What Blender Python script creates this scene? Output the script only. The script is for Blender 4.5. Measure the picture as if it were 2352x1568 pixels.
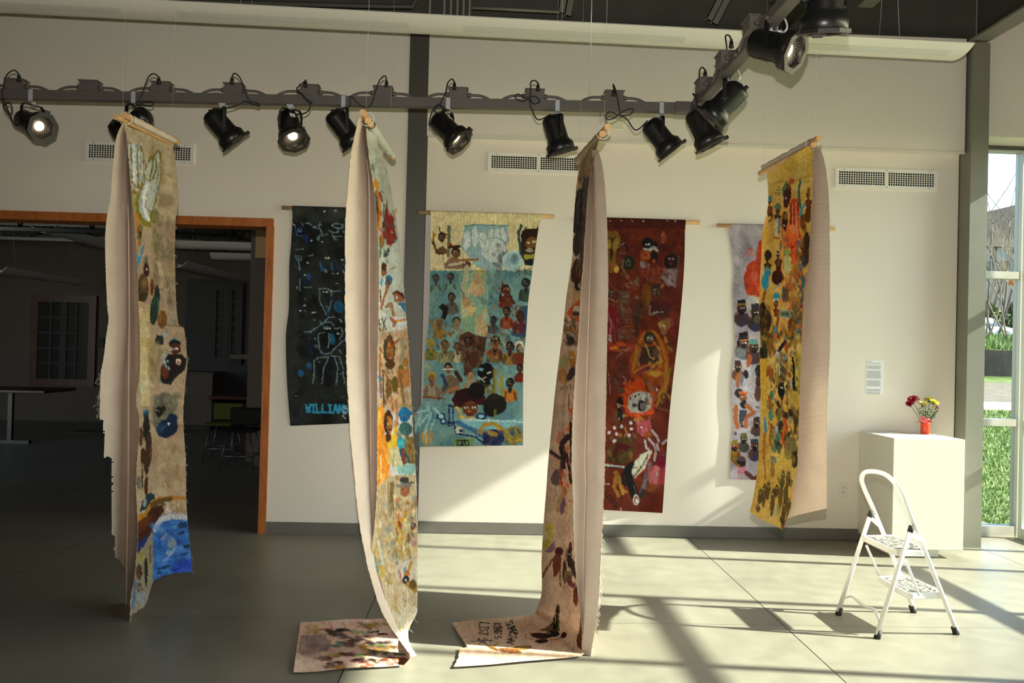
import bpy, math, random
import numpy as np
from mathutils import Vector, Matrix

random.seed(7)
for o in list(bpy.data.objects):
    bpy.data.objects.remove(o, do_unlink=True)
SC = bpy.context.scene
COL = SC.collection
PI = math.pi

# ------------------------------------------------------------------ camera
YAW, PITCH, ROLL, FPX, EYE = 0.0346, 0.0109, 0.0251, 1898.0, 1.5
_f = np.array([math.sin(YAW)*math.cos(PITCH), math.cos(YAW)*math.cos(PITCH), math.sin(PITCH)])
_r0 = np.array([math.cos(YAW), -math.sin(YAW), 0.0])
_u0 = np.cross(_r0, _f)
_r = _r0*math.cos(ROLL) + _u0*math.sin(ROLL)
_u = _u0*math.cos(ROLL) - _r0*math.sin(ROLL)
CPOS = np.array([0, 0, EYE])
cam_d = bpy.data.cameras.new('camera')
cam = bpy.data.objects.new('camera', cam_d)
COL.objects.link(cam)
cam_d.sensor_width = 36.0
cam_d.lens = 36.0*FPX/2352.0
cam_d.clip_start = 0.05
cam_d.clip_end = 500
cam.matrix_world = Matrix(((_r[0], _u[0], -_f[0], 0), (_r[1], _u[1], -_f[1], 0), (_r[2], _u[2], -_f[2], EYE), (0, 0, 0, 1)))
SC.camera = cam

def ray(x, y):
    return _f + _r*((x-1176.0)/FPX) - _u*((y-784.0)/FPX)
def onY(x, y, Y):
    d = ray(x, y); return Vector(CPOS + d*(Y/d[1]))
def onZ(x, y, Z=0.0):
    d = ray(x, y); return Vector(CPOS + d*((Z-EYE)/d[2]))
def proj(P):
    Q = np.asarray(P, float) - CPOS
    w = Q@_f
    return 1176+FPX*(Q@_r)/w, 784-FPX*(Q@_u)/w

# ------------------------------------------------------------------ world, sun, exposure
SUN_DIR = Vector((-1.0, 0.105, -0.625)).normalized()      # the way the light travels
w = bpy.data.worlds.new('world'); SC.world = w; w.use_nodes = True
nt = w.node_tree; nt.nodes.clear()
wo = nt.nodes.new('ShaderNodeOutputWorld'); bg = nt.nodes.new('ShaderNodeBackground')
sky = nt.nodes.new('ShaderNodeTexSky'); sky.sky_type = 'NISHITA'
sky.sun_disc = False
sky.sun_elevation = math.asin(-SUN_DIR.z)
sky.sun_rotation = math.atan2(-SUN_DIR.x, -SUN_DIR.y)
sky.air_density = 1.0; sky.dust_density = 0.6; sky.ozone_density = 1.6
bg.inputs[1].default_value = 0.95
wt = nt.nodes.new('ShaderNodeMix'); wt.data_type = 'RGBA'; wt.blend_type = 'MULTIPLY'; wt.inputs['Factor'].default_value = 1.0; wt.inputs['B'].default_value = (1.08, .98, .84, 1)   # daylight white balance of the photograph
nt.links.new(sky.outputs[0], wt.inputs['A']); nt.links.new(wt.outputs['Result'], bg.inputs[0]); nt.links.new(bg.outputs[0], wo.inputs[0])
sd = bpy.data.lights.new('sun', 'SUN'); sd.energy = 27.0; sd.angle = math.radians(0.9); sd.color = (1.0, 0.91, 0.73)
so = bpy.data.objects.new('sun', sd); COL.objects.link(so)
so.rotation_euler = SUN_DIR.to_track_quat('-Z', 'Y').to_euler(); so.location = (8, 3, 9)
# the camera's own flash, a hand's breadth above the lens
fd = bpy.data.lights.new('camera_flash', 'SPOT'); fd.spot_size = math.radians(104); fd.spot_blend = .75; fd.energy = 390.0; fd.shadow_soft_size = 0.015; fd.color = (1.0, 0.95, 0.88)
fo = bpy.data.objects.new('camera_flash', fd); COL.objects.link(fo)
fo.location = Vector(CPOS + _u*0.16 - _f*0.02)
fo.rotation_euler = Vector(_f + _u*0.33).to_track_quat('-Z', 'Y').to_euler()
SC.view_settings.view_transform = 'Standard'
SC.view_settings.look = 'None'
SC.view_settings.exposure = 0.16
SC.view_settings.gamma = 1.0
SC.view_settings.use_curve_mapping = False
SC.cycles.max_bounces = 8
SC.cycles.diffuse_bounces = 5
SC.cycles.transparent_max_bounces = 12
SC.cycles.caustics_reflective = False
SC.cycles.caustics_refractive = False
SC.cycles.sample_clamp_indirect = 6.0
SC.cycles.use_denoising = True

# ------------------------------------------------------------------ materials
def lin(c):
    """hex string or 0-255 triple, as seen, to linear"""
    if isinstance(c, str):
        if len(c) == 3: c = [int(k*2, 16) for k in c]
        else: c = [int(c[i:i+2], 16) for i in (0, 2, 4)]
    return [((v/255.0)/12.92 if v/255.0 <= 0.04045 else ((v/255.0+0.055)/1.055)**2.4) for v in c]

def mat(name, col, rough=0.6, metal=0.0, spec=0.5, var=0.0, vscale=6.0, bump=0.0, bscale=40.0, stretch=None, emit=None, estr=0.0, trans=0.0):
    m = bpy.data.materials.new(name); m.use_nodes = True
    t = m.node_tree; b = t.nodes['Principled BSDF']
    c = list(col)+[1.0] if len(col) == 3 else col
    b.inputs['Base Color'].default_value = c
    b.inputs['Roughness'].default_value = rough
    b.inputs['Metallic'].default_value = metal
    b.inputs['Specular IOR Level'].default_value = spec
    tc = t.nodes.new('ShaderNodeTexCoord')
    src = tc.outputs['Object']
    if stretch:
        mp = t.nodes.new('ShaderNodeMapping'); mp.inputs['Scale'].default_value = stretch
        t.links.new(src, mp.inputs[0]); src = mp.outputs[0]
    if var > 0:
        n = t.nodes.new('ShaderNodeTexNoise'); n.inputs['Scale'].default_value = vscale; n.inputs['Detail'].default_value = 6
        t.links.new(src, n.inputs['Vector'])
        r = t.nodes.new('ShaderNodeValToRGB')
        r.color_ramp.elements[0].position = 0.3; r.color_ramp.elements[1].position = 0.7
        r.color_ramp.elements[0].color = [max(0, v*(1-var)) for v in c[:3]]+[1]
        r.color_ramp.elements[1].color = [min(1, v*(1+var)) for v in c[:3]]+[1]
        t.links.new(n.outputs['Fac'], r.inputs[0]); t.links.new(r.outputs[0], b.inputs['Base Color'])
    if bump > 0:
        n2 = t.nodes.new('ShaderNodeTexNoise'); n2.inputs['Scale'].default_value = bscale; n2.inputs['Detail'].default_value = 4
        t.links.new(src, n2.inputs['Vector'])
        bp = t.nodes.new('ShaderNodeBump'); bp.inputs['Strength'].default_value = bump; bp.inputs['Distance'].default_value = 0.01
        t.links.new(n2.outputs['Fac'], bp.inputs['Height']); t.links.new(bp.outputs[0], b.inputs['Normal'])
    if emit is not None:
        b.inputs['Emission Color'].default_value = list(emit)+[1]; b.inputs['Emission Strength'].default_value = estr
    return m

M = {}
M['wall'] = mat('white_wall_paint', (.815, .75, .66), .7, var=.025, vscale=1.3, bump=.03, bscale=120)
M['white'] = mat('white_paint', (.74, .72, .65), .5, var=.02, vscale=3)
M['steel_grey'] = mat('grey_painted_steel', (.070, .065, .052), .45, var=.06, vscale=4)
M['steel_light'] = mat('olive_grey_painted_steel', (.21, .205, .16), .5, var=.05, vscale=4)
M['steel_dark'] = mat('dark_painted_steel', (.075, .07, .055), .6, var=.1, vscale=4)
M['deck'] = mat('dark_roof_deck', (.045, .04, .034), .7, var=.2, vscale=3)
M['track'] = mat('grey_track_paint', (.125, .112, .10), .5, var=.05, vscale=8)
M['pendant'] = mat('white_enamel_reflector', (.87, .83, .75), .35)
M['pend_lens'] = mat('perforated_reflector_strip', (.72, .72, .66), .5)
M['wood_frame'] = mat('orange_stained_wood', (.42, .13, .03), .4, var=.2, vscale=5, stretch=(6, 6, 1))
M['dowel'] = mat('pale_dowel_wood', (.62, .38, .17), .55, var=.15, vscale=12)
M['dowel_end'] = mat('dowel_end_grain', (.45, .20, .08), .6, var=.2, vscale=60)
M['black'] = mat('black_enamel', (.008, .008, .008), .35)
M['black_rim'] = mat('black_gel_frame', (.014, .011, .009), .45)
M['chrome'] = mat('zinc_plated_steel', (.70, .74, .78), .3, metal=.35)
M['rubber'] = mat('black_rubber', (.02, .018, .016), .7)
M['cord'] = mat('black_cord', (.012, .011, .010), .6)
M['glow'] = mat('glowing_lamp_face', (1, .9, .7), .3, emit=(1.0, .76, .42), estr=5.0)
M['reflector'] = mat('ribbed_reflector', (.022, .018, .016), .4)
M['fins'] = mat('pale_reflector_ribs', (.40, .36, .30), .4)
M['shade_wall'] = mat('dark_side_wall', (.20, .18, .16), .8)  # for unseen walls, coloured dark to cut light bouncing back
M['canvas'] = mat('raw_canvas_back', (.66, .55, .45), .85, var=.06, vscale=9, bump=.1, bscale=200)
M['vent'] = mat('white_vent_paint', (.84, .82, .76), .45)
M['vent_dark'] = mat('dark_duct_inside', (.006, .005, .004), .9, spec=0)
M['paper'] = mat('white_paper', (.85, .85, .84), .6)
M['ink'] = mat('grey_ink', (.30, .29, .30), .7)
M['ladder'] = mat('worn_white_ladder_enamel', (.86, .86, .84), .35, var=.06, vscale=14)
M['rust'] = mat('rusty_worn_metal', (.12, .07, .045), .7, var=.3, vscale=60)
M['base'] = mat('grey_rubber_baseboard', (.15, .142, .12), .4, var=.08, vscale=5)
M['cap'] = mat('slate_grey_pole', (.1, .1, .1), .5)

def glass_mat(name, tint=(.78, .84, .86)):
    m = bpy.data.materials.new(name); m.use_nodes = True; t = m.node_tree; t.nodes.clear()
    o = t.nodes.new('ShaderNodeOutputMaterial'); tr = t.nodes.new('ShaderNodeBsdfTransparent'); gl = t.nodes.new('ShaderNodeBsdfGlossy')
    tr.inputs[0].default_value = list(tint)+[1]; gl.inputs['Roughness'].default_value = .02
    mx = t.nodes.new('ShaderNodeMixShader'); lw = t.nodes.new('ShaderNodeFresnel'); lw.inputs[0].default_value = 1.25
    t.links.new(lw.outputs[0], mx.inputs[0]); t.links.new(tr.outputs[0], mx.inputs[1]); t.links.new(gl.outputs[0], mx.inputs[2]); t.links.new(mx.outputs[0], o.inputs[0])
    return m
M['glass'] = glass_mat('window_glass')
M['dark_glass'] = mat('dark_window_glass', (.012, .014, .014), .08)

def canvas_mat(name, gain=1.0, backcol=(.66, .55, .45), rough=.8):
    """painted cloth: colours stored on the cloth, fine brush grain, raw canvas on the back"""
    m = bpy.data.materials.new(name); m.use_nodes = True; t = m.node_tree; b = t.nodes['Principled BSDF']
    a = t.nodes.new('ShaderNodeAttribute'); a.attribute_name = 'paint'
    tc = t.nodes.new('ShaderNodeTexCoord')
    mp = t.nodes.new('ShaderNodeMapping'); mp.inputs['Scale'].default_value = (160, 160, 60)
    n = t.nodes.new('ShaderNodeTexNoise'); n.inputs['Scale'].default_value = 1.0; n.inputs['Detail'].default_value = 5; n.inputs['Roughness'].default_value = .65
    t.links.new(tc.outputs['Object'], mp.inputs[0]); t.links.new(mp.outputs[0], n.inputs['Vector'])
    mr = t.nodes.new('ShaderNodeMapRange'); mr.inputs[1].default_value = .25; mr.inputs[2].default_value = .75; mr.inputs[3].default_value = .91; mr.inputs[4].default_value = 1.08
    t.links.new(n.outputs['Fac'], mr.inputs[0])
    vm = t.nodes.new('ShaderNodeVectorMath'); vm.operation = 'SCALE'
    t.links.new(a.outputs['Color'], vm.inputs[0]); t.links.new(mr.outputs[0], vm.inputs['Scale'])
    geo = t.nodes.new('ShaderNodeNewGeometry')
    mx = t.nodes.new('ShaderNodeMix'); mx.data_type = 'RGBA'
    t.links.new(geo.outputs['Backfacing'], mx.inputs['Factor']); t.links.new(vm.outputs[0], mx.inputs['A']); mx.inputs['B'].default_value = list(backcol)+[1]
    t.links.new(mx.outputs['Result'], b.inputs['Base Color'])
    b.inputs['Roughness'].default_value = rough; b.inputs['Specular IOR Level'].default_value = .15
    bp = t.nodes.new('ShaderNodeBump'); bp.inputs['Strength'].default_value = .25; bp.inputs['Distance'].default_value = .004
    t.links.new(n.outputs['Fac'], bp.inputs['Height']); t.links.new(bp.outputs[0], b.inputs['Normal'])
    return m

# ------------------------------------------------------------------ object helpers
def tag(o, label=None, cat=None, group=None, kind=None):
    if label: o['label'] = label
    if cat: o['category'] = cat
    if group: o['group'] = group
    if kind: o['kind'] = kind
    return o

def empty(name, loc, label=None, cat=None, group=None, rz=0.0):
    o = bpy.data.objects.new(name, None); COL.objects.link(o)
    o.location = loc; o.rotation_euler = (0, 0, rz); o.empty_display_size = .1
    return tag(o, label, cat, group)

def wloc(o):
    v = Vector((0, 0, 0))
    while o is not None:
        v = v + Vector(o.location); o = o.parent
    return v

class MB:
    def __init__(s): s.v = []; s.f = []; s.sm = []
    def add(s, vs, fs, smooth=False):
        n = len(s.v); s.v += [tuple(p) for p in vs]; s.f += [tuple(i+n for i in q) for q in fs]; s.sm += [smooth]*len(fs); return s
    def box(s, x0, x1, y0, y1, z0, z1, R=None, c=None):
        vs = [Vector((x, y, z)) for x in (x0, x1) for y in (y0, y1) for z in (z0, z1)]
        if R is not None:
            c = Vector(c or (0, 0, 0)); vs = [R@v + c for v in vs]
        return s.add(vs, [(0, 1, 3, 2), (4, 6, 7, 5), (0, 4, 5, 1), (2, 3, 7, 6), (0, 2, 6, 4), (1, 5, 7, 3)])
    def bbox(s, x0, x1, y0, y1, z0, z1, b=.004):
        """box with chamfered edges"""
        import itertools
        vs = []; idx = {}
        X = (x0, x1); Y = (y0, y1); Z = (z0, z1)
        for i, j, k in itertools.product((0, 1), repeat=3):
            sx, sy, sz = (1-2*i)*b, (1-2*j)*b, (1-2*k)*b
            for ax, d in enumerate(((0, sy, sz), (sx, 0, sz), (sx, sy, 0))):
                idx[i, j, k, ax] = len(vs); vs.append((X[i]+d[0], Y[j]+d[1], Z[k]+d[2]))
        F = []
        for ax in range(3):
            for sd in (0, 1):
                q = []
                for a2, b2 in ((0, 0), (1, 0), (1, 1), (0, 1)):
                    t3 = [0, 0, 0]; t3[ax] = sd; o3 = [q3 for q3 in range(3) if q3 != ax]; t3[o3[0]] = a2; t3[o3[1]] = b2
                    q.append(idx[t3[0], t3[1], t3[2], ax])
                F.append(tuple(q) if (sd ^ (ax == 1)) else tuple(q[::-1]))
        for ax in range(3):
            o3 = [q3 for q3 in range(3) if q3 != ax]
            for a2 in (0, 1):
                for b2 in (0, 1):
                    t0 = [0, 0, 0]; t0[o3[0]] = a2; t0[o3[1]] = b2; t1 = list(t0); t1[ax] = 1
                    q = [idx[(*t0, o3[0])], idx[(*t0, o3[1])], idx[(*t1, o3[1])], idx[(*t1, o3[0])]]
                    F.append(tuple(q))
        for i, j, k in itertools.product((0, 1), repeat=3):
            F.append((idx[i, j, k, 0], idx[i, j, k, 1], idx[i, j, k, 2]))
        return s.add(vs, F)
    def cyl(s, p0, p1, r0, r1=None, n=16, caps=True, smooth=True, ph=0.0):
        r1 = r0 if r1 is None else r1
        p0 = Vector(p0); p1 = Vector(p1); d = (p1-p0).normalized()
        a = d.cross(Vector((0, 0, 1)) if abs(d.z) < .9 else Vector((1, 0, 0))).normalized(); b = d.cross(a)
        vs = []
        for p, r in ((p0, r0), (p1, r1)):
            for i in range(n):
                t = 2*PI*i/n+ph; vs.append(p+a*math.cos(t)*r+b*math.sin(t)*r)
        s.add(vs, [(i, (i+1) % n, n+(i+1) % n, n+i) for i in range(n)], smooth)
        if caps:
            k = len(s.v)-2*n
            s.f += [tuple(k+i for i in range(n))[::-1], tuple(k+n+i for i in range(n))]; s.sm += [False]*2
        return s
    def tube(s, pts, r, n=8, closed=False):
        pts = [Vector(p) for p in pts]; N = len(pts); vs = []; a = None
        for i, p in enumerate(pts):
            if closed: d = pts[(i+1) % N]-pts[i-1]
            else: d = pts[min(i+1, N-1)]-pts[max(i-1, 0)]
            d = d.normalized() if d.length > 1e-9 else Vector((0, 0, 1))
            if a is None: a = d.cross(Vector((0, 0, 1)) if abs(d.z) < .9 else Vector((1, 0, 0))).normalized()
            a = (a-d*a.dot(d)); a = a.normalized() if a.length > 1e-6 else d.orthogonal().normalized(); b = d.cross(a)
            rr = r[i] if isinstance(r, (list, tuple)) else r
            for k in range(n):
                t = 2*PI*k/n; vs.append(p+a*math.cos(t)*rr+b*math.sin(t)*rr)
        m = N if closed else N-1
        fs = [(i*n+k, i*n+(k+1) % n, ((i+1) % N)*n+(k+1) % n, ((i+1) % N)*n+k) for i in range(m) for k in range(n)]
        s.add(vs, fs, True)
        if not closed:
            k0 = len(s.v)-N*n
            s.f += [tuple(k0+k for k in range(n))[::-1], tuple(k0+(N-1)*n+k for k in range(n))]; s.sm += [False]*2
        return s
    def lathe(s, prof, n=24, R=None, c=(0, 0, 0), smooth=True, ph=0.0):
        vs = []
        for r, z in prof:
            for k in range(n):
                t = 2*PI*k/n+ph; v = Vector((r*math.cos(t), r*math.sin(t), z)); vs.append((R@v if R is not None else v)+Vector(c))
        fs = [(i*n+k, i*n+(k+1) % n, (i+1)*n+(k+1) % n, (i+1)*n+k) for i in range(len(prof)-1) for k in range(n)]
        return s.add(vs, fs, smooth)
    def prism(s, poly, d):
        """poly: list of 3-d points, d: extrusion vector"""
        d = Vector(d); n = len(poly); vs = [Vector(p) for p in poly]; vs += [p+d for p in vs]
        return s.add(vs, [tuple(range(n))[::-1], tuple(range(n, 2*n))]+[(i, (i+1) % n, n+(i+1) % n, n+i) for i in range(n)])
    def build(s, name, m, parent=None, loc=None):
        me = bpy.data.meshes.new(name)
        off = wloc(parent) if parent is not None else (Vector(loc) if loc is not None else Vector((0, 0, 0)))
        me.from_pydata([(v[0]-off.x, v[1]-off.y, v[2]-off.z) for v in s.v], [], s.f)
        me.polygons.foreach_set('use_smooth', s.sm); me.update()
        import bmesh
        if len(s.f) < 60000:
            bm = bmesh.new(); bm.from_mesh(me); bmesh.ops.recalc_face_normals(bm, faces=bm.faces); bm.to_mesh(me); bm.free()
        me.materials.append(m)
        o = bpy.data.objects.new(name, me); COL.objects.link(o)
        if parent is not None: o.parent = parent
        elif loc is not None: o.location = loc
        return o

def struct(name, mb, m, label=None, loc=None):
    o = mb.build(name, m, None, loc); o['kind'] = 'structure'
    if label: o['label'] = label
    return o

def smoothline(pts, k=8, closed=False):
    pts = [Vector(p) for p in pts]; N = len(pts); out = []
    rng = N if closed else N-1
    for i in range(rng):
        if closed: a, b, c, d = pts[i-1], pts[i], pts[(i+1) % N], pts[(i+2) % N]
        else: a, b, c, d = pts[max(i-1, 0)], pts[i], pts[i+1], pts[min(i+2, N-1)]
        for j in range(k):
            t = j/k
            out.append(.5*((2*b)+(c-a)*t+(2*a-5*b+4*c-d)*t*t+(3*b-a-3*c+d)*t**3))
    if not closed: out.append(pts[-1])
    return out

def copy_tree(o, parent=None):
    c = o.copy(); COL.objects.link(c)
    if parent is not None: c.parent = parent
    for ch in [k for k in bpy.data.objects if k.parent == o]: copy_tree(ch, c)
    return c
# ================================================================== THE SETTING
D = 6.65           # painted wall face
DL = 6.75          # lower right wall, set back under the soffit
WX = 4.63          # inner face of the glazed right wall
WY = 7.00          # plane of the far right window
ZC = 5.15          # underside of the roof deck
ZT = 4.16          # top of the white wall
xcL0 = onY(937, 300, D).x; xcL1 = onY(981, 300, D).x     # grey column in the back wall
xcR0 = onY(2217, 700, 6.6).x; xcR1 = onY(2257, 700, 6.6).x   # grey column in the corner
OX1 = onY(611, 860, D).x - .0       # right side of the wood lined opening
OZ = onY(400, 499, D).z
ZS = onY(1600, 329, D).z            # soffit line
ZH = 3.36                            # window head

# floor with sawn joints
def floor_mat():
    m = bpy.data.materials.new('polished_concrete'); m.use_nodes = True; t = m.node_tree; b = t.nodes['Principled BSDF']
    tc = t.nodes.new('ShaderNodeTexCoord'); N = t.nodes.new; L = t.links.new
    n1 = N('ShaderNodeTexNoise'); n1.inputs['Scale'].default_value = .9; n1.inputs['Detail'].default_value = 8; n1.inputs['Roughness'].default_value = .6
    n2 = N('ShaderNodeTexNoise'); n2.inputs['Scale'].default_value = 7; n2.inputs['Detail'].default_value = 6
    L(tc.outputs['Object'], n1.inputs['Vector']); L(tc.outputs['Object'], n2.inputs['Vector'])
    r = N('ShaderNodeValToRGB'); r.color_ramp.elements[0].position = .3; r.color_ramp.elements[1].position = .72
    r.color_ramp.elements[0].color = (.255, .232, .175, 1); r.color_ramp.elements[1].color = (.35, .325, .25, 1)
    L(n1.outputs['Fac'], r.inputs[0])
    mx = N('ShaderNodeMix'); mx.data_type = 'RGBA'; mx.blend_type = 'MULTIPLY'; mx.inputs['Factor'].default_value = .35
    L(r.outputs[0], mx.inputs['A']); L(n2.outputs['Fac'], mx.inputs['B'])
    sp = N('ShaderNodeSeparateXYZ'); L(tc.outputs['Object'], sp.inputs[0])
    def line(sock, off, per, hw):
        a = N('ShaderNodeMath'); a.operation = 'SUBTRACT'; a.inputs[1].default_value = off; L(sock, a.inputs[0])
        p = N('ShaderNodeMath'); p.operation = 'PINGPONG'; p.inputs[1].default_value = per/2; L(a.outputs[0], p.inputs[0])
        c = N('ShaderNodeMath'); c.operation = 'LESS_THAN'; c.inputs[1].default_value = hw; L(p.outputs[0], c.inputs[0]); return c.outputs[0]
    jx = line(sp.outputs[0], 1.72, 2.33, .0035); jy = line(sp.outputs[1], 4.59, 2.30, .0018)
    mxx = N('ShaderNodeMath'); mxx.operation = 'MAXIMUM'; L(jx, mxx.inputs[0]); L(jy, mxx.inputs[1])
    m2 = N('ShaderNodeMix'); m2.data_type = 'RGBA'; L(mxx.outputs[0], m2.inputs['Factor']); L(mx.outputs['Result'], m2.inputs['A']); m2.inputs['B'].default_value = (.03, .028, .02, 1)
    L(m2.outputs['Result'], b.inputs['Base Color'])
    rr = N('ShaderNodeMapRange'); rr.inputs[3].default_value = .25; rr.inputs[4].default_value = .5; L(n2.outputs['Fac'], rr.inputs[0]); L(rr.outputs[0], b.inputs['Roughness'])
    b.inputs['Specular IOR Level'].default_value = .35
    return m
M['floor'] = floor_mat()
struct('floor', MB().box(-10.5, WX+.12, -4.2, 15.7, -.15, 0), M['floor'])

# back wall of the gallery: pieces round the opening
mb = MB()
mb.box(OX1, xcL0, D, D+.16, 0, ZT)
mb.box(-8.3, OX1, D, D+.16, OZ, ZT)
mb.box(-8.3, -4.9, D, D+.16, 0, OZ)
struct('wall_back', mb, M['wall'])
mb = MB()
mb.box(xcL1, onY(2199, 600, DL).x, DL, DL+.15, 0, ZS+.02)
struct('wall_back_lower', mb, M['wall'])
mb = MB()
mb.box(xcL1, xcR0, D, DL+.15, ZS, ZT)
struct('wall_back_soffit', mb, M['wall'])
# a painted bead along the soffit edge
struct('trim_1', MB().box(xcL1, xcR0, D-.006, D+.02, ZS-.012, ZS+.004), M['white'])
struct('wall_leak_strip', MB().box(-8.3, WX+.2, 6.86, 6.96, ZT-.02, ZC+.15), M['deck'])  # strip added to stop sky light leaking in above the wall
struct('wall_corner_header', MB().box(xcR1, WX+.25, 6.72, WY+.05, ZH+.02, ZT+1.1), M['wall'])
# the other walls, behind and beside the camera
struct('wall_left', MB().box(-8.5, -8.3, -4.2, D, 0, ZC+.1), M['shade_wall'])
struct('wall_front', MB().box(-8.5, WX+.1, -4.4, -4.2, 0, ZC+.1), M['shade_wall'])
mb = MB()
mb.box(WX+.02, WX+.2, -4.2, 6.72, ZH, ZC+.3)
mb.box(WX+.02, WX+.2, -4.4, -2.6, 0, ZH)
struct('wall_right', mb, M['wall'])

# grey steel columns
t = empty('steel_column', ((xcL0+xcL1)/2, D, 0), 'dark grey steel column between the black and the blue wall banners', 'column')
mb = MB(); mb.box(xcL0, xcL1, D-.012, D+.005, 0, 5.1); mb.build('front_flange', M['steel_grey'], t)
mb = MB(); mb.box((xcL0+xcL1)/2-.01, (xcL0+xcL1)/2+.01, D+.005, D+.2, 0, 5.1); mb.build('web', M['steel_grey'], t)
mb = MB(); mb.box(xcL0, xcL1, D+.2, D+.215, 0, 5.1); mb.build('rear_flange', M['steel_grey'], t)
t = empty('steel_column', ((xcR0+xcR1)/2, 6.6, 0), 'tall grey steel column standing in the corner behind the white pedestal', 'column')
mb = MB(); mb.box(xcR0, xcR1, 6.56, 6.575, 0, 4.1); mb.build('front_flange', M['steel_light'], t)
mb = MB(); mb.box((xcR0+xcR1)/2-.05, xcR1-.03, 6.575, 6.80, 0, 4.1); mb.build('web', M['steel_light'], t)
mb = MB(); mb.box(xcR0-.0, xcR1, 6.80, 6.815, 0, 4.1); mb.build('rear_flange', M['steel_light'], t)
# dark steel closing strip between the wall end and the corner column
struct('trim_2', MB().box(onY(2199, 600, DL).x-.002, xcR0+.06, DL+.0, DL+.03, 0, ZS), M['steel_grey'])
struct('trim_3', MB().box(xcR0+.02, xcR1+.03, 6.816, WY+.05, 0, ZT), M['steel_light'])

# baseboards
struct('baseboard_left', MB().box(OX1+.03, xcL0, D-.012, D, 0, .092), M['base'])
mb = MB().box(xcL1, onY(2199, 600, DL).x, DL-.012, DL, 0, .097)
struct('baseboard_back', mb, M['base'])
mb = MB(); mb.box(xcL1, onY(2199, 600, DL).x, DL-.014, DL-.011, .003, .007)
mb.build('caulk_line', M['steel_dark']); bpy.data.objects['caulk_line']['kind'] = 'structure'; bpy.data.objects['caulk_line'].name = 'trim_4'

# wood frame of the opening
fw = .055; mb = MB()
mb.box(-4.9, OX1+.03, D-.02, D+.2, OZ-fw, OZ+.012)
struct('trim_5', mb, M['wood_frame'])
mb = MB(); mb.box(OX1-fw+.03, OX1+.035, D-.02, D+.2, 0, OZ-fw)
struct('trim_6', mb, M['wood_frame'])
struct('trim_7', MB().box(-4.95, -4.9+.03, D-.02, D+.2, 0, OZ-fw), M['wood_frame'])

# ---- the glazed right wall (mostly outside the frame) and the far right window
def glazing(name, label, fixed, a0, a1, posts, rails, zs, axis, fd=.12, pw=.05):
    """one glazed wall: frame bars and one pane per bay. axis 'y': runs along y at x=fixed, axis 'x': runs along x at y=fixed"""
    r = bpy.data.objects.new(name, None); COL.objects.link(r); r['kind'] = 'structure'; r['label'] = label
    r.location = (fixed, (a0+a1)/2, 0) if axis == 'y' else ((a0+a1)/2, fixed, 0)
    fr = MB()
    def bx(mb, u0, u1, z0, z1, d0, d1):
        if axis == 'y': mb.box(fixed+d0, fixed+d1, u0, u1, z0, z1)
        else: mb.box(u0, u1, fixed+d0, fixed+d1, z0, z1)
    for p in posts: bx(fr, p-pw/2, p+pw/2, zs[0], zs[1], 0, fd)
    for rl in rails:
        z, h = rl[:2]
        for u0, u1 in (rl[2] if len(rl) > 2 else [(a0, a1)]): bx(fr, u0, u1, z-h/2, z+h/2, .002, fd-.002)
    fr.build('window_frame', M['alu'], r)
    gl = MB(); bx(gl, a0, a1, zs[0], zs[1], fd*.5, fd*.5+.006); gl.build('glass_pane', M['glass'], r)
    return r
M['alu'] = mat('pale_anodised_aluminium', (.55, .57, .52), .35)
zt1 = onY(2300, 970, WY).z; zt2 = onY(2300, 631, WY).z
glazing('window_1', 'glazed side wall of the gallery', WX, -2.6, 6.97, [6.94, 6.42, 5.76, 4.70, 3.60, 2.50, 1.40, .30, -.80, -1.9, -2.57],
        [(.045, .09), (zt1, .05, [(-2.6, 5.76), (6.42, 6.97)]), (zt2, .05, [(-2.6, 4.7), (5.76, 6.97)]), (ZH-.03, .06)], (0, ZH), 'y')
wx0 = xcR1+.0
glazing('window_2', 'tall window in the far corner looking out on grass and a parked car', WY, wx0, WX+.12,
        [wx0+.01, WX+.03], [(.045, .09), (zt1, .062), (zt2, .062), (ZH-.01, .03)], (0, ZH), 'x', fd=.10, pw=.035)
struct('trim_8', MB().box(wx0, WX+.1, WY-.012, WY+.012, ZH-.012, ZH+.02), M['steel_dark'])

# ---- roof deck, beams, joists
mb = MB(); n = 70; prof = []
for i in range(n+1):
    y = -4.4+i*(11.2/n); z = ZC+(.05 if i % 4 in (0, 1) else 0.0); prof.append((y, z))
vs = []; fs = []
for (y, z) in prof: vs += [(-8.5, y, z), (WX+.3, y, z)]
for i in range(n): fs.append((2*i, 2*i+1, 2*i+3, 2*i+2))
mb.add(vs, fs); mb.box(-8.6, WX+.3, -4.4, 6.9, ZC+.12, ZC+.2)
struct('ceiling', mb, M['deck'])

def ibeam(name, label, x0, y0, x1, y1, zb, h, w, m, tf=.02, tw=.012, mweb=None):
    """I beam from (x0,y0) to (x1,y1), bottom at zb"""
    t = empty(name, ((x0+x1)/2, (y0+y1)/2, zb), label, 'beam')
    along_x = abs(x1-x0) > abs(y1-y0)
    def bx(w2, z0, z1, mm, nm):
        mb = MB()
        if along_x: mb.box(min(x0, x1), max(x0, x1), y0-w2, y0+w2, z0, z1)
        else: mb.box(x0-w2, x0+w2, min(y0, y1), max(y0, y1), z0, z1)
        mb.build(nm, mm, t)
    bx(w/2, zb, zb+tf, m, 'bottom_flange'); bx(tw/2, zb+tf, zb+h-tf, mweb or m, 'web'); bx(w/2, zb+h-tf, zb+h, m, 'top_flange')
    return t
ibeam('edge_beam', 'dark steel edge beam running along the top of the back wall', -8.2, 6.74, xcR1-.02, 6.74, ZT, .62, .16, M['steel_grey'], mweb=M['steel_dark'])
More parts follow.
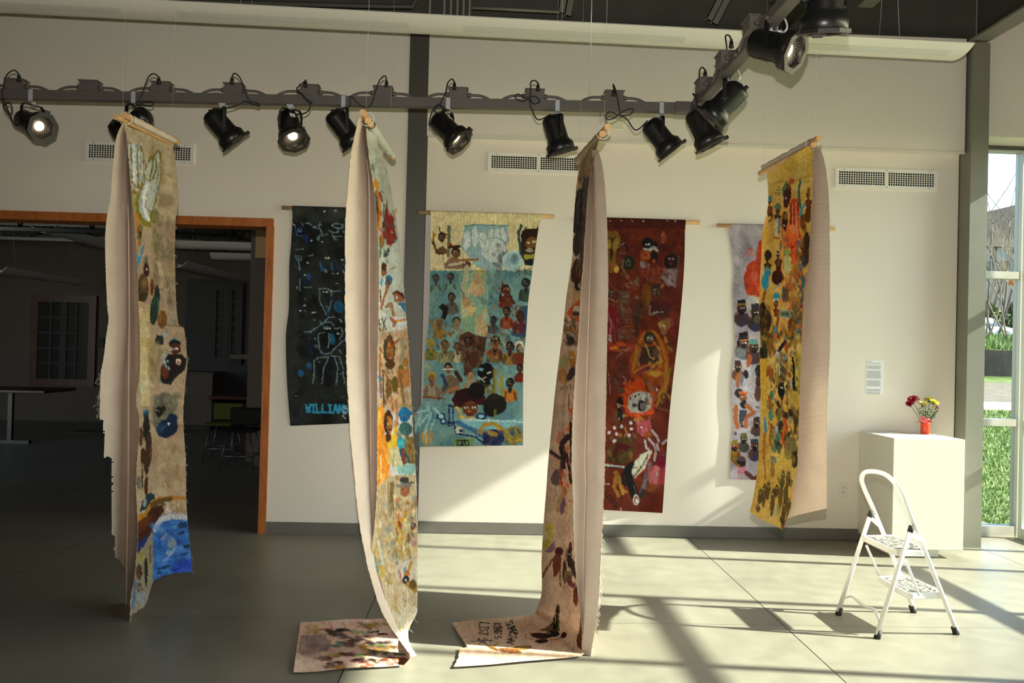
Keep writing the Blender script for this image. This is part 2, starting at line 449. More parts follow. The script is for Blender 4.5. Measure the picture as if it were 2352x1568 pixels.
ibeam('roof_beam', 'steel roof beam resting on the corner column, coming towards the windows', (xcR0+xcR1)/2, 6.62, (xcR0+xcR1)/2, -4.1, 4.12, .6, xcR1-xcR0, M['steel_light'], mweb=M['steel_dark'])
struct('wall_corner_side', MB().box(xcR1+.03, xcR1+.08, -4.1, 6.71, 4.74, ZC), M['deck'])
xb = onZ(1948, 60, 4.35).x
ibeam('roof_joist', 'pale flanged roof joist crossing above the pendant light, right of the hanging can lights', xb, 6.64, xb, -4.1, 4.38, .55, .13, M['steel_light'], mweb=M['steel_dark'])
for i, (px, py) in enumerate(((-60, 0), (560, -60))):
    x = -3.2+2.6*i
    ibeam('roof_joist', ('flanged roof joist above the leftmost can light', 'flanged roof joist above the hanging banners')[i], x, 6.64, x, -4.1, 4.5, .45, .12, M['steel_grey'], mweb=M['steel_dark'])
# short strut bars hanging from the deck
def strut(px0, py0, px1, py1, Y, w=.045, label='', name='angle_brace'):
    a = onY(px0, py0, Y); b = onY(px1, py1, Y); d = (b-a); s = Vector((0, 1, 0)).cross(d.normalized())*w/2
    mb = MB(); mb.prism([a-s, a+s, b+s, b-s], (0, .006, 0)); mb.prism([a-s, a-s*.75, b-s*.75, b-s], (0, .05, 0))
    o = mb.build(name, M['steel_light'], None, a); tag(o, label, 'brace', 'paired sway braces under the roof')
for k, (a, b) in enumerate((((1289, 27), (1302, -60)), ((1304, 34), (1322, -60)), ((1630, 44), (1668, -30)), ((1642, 52), (1684, -30)))):
    strut(*a, *b, 6.2, .05, ('left bar of the brace pair over the blue banner', 'right bar of the brace pair over the blue banner', 'left bar of the brace pair beside the angled track', 'right bar of the brace pair beside the angled track')[k])
M['chip'] = M['white']
# electrical conduits coming down the wall behind the pendant
for k, px in enumerate((986, 1019, 1034, 1049, 1063, 1077)):
    a = onY(px, 74 if k else 68, D-.03); mb = MB(); mb.tube([(a.x, D-.03, a.z), (a.x, D-.03, 4.9)], .0105, 10)
    mb.cyl((a.x, D-.03, a.z), (a.x, D-.03, a.z+.03), .017, n=10)
    o = mb.build('conduit', M['steel_light'], None, a); tag(o, ['lone conduit just right of the grey wall column', 'conduit, first of the five in a row', 'conduit, second of the five in a row', 'middle conduit of the five in a row', 'conduit, fourth of the five in a row', 'conduit, last of the five in a row'][k], 'pipe', 'conduits dropping behind the pendant')
a = onY(1050, 71, D-.02)
o = MB().box(a.x-.11, a.x+.11, D-.028, D, a.z-.02, a.z+.015).build('conduit_bracket', M['steel_dark'], None, a); tag(o, 'dark toothed bracket holding the five conduits under the pendant light', 'bracket')
# dark horizontal pipe with a bend at the left of the frame top
a = onY(960, 6, 6.3); mb = MB(); mb.tube(smoothline([onY(-40, -8, 6.3), onY(500, 4, 6.3), onY(900, 14, 6.3), onY(950, 8, 6.3), onY(960, -40, 6.3)], 6), .016, 10)
o = mb.build('ceiling_pipe', M['steel_dark'], None, a); tag(o, 'dark pipe under the roof that bends up by the grey column', 'pipe')
a = onY(1080, 17, 6.3); b = onY(1285, 27, 6.3); mb = MB(); mb.tube([a, b], .012, 10)
o = mb.build('ceiling_pipe', M['steel_light'], None, a); tag(o, 'thin pale pipe between the conduits and the brace pair', 'pipe')

# ================================================================== THE ROOM BEYOND THE OPENING
YB = 15.44
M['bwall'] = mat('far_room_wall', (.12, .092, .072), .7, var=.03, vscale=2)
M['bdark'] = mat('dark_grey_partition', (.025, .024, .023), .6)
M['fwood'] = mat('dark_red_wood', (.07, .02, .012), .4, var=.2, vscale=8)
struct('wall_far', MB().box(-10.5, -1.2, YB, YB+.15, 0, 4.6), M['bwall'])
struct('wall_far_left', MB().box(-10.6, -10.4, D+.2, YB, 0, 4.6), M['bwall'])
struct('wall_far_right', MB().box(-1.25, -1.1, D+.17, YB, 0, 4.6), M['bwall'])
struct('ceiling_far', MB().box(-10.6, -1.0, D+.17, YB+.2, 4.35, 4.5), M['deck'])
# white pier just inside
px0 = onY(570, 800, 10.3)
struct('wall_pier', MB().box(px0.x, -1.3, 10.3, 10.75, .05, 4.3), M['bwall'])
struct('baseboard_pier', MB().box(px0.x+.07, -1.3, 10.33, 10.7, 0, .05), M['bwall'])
a = onY(592, 520, 10.2); b = onY(592, 592, 10.2)
M['bulk'] = mat('ochre_bulkhead', (.55, .36, .16), .6)
struct('wall_bulkhead', MB().box(onY(588, 520, 10.2).x, -1.3, 10.2, 10.29, b.z, a.z), M['bulk'])
# dark partition
p0 = onY(428, 640, 15.1); p1 = onY(582, 636, 15.1)
struct('wall_partition', MB().box(p0.x, -1.3, 15.1, 15.2, 0, p0.z), M['bdark'])
t = empty('shelf_board', onY(551, 819, 10.5), 'short white shelf board sticking out of the far pier', 'shelf')
a = onY(531, 813, 10.45); b = onY(572, 825, 10.45)
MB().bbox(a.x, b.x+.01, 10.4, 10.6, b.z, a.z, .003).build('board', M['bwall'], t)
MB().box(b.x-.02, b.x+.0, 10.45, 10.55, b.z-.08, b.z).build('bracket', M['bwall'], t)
# brown framed windows of the far room
def far_window(nm, x0p, y0p, x1p, y1p, Y, cols, rows, lab, fm='fwood'):
    a = onY(x0p, y0p, Y); b = onY(x1p, y1p, Y); t = bpy.data.objects.new(nm, None); COL.objects.link(t); t['kind'] = 'structure'; t['label'] = lab
    t.location = (a.x, Y, b.z)
    fw = .13; mb = MB(); mb.box(a.x, b.x, Y-.06, Y, a.z-fw, a.z); mb.box(a.x, b.x, Y-.06, Y, b.z, b.z+fw); mb.box(a.x, a.x+fw, Y-.06, Y, b.z+fw, a.z-fw); mb.box(b.x-fw, b.x, Y-.06, Y, b.z+fw, a.z-fw)
    mb.build('window_frame', M[fm], t)
    MB().box(a.x+fw, b.x-fw, Y-.02, Y-.005, b.z+fw, a.z-fw).build('glass_pane', M['farglass'], t)
    mb = MB(); W = b.x-a.x-2*fw; H = a.z-b.z-2*fw
    for i in range(1, cols):
        x = a.x+fw+W*i/cols; ww = .06 if i == cols//2 else .018; mb.box(x-ww, x+ww, Y-.045, Y-.021, b.z+fw, a.z-fw)
    for j in range(1, rows):
        z = b.z+fw+H*j/rows; mb.box(a.x+fw, b.x-fw, Y-.04, Y-.022, z-.015, z+.015)
    mb.build('glazing_bars', M['bdark'], t); return t
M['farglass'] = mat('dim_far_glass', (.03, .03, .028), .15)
far_window('window_3', 76, 676, 219, 888, YB-.01, 4, 5, 'dark red framed window with glazing bars on the far wall')
far_window('window_4', 484, 648, 556, 838, 15.09, 4, 6, 'dark window with bars on the far partition', 'bdark')
# wall plate beside the far window
a = onY(217, 775, YB); b = onY(240, 797, YB); o = MB().bbox(a.x, b.x, YB-.03, YB, b.z, a.z, .004).build('wall_plate', M['bdark'], None, a); tag(o, 'small dark plate on the far wall right of the red framed window', 'sign')
# white cabinet box
a = onY(424, 855, 15.0); b = onZ(500, 975, 0); ar = onY(489, 855, 14.4)
t = empty('counter', (ar.x-.4, 14.6, 0), 'white counter block in the dark far room', 'counter')
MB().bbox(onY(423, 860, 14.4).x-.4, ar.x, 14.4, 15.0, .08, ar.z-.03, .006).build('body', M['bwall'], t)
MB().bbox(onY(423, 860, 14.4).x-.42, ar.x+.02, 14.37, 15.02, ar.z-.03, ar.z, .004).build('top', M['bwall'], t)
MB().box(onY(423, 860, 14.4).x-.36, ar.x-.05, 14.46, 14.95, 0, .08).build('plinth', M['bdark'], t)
# tables
def far_table(x0, x1, y0, y1, z, lab, legs):
    t = empty('table', ((x0+x1)/2, (y0+y1)/2, 0), lab, 'table')
    MB().bbox(x0, x1, y0, y1, z-.04, z, .006).build('tabletop', M['fwood'], t)
    for lx in legs:
        mb = MB(); mb.box(lx-.03, lx+.03, (y0+y1)/2-.03, (y0+y1)/2+.03, .04, z-.04); mb.box(lx-.28, lx+.28, (y0+y1)/2-.035, (y0+y1)/2+.035, 0, .045); mb.build('leg', M['black'], t)
    return t
a = onY(25, 905, 12.0); far_table(a.x-1.6, onY(136, 899, 12.0).x, 11.6, 12.5, onY(100, 897, 11.6).z, 'dark table top on a black foot at the far left', [a.x-.02, a.x-1.3])
b = onY(500, 922, 11.4); c = onY(566, 906, 11.4)
far_table(b.x, px0.x-.02, 11.0, 11.9, onY(530, 914, 11).z+.02, 'small red topped table beside the white pier', [px0.x-.18])
# stools
M['stoolmetal'] = mat('dim_stool_metal', (.12, .12, .12), .3, metal=.5)
def stool(x, y, lab, back):
    t = empty('stool', (x, y, 0), lab, 'stool', 'stools by the pier')
    m = M['stoolmetal']
    for sx in (-1, 1):
        for sy in (-1, 1):
            MB().tube([(x+sx*.13, y+sy*.13, .45), (x+sx*.2, y+sy*.18, .0)], .011, 8).build('leg', m, t)
    MB().tube([(x-.18, y-.165, .16), (x+.18, y-.165, .16), (x+.18, y+.165, .16), (x-.18, y+.165, .16)], .008, 6, closed=True).build('footrest', m, t)
    MB().bbox(x-.19, x+.19, y-.18, y+.18, .45, .49, .012).build('seat', back, t)
    MB().bbox(x-.19, x+.19, y+.15, y+.18, .50, .72, .012).build('backrest', back, t)
    return t
M['lime'] = mat('lime_green_plastic', (.07, .09, .01), .4)
s = onZ(512, 1056, 0); stool(s.x, s.y, 'stool with lime green seat and chrome legs by the small table', M['lime'])
s = onZ(553, 1075, 0); stool(s.x, s.y, 'black seated chrome stool next to the white pier', M['black'])
o = MB().bbox(*(lambda p, q: (p.x, q.x, q.y, p.y+.35))(onZ(165, 992), onZ(300, 996)), 0.001, .012, .003).build('floor_mat', M['black'], None, onZ(200, 990)); tag(o, 'dark flat mat on the far room floor', 'mat')

# roof trusses
def truss(Y, x0, x1, z0, z1, lab):
    t = empty('roof_truss', ((x0+x1)/2, Y, z1), lab, 'truss', 'trusses of the far room')
    MB().box(x0, x1, Y-.03, Y+.03, z1-.05, z1).build('top_chord', M['black'], t)
    MB().box(x0, x1, Y-.03, Y+.03, z0, z0+.045).build('bottom_chord', M['black'], t)
    mb = MB(); n = int((x1-x0)/.42); zz = [z0+.03, z1-.03]
    for i in range(n):
        xa = x0+(x1-x0)*i/n; xb_ = x0+(x1-x0)*(i+1)/n; mb.tube([(xa, Y, zz[i % 2]), (xb_, Y, zz[(i+1) % 2])], .013, 6)
    mb.build('web_bars', M['black'], t)
truss(12.6, -10.3, -1.3, onY(100, 553, 12.6).z, onY(100, 512, 12.6).z, 'bottom most roof truss of the far room')
truss(10.6, -10.3, -3.2, onY(60, 531, 10.6).z, 4.3, 'nearer roof truss just inside the opening')
truss(14.6, -10.3, -1.3, onY(100, 546, 14.6).z, 4.3, 'deepest roof truss against the far wall')

# linear pendants: a shallow curved reflector with a perforated strip and wires
def pendant(name, p0, p1, w, d, lab, group=None, wires=(), zc=4.3, gaps=2):
    """p0,p1: centre line at the height of the edges"""
    p0 = Vector(p0); p1 = Vector(p1); ax = (p1-p0).normalized(); sd = Vector((0, 0, 1)).cross(ax).normalized(); L = (p1-p0).length
    t = empty(name, (p0+p1)/2, lab, 'lamp', group)
    n = 18; mb = MB()
    prof = [(-w/2+w*i/n, -d*(1-abs(-1+2*i/n)**2.2)) for i in range(n+1)]
    th = .008; vs = []; N2 = 2*(n+1)
    for s in (0, L):
        for (u, z) in prof: vs.append(p0+ax*s+sd*u+Vector((0, 0, z)))
        for (u, z) in prof: vs.append(p0+ax*s+sd*u*.985+Vector((0, 0, z+th)))
    fs = []
    for i in range(n):
        fs.append((i, i+1, N2+i+1, N2+i)); fs.append((n+1+i, N2+n+1+i, N2+n+2+i, n+2+i))
        fs.append((i, n+1+i, n+2+i, i+1)); fs.append((N2+i, N2+i+1, N2+n+2+i, N2+n+1+i))
    fs += [(0, N2, N2+n+1, n+1), (n, 2*n+1, N2+2*n+1, N2+n)]
    mb.add(vs, fs, False); mb.build('reflector', M['pendant'], t)
    # perforated strips on the underside towards the room
    for k in range(gaps):
        s0 = L*k/gaps+.25; s1 = L*(k+1)/gaps-.12; mb = MB(); vs = []
        for s in (s0, s1):
            for i in (4, 5, 6, 7, 8):
                u, z = prof[i]; vs.append(p0+ax*s-sd*u*-1+Vector((0, 0, z-.0015)))
        mb.add(vs, [(i, i+1, 6+i, 5+i) for i in range(4)], True); mb.build('perforated_strip', M['pend_lens'], t)
    mb = MB(); mb.tube([p0+ax*.1+Vector((0, 0, -d*.55)), p1-ax*.1+Vector((0, 0, -d*.55))], .016, 10); mb.build('lamp_tube', M['white'], t)
    for s in wires:
        a = p0+ax*L*s; mb = MB(); mb.tube([a+sd*(-w/2+.02), (a.x, a.y, zc)], .0014, 5); mb.tube([a+sd*(w/2-.02), (a.x, a.y, zc)], .0014, 5); mb.build('wire', M['chrome'], t)
    return t
xe = onY(2236, 96, 5.62)
xe = onY(2238, 94, 5.69)
pendant('pendant_light', (-4.3, 5.62, 3.752), (xe.x, 5.86, 3.748), .34, .045, 'long white curved pendant light hanging in front of the back wall', wires=(.06, .34, .62, .93), zc=ZC, gaps=4)
z = 2.98; a = onZ(100, 518, z); pendant('pendant_light', (a.x, a.y, z), (a.x, a.y+3.6, z), .34, .09, 'white pendant light showing its curved end behind the opening, far left', 'pendants of the far room', (.1, .9))
a = onZ(409, 556, 3.0); pendant('pendant_light', (a.x, a.y, 3.0), (a.x+2.6, a.y, 3.0), .34, .1, 'upper of the two level pendants seen right of the first hanging banner', 'pendants of the far room', (.1, .9))
a = onZ(489, 583, 3.0); pendant('pendant_light', (a.x, a.y, 3.0), (a.x+2.2, a.y, 3.0), .34, .1, 'lower of the two level pendants, next to the wood frame', 'pendants of the far room', (.1, .9))
a = onY(-10, 613, 12.2); b = onY(188, 645, 14.9); pendant('pendant_light', a, b, .3, .09, 'dim pendant slanting above the red framed window', 'pendants of the far room', (.1, .9))
a = onY(405, 600, 11.9); b = onY(568, 640, 15.0); pendant('pendant_light', a, b, .3, .09, 'dim pendant slanting in front of the dark partition', 'pendants of the far room', (.1, .9))
# ================================================================== TRACK AND CAN LIGHTS
YT = 5.45
zt_ = lambda px, py: onY(px, py, YT).z
TH = .060
XT = onY(1592, 245, YT).x
def ytx(x): return 5.43+(XT-x)*.052      # the bar runs very slightly askew to the wall
def ytp(px):
    Y = 5.45
    for _ in range(4): Y = ytx(onY(px, 215, Y).x)
    return Y
ZTR = onY(800, 223, ytp(800)).z
YT = ytx(-1.0)
t = empty('lighting_track', (-1.0, YT, ZTR-TH/2), 'long grey square bar carrying the row of black can lights', 'track')
mb = MB(); mb.prism([(-4.6, ytx(-4.6)-.03, ZTR-TH), (XT-.03, ytx(XT)-.03, ZTR-TH), (XT-.03, ytx(XT)-.03, ZTR), (-4.6, ytx(-4.6)-.03, ZTR)], (0, .06, 0)); mb.build('bar', M['track'], t)
mb = MB(); mb.bbox(XT-.03-.10, XT-.02, ytx(XT)-.036, ytx(XT)+.04, ZTR-TH-.006, ZTR+.006, .004); mb.build('splice', M['track'], t)
mb = MB(); mb.bbox(XT-.03, XT+.035, -1.5, ytx(XT)+.05, ZTR-TH, ZTR, .004); mb.build('side_bar', M['track'], t)
def box_unit(c, axis, mesh, lab):
    """junction box sitting on the track with its two flexible conduit tails"""
    t = empty('junction_box', c, lab, 'electrical box', 'junction boxes on the track')
    e = Vector((1, 0, 0)) if axis == 'x' else Vector((0, 1, 0)); s = Vector((0, 1, 0)) if axis == 'x' else Vector((-1, 0, 0)); c = Vector(c); up = Vector((0, 0, 1))
    R = Matrix((e, s, up)).transposed()
    mb = MB(); mb.box(-.058, .058, -.035, .035, 0, .064, R, c); mb.build('body', M['track'], t)
    mb = MB(); mb.box(-.066, .066, -.043, .043, .064, .071, R, c); mb.build('lid', M['track'], t)
    for q in (-1, 1):
        mb = MB(); pts = smoothline([c+e*q*.058+up*.028, c+e*q*.09+up*.03, c+e*q*.15+up*.027, c+e*q*.20+up*.008, c+e*q*.22-up*.012], 5); mb.tube(pts, .0095, 8)
        mb.cyl(c+e*q*.058+up*.028, c+e*q*.085+up*.03, .015, n=10); mb.build('conduit_tail', M['track'], t)
    return t
bl = ['first junction box, above the leftmost can light', 'junction box with no plug in it, between the first two can lights', 'junction box above the first hanging banner', 'junction box above the fourth can light from the wall opening side', 'junction box above the lit light before the second hanging banner', 'junction box next to the grey wall column', 'junction box over the wooden rod end of the blue banner', 'junction box carrying a bow of black cord over the vent', 'junction box straight above the third hanging banner']
for k, px in enumerate((38, 207, 372, 538, 712, 880, 1053, 1228, 1410)):
    box_unit((onY(px, 215, ytp(px)).x, ytp(px), ZTR), 'x', None, bl[k])
def ydepth(px, py):
    """depth at which the side bar (x = XT) is met at this pixel column"""
    d = ray(px, py); return (XT)/d[0]*d[1]
for k, (px, py) in enumerate(((1628, 195), (1678, 135), (1745, 55))):
    box_unit((XT-.035, ydepth(px, py), ZTR-.03), 'y', None, ['junction box on the angled bar, nearest the corner joint', 'junction box half way along the angled bar', 'junction box at the upper end of the angled bar'][k])
# steel cable
a = onY(1352, 300, ytp(1352))
o = MB().tube([(a.x, a.y, ZTR-.002), (a.x, a.y, ZC)], .003, 6).build('steel_cable', M['chrome'], None, (a.x, a.y, ZTR)); tag(o, 'thin steel cable from the roof down to the lighting track', 'cable')

# can light meshes (built once, along local -z, pivot at the origin)
def can_parts():
    P = {}
    mb = MB(); ph = PI/8
    mb.lathe([(.001, .128), (.044, .125), (.064, .110), (.070, .090), (.071, -.035), (.076, -.05), (.094, -.072), (.094, -.125), (.084, -.128)], 32)
    P['housing'] = (mb, M['black'])
    mb = MB(); mb.lathe([(.078, -.114), (.107, -.114), (.107, -.130), (.078, -.130), (.078, -.114)], 8, smooth=False, ph=ph)
    mb.box(-.02, .02, -.118, -.098, -.134, -.112)
    P['gel_frame'] = (mb, M['black_rim'])
    mb = MB(); mb.lathe([(.084, -.12), (.078, -.10), (.060, -.088), (.030, -.078)], 32)
    P['reflector'] = (mb, M['reflector'])
    mb = MB()
    for k in range(22):
        a2 = 2*PI*k/22; mb.tube([(math.cos(a2+.25*j)*rr, math.sin(a2+.25*j)*rr, zz) for j, (rr, zz) in enumerate(((.034, -.092), (.050, -.094), (.070, -.100)))], .0016, 4)
    P['reflector_fins'] = (mb, M['fins'])
    mb = MB(); mb.lathe([(.001, -.098), (.018, -.096), (.030, -.090), (.033, -.075)], 28)
    P['lamp_face'] = (mb, M['glow'])
    mb = MB()
    for k in range(5): mb.box(-.012, .012, .069, .0725, .0+k*.018, .008+k*.018)
    P['cooling_slots'] = (mb, M['steel_dark'])
    mb = MB(); mb.box(-.018, .018, -.0725, -.069, .03, .06)
    P['rating_label'] = (mb, M['paper'])
    return P
CAN = can_parts(); CANM = {}
for k, (mb, m) in CAN.items():
    me = bpy.data.meshes.new(k); me.from_pydata(mb.v, [], mb.f); me.polygons.foreach_set('use_smooth', mb.sm); me.materials.append(m); CANM[k] = me
yk = MB(); yk.prism([(-.078, -.012, -.03), (-.078, -.012, .10), (-.06, -.012, .125), (.06, -.012, .125), (.078, -.012, .10), (.078, -.012, -.03), (.072, -.012, -.03), (.072, -.012, .097), (.057, -.012, .119), (-.057, -.012, .119), (-.072, -.012, .097), (-.072, -.012, -.03)], (0, .024, 0))
yk.cyl((-.068, 0, 0), (-.082, 0, 0), .011, n=10); yk.cyl((.068, 0, 0), (.082, 0, 0), .011, n=10)
me = bpy.data.meshes.new('yoke'); me.from_pydata(yk.v, [], yk.f); me.materials.append(M['black']); CANM['yoke'] = me
kb = MB(); kb.cyl((.082, 0, 0), (.094, 0, 0), .009, n=10)
for q in range(4):
    a2 = q*PI/2; kb.cyl((.094, 0, 0), (.096, .022*math.cos(a2), .022*math.sin(a2)), .006, .004, n=6)
me = bpy.data.meshes.new('tilt_knob'); me.from_pydata(kb.v, [], kb.f); me.materials.append(M['black']); CANM['tilt_knob'] = me

def can_light(px, py, phi, theta, label, cord=None, Y=None, clampfront=True, side=False, power=3.0, plugpx=None, s=1.0, X=None, knob=True):
    """px,py: pixel of the pivot; phi/theta aim in degrees; cord: pixel polyline from the plug down to the can"""
    if Y is None: Y = ytp(px)
    YT = Y; P = onY(px, py, Y)
    if X is not None: P.x = X
    t = empty('can_light', P, label, 'spotlight', 'black can lights on the track')
    Rz = Matrix.Rotation(math.radians(phi), 3, 'Z'); R = Rz@Matrix.Rotation(-math.radians(theta), 3, 'X')
    def put(name, rot, par=t, loc=(0, 0, 0)):
        o = bpy.data.objects.new(name, CANM[name]); COL.objects.link(o); o.parent = par; o.rotation_euler = rot.to_euler(); o.location = loc; o.scale = (s, s, s); return o
    for k in ('housing', 'gel_frame', 'reflector', 'reflector_fins', 'lamp_face'): put(k, R)
    put('cooling_slots', R); put('rating_label', R)
    put('yoke', Rz)
    if knob: put('tilt_knob', Rz)
    zb = ZTR-TH
    top = P+Vector((0, 0, .122*s))
    # clamp: silver strap round the bar, hook and wing bolt
    bx_, by_ = (P.x, YT) if not side else (XT, P.y)
    mb = MB(); w = .014
    if not side:
        yf = YT-.034 if clampfront else YT+.031
        mb.box(P.x-w, P.x+w, yf, yf+.003, zb-.02, ZTR+.004); mb.box(P.x-w, P.x+w, YT-.034, YT+.034, ZTR, ZTR+.003); mb.box(P.x-w, P.x+w, YT+.031, YT+.034, zb+.02, ZTR)
        mb.box(P.x-w, P.x+w, min(yf, YT), max(yf, YT), zb-.02, zb-.017)
        if not clampfront: mb.prism([(P.x-.024, YT-.03, zb-.004), (P.x+.024, YT-.03, zb-.004), (P.x+.008, YT-.03, zb-.034), (P.x-.008, YT-.03, zb-.034)], (0, .004, 0))
    else:
        mb.box(XT+.036, XT+.039, P.y-w, P.y+w, zb-.02, ZTR+.004); mb.box(XT-.034, XT+.039, P.y-w, P.y+w, ZTR, ZTR+.003); mb.box(XT-.0, XT+.039, P.y-w, P.y+w, zb-.02, zb-.017)
        mb.tube(smoothline([(XT+.039, P.y, zb-.01), (XT+.07, P.y-.005, zb-.02), (XT+.085, P.y-.01, zb+.01), (XT+.07, P.y-.01, zb+.05)], 4), .005, 6)
        mb.cyl((XT+.05, P.y-.01, zb-.01), (XT+.11, P.y-.03, zb-.06), .004, n=6)
    mb.tube(smoothline([(bx_, by_, zb-.02), (bx_+.012, by_, zb-.03), ((bx_+top.x)/2, (by_+top.y)/2, (zb-.018+top.z)/2), top], 4), .006, 7)
    mb.cyl(top+Vector((0, 0, -.004)), top+Vector((0, 0, .012)), .012, n=6)
    for q in (-1, 1): mb.prism([top+Vector((0, 0, .012)), top+Vector((q*.018, 0, .024)), top+Vector((q*.014, 0, .006))], (0, .003, 0))
    mb.build('clamp', M['chrome'], t)
    if side:
        MB().cyl((XT+.108, P.y-.029, zb-.058), (XT+.122, P.y-.034, zb-.071), .014, n=8).build('clamp_knob', M['black'], t)
    # cord and plug
    if cord:
        yc = (P.y if side else YT)-.05; pts = [onY(x, y, yc+(.0)) for x, y in cord]
        pts = [Vector((p.x, yc+.012*math.sin(i*1.7), p.z)) for i, p in enumerate(pts)]
        pts[-1] = P+R@Vector((0, .0, .135*s))
        mb = MB(); mb.tube(smoothline(pts, 6), .0045, 6); mb.build('cord', M['cord'], t)
        a = pts[0]; mb = MB(); mb.cyl(a+Vector((0, 0, -.045)), a+Vector((0, 0, -.012)), .015, .011, n=10); mb.cyl(a+Vector((0, 0, -.012)), a+Vector((0, 0, .006)), .011, .005, n=10)
        mb.build('plug', M['cord'], t)
    # its own lamp light
    ld = bpy.data.lights.new('can_lamp', 'SPOT'); ld.energy = power; ld.spot_size = math.radians(46); ld.spot_blend = .6; ld.color = (1, .80, .55); ld.shadow_soft_size = .04
    lo = bpy.data.objects.new('can_lamp', ld); COL.objects.link(lo); lo.parent = t
    dr = R@Vector((0, 0, -1)); lo.location = dr*.135; lo.rotation_euler = dr.to_track_quat('-Z', 'Y').to_euler()
    return t
PW = 9.0
can_light(74, 283, 60, 70, 'leftmost lit can light, its warm lamp facing the room', [(44, 172), (30, 160), (15, 175), (8, 215), (8, 245), (20, 262), (30, 250), (22, 236), (8, 240), (4, 226), (12, 232), (22, 262), (34, 288), (48, 292)], power=PW)
can_light(309, 285, -110, 58, 'can light half hidden behind the rod of the first hanging banner', [(365, 178), (352, 168), (340, 180), (325, 225), (312, 240), (330, 234), (352, 236), (348, 244), (322, 240), (306, 246), (300, 262)], power=PW)
can_light(511, 292, 115, 43, 'unlit looking can light tilted away, right of the first hanging banner', [(533, 178), (537, 167), (552, 180), (566, 215), (572, 230), (590, 236), (597, 244), (580, 240), (562, 232), (548, 240), (520, 250), (504, 256)], clampfront=False, power=PW)
can_light(667, 293, 34, 36, 'lit can light aimed at the viewer, above the black banner', [(702, 185), (688, 195), (682, 206), (700, 224), (716, 236), (708, 234), (690, 214), (704, 228), (712, 244), (698, 260), (678, 263)], clampfront=False, power=PW)
can_light(789, 293, 116, 42, 'can light overlapping the left edge of the second hanging banner', [(888, 185), (884, 173), (872, 185), (862, 215), (852, 240), (838, 246), (820, 236), (806, 222), (800, 245), (795, 262)], power=PW)
can_light(1028, 298, 68, 46, 'lit can light hanging just right of the grey wall column', [(1044, 190), (1038, 180), (1028, 192), (1024, 212), (1010, 240), (998, 252), (1008, 262), (1018, 250), (1004, 240), (990, 262), (986, 290), (994, 302)], power=PW)
can_light(1278, 308, 111, 20, 'can light pointing almost straight down above the vent', [(1236, 193), (1230, 184), (1219, 190), (1217, 222), (1200, 232), (1184, 224), (1190, 217), (1210, 226), (1228, 220), (1240, 232), (1226, 240), (1216, 228), (1222, 250), (1236, 275), (1256, 284)], power=PW)
can_light(1516, 314, 91, 40, 'can light with a pale sticker, right of the third hanging banner', [(1410, 205), (1409, 192), (1414, 208), (1420, 240), (1422, 262), (1400, 274), (1390, 268), (1400, 258), (1424, 264), (1448, 262), (1454, 252), (1440, 252), (1424, 262), (1440, 274), (1460, 300), (1484, 318)], power=PW)
SY = lambda px, py: ydepth(px, py)
can_light(1613, 294, 88, 28, 'can light hanging at the corner joint of the track', [(1620, 162), (1614, 153), (1606, 165), (1604, 200), (1596, 225), (1610, 232), (1622, 218), (1604, 222), (1592, 214), (1604, 232), (1604, 250)], Y=5.18, side=True, power=PW)
can_light(1666, 236, -110, 44, 'can light tilted to the left in front of the corner joint one', [(1680, 92), (1676, 80), (1666, 84), (1668, 110), (1668, 135), (1652, 160), (1660, 140), (1668, 150), (1662, 180), (1664, 195)], Y=4.72, side=True, power=PW)
can_light(1776, 108, 46, 66, 'large lit can light nearest to the viewer on the angled bar', [(1778, -30), (1770, 0), (1776, 20), (1768, 40), (1778, 52), (1764, 62), (1760, 80)], Y=3.98, side=True, power=PW)
can_light(1897, 0, 170, 16, 'black can light with a white sticker cut off by the top of the photo', [(1900, -90), (1880, -80), (1884, -60), (1888, -50)], Y=3.25, side=True, power=PW)

# ================================================================== WALL FITTINGS
def vent(pts, label, Y, tilt=0):
    (xa, ya), (xb, yb) = pts; a = onY(xa, ya, Y); b = onY(xb, yb, Y)
    c = (a+b)/2; W = abs(b.x-a.x); H = abs(a.z-b.z)
    t = empty('air_vent', (c.x, Y-.01, c.z), label, 'vent', 'double grilles high on the wall')
    fw = .028; x0, x1, z0, z1 = c.x-W/2, c.x+W/2, c.z-H/2, c.z+H/2
    mb = MB(); y0 = Y-.016
    for bx_ in ((x0, x1, z1-fw, z1), (x0, x1, z0, z0+fw), (x0, x0+fw, z0+fw, z1-fw), (x1-fw, x1, z0+fw, z1-fw), (c.x-.014, c.x+.014, z0+fw, z1-fw)): mb.box(bx_[0], bx_[1], y0, Y, bx_[2], bx_[3])
    mb.build('frame', M['vent'], t)
    MB().box(x0+fw, x1-fw, Y-.002, Y-.0005, z0+fw, z1-fw).build('duct', M['vent_dark'], t)
    for s in (0, 1):
        u0 = x0+fw if s == 0 else c.x+.014; u1 = c.x-.014 if s == 0 else x1-fw
        mb = MB(); n = 19
        for i in range(n+1):
            u = u0+(u1-u0)*i/n; mb.box(u-.0023, u+.0023, Y-.013, Y-.006, z0+fw, z1-fw)
        for j in range(1, 6):
            z = z0+fw+(z1-z0-2*fw)*j/6; mb.box(u0, u1, Y-.010, Y-.005, z-.0021, z+.0021)
        mb.build('grille', M['vent'], t)
    mb = MB()
    for u in (x0+.07, c.x, x1-.07):
        for z in (z0+fw*.45, z1-fw*.45): mb.cyl((u, y0-.002, z), (u, y0, z), .004, n=8)
    mb.build('screws', M['steel_dark'], t)
vent(((197, 324), (446, 378)), 'wall grille partly covered by the first hanging banner', D)
vent(((1121, 350), (1352, 401)), 'wall grille left of the third hanging banner', DL)
vent(((1918, 385), (2151, 438)), 'wall grille near the corner column, fully visible', DL)
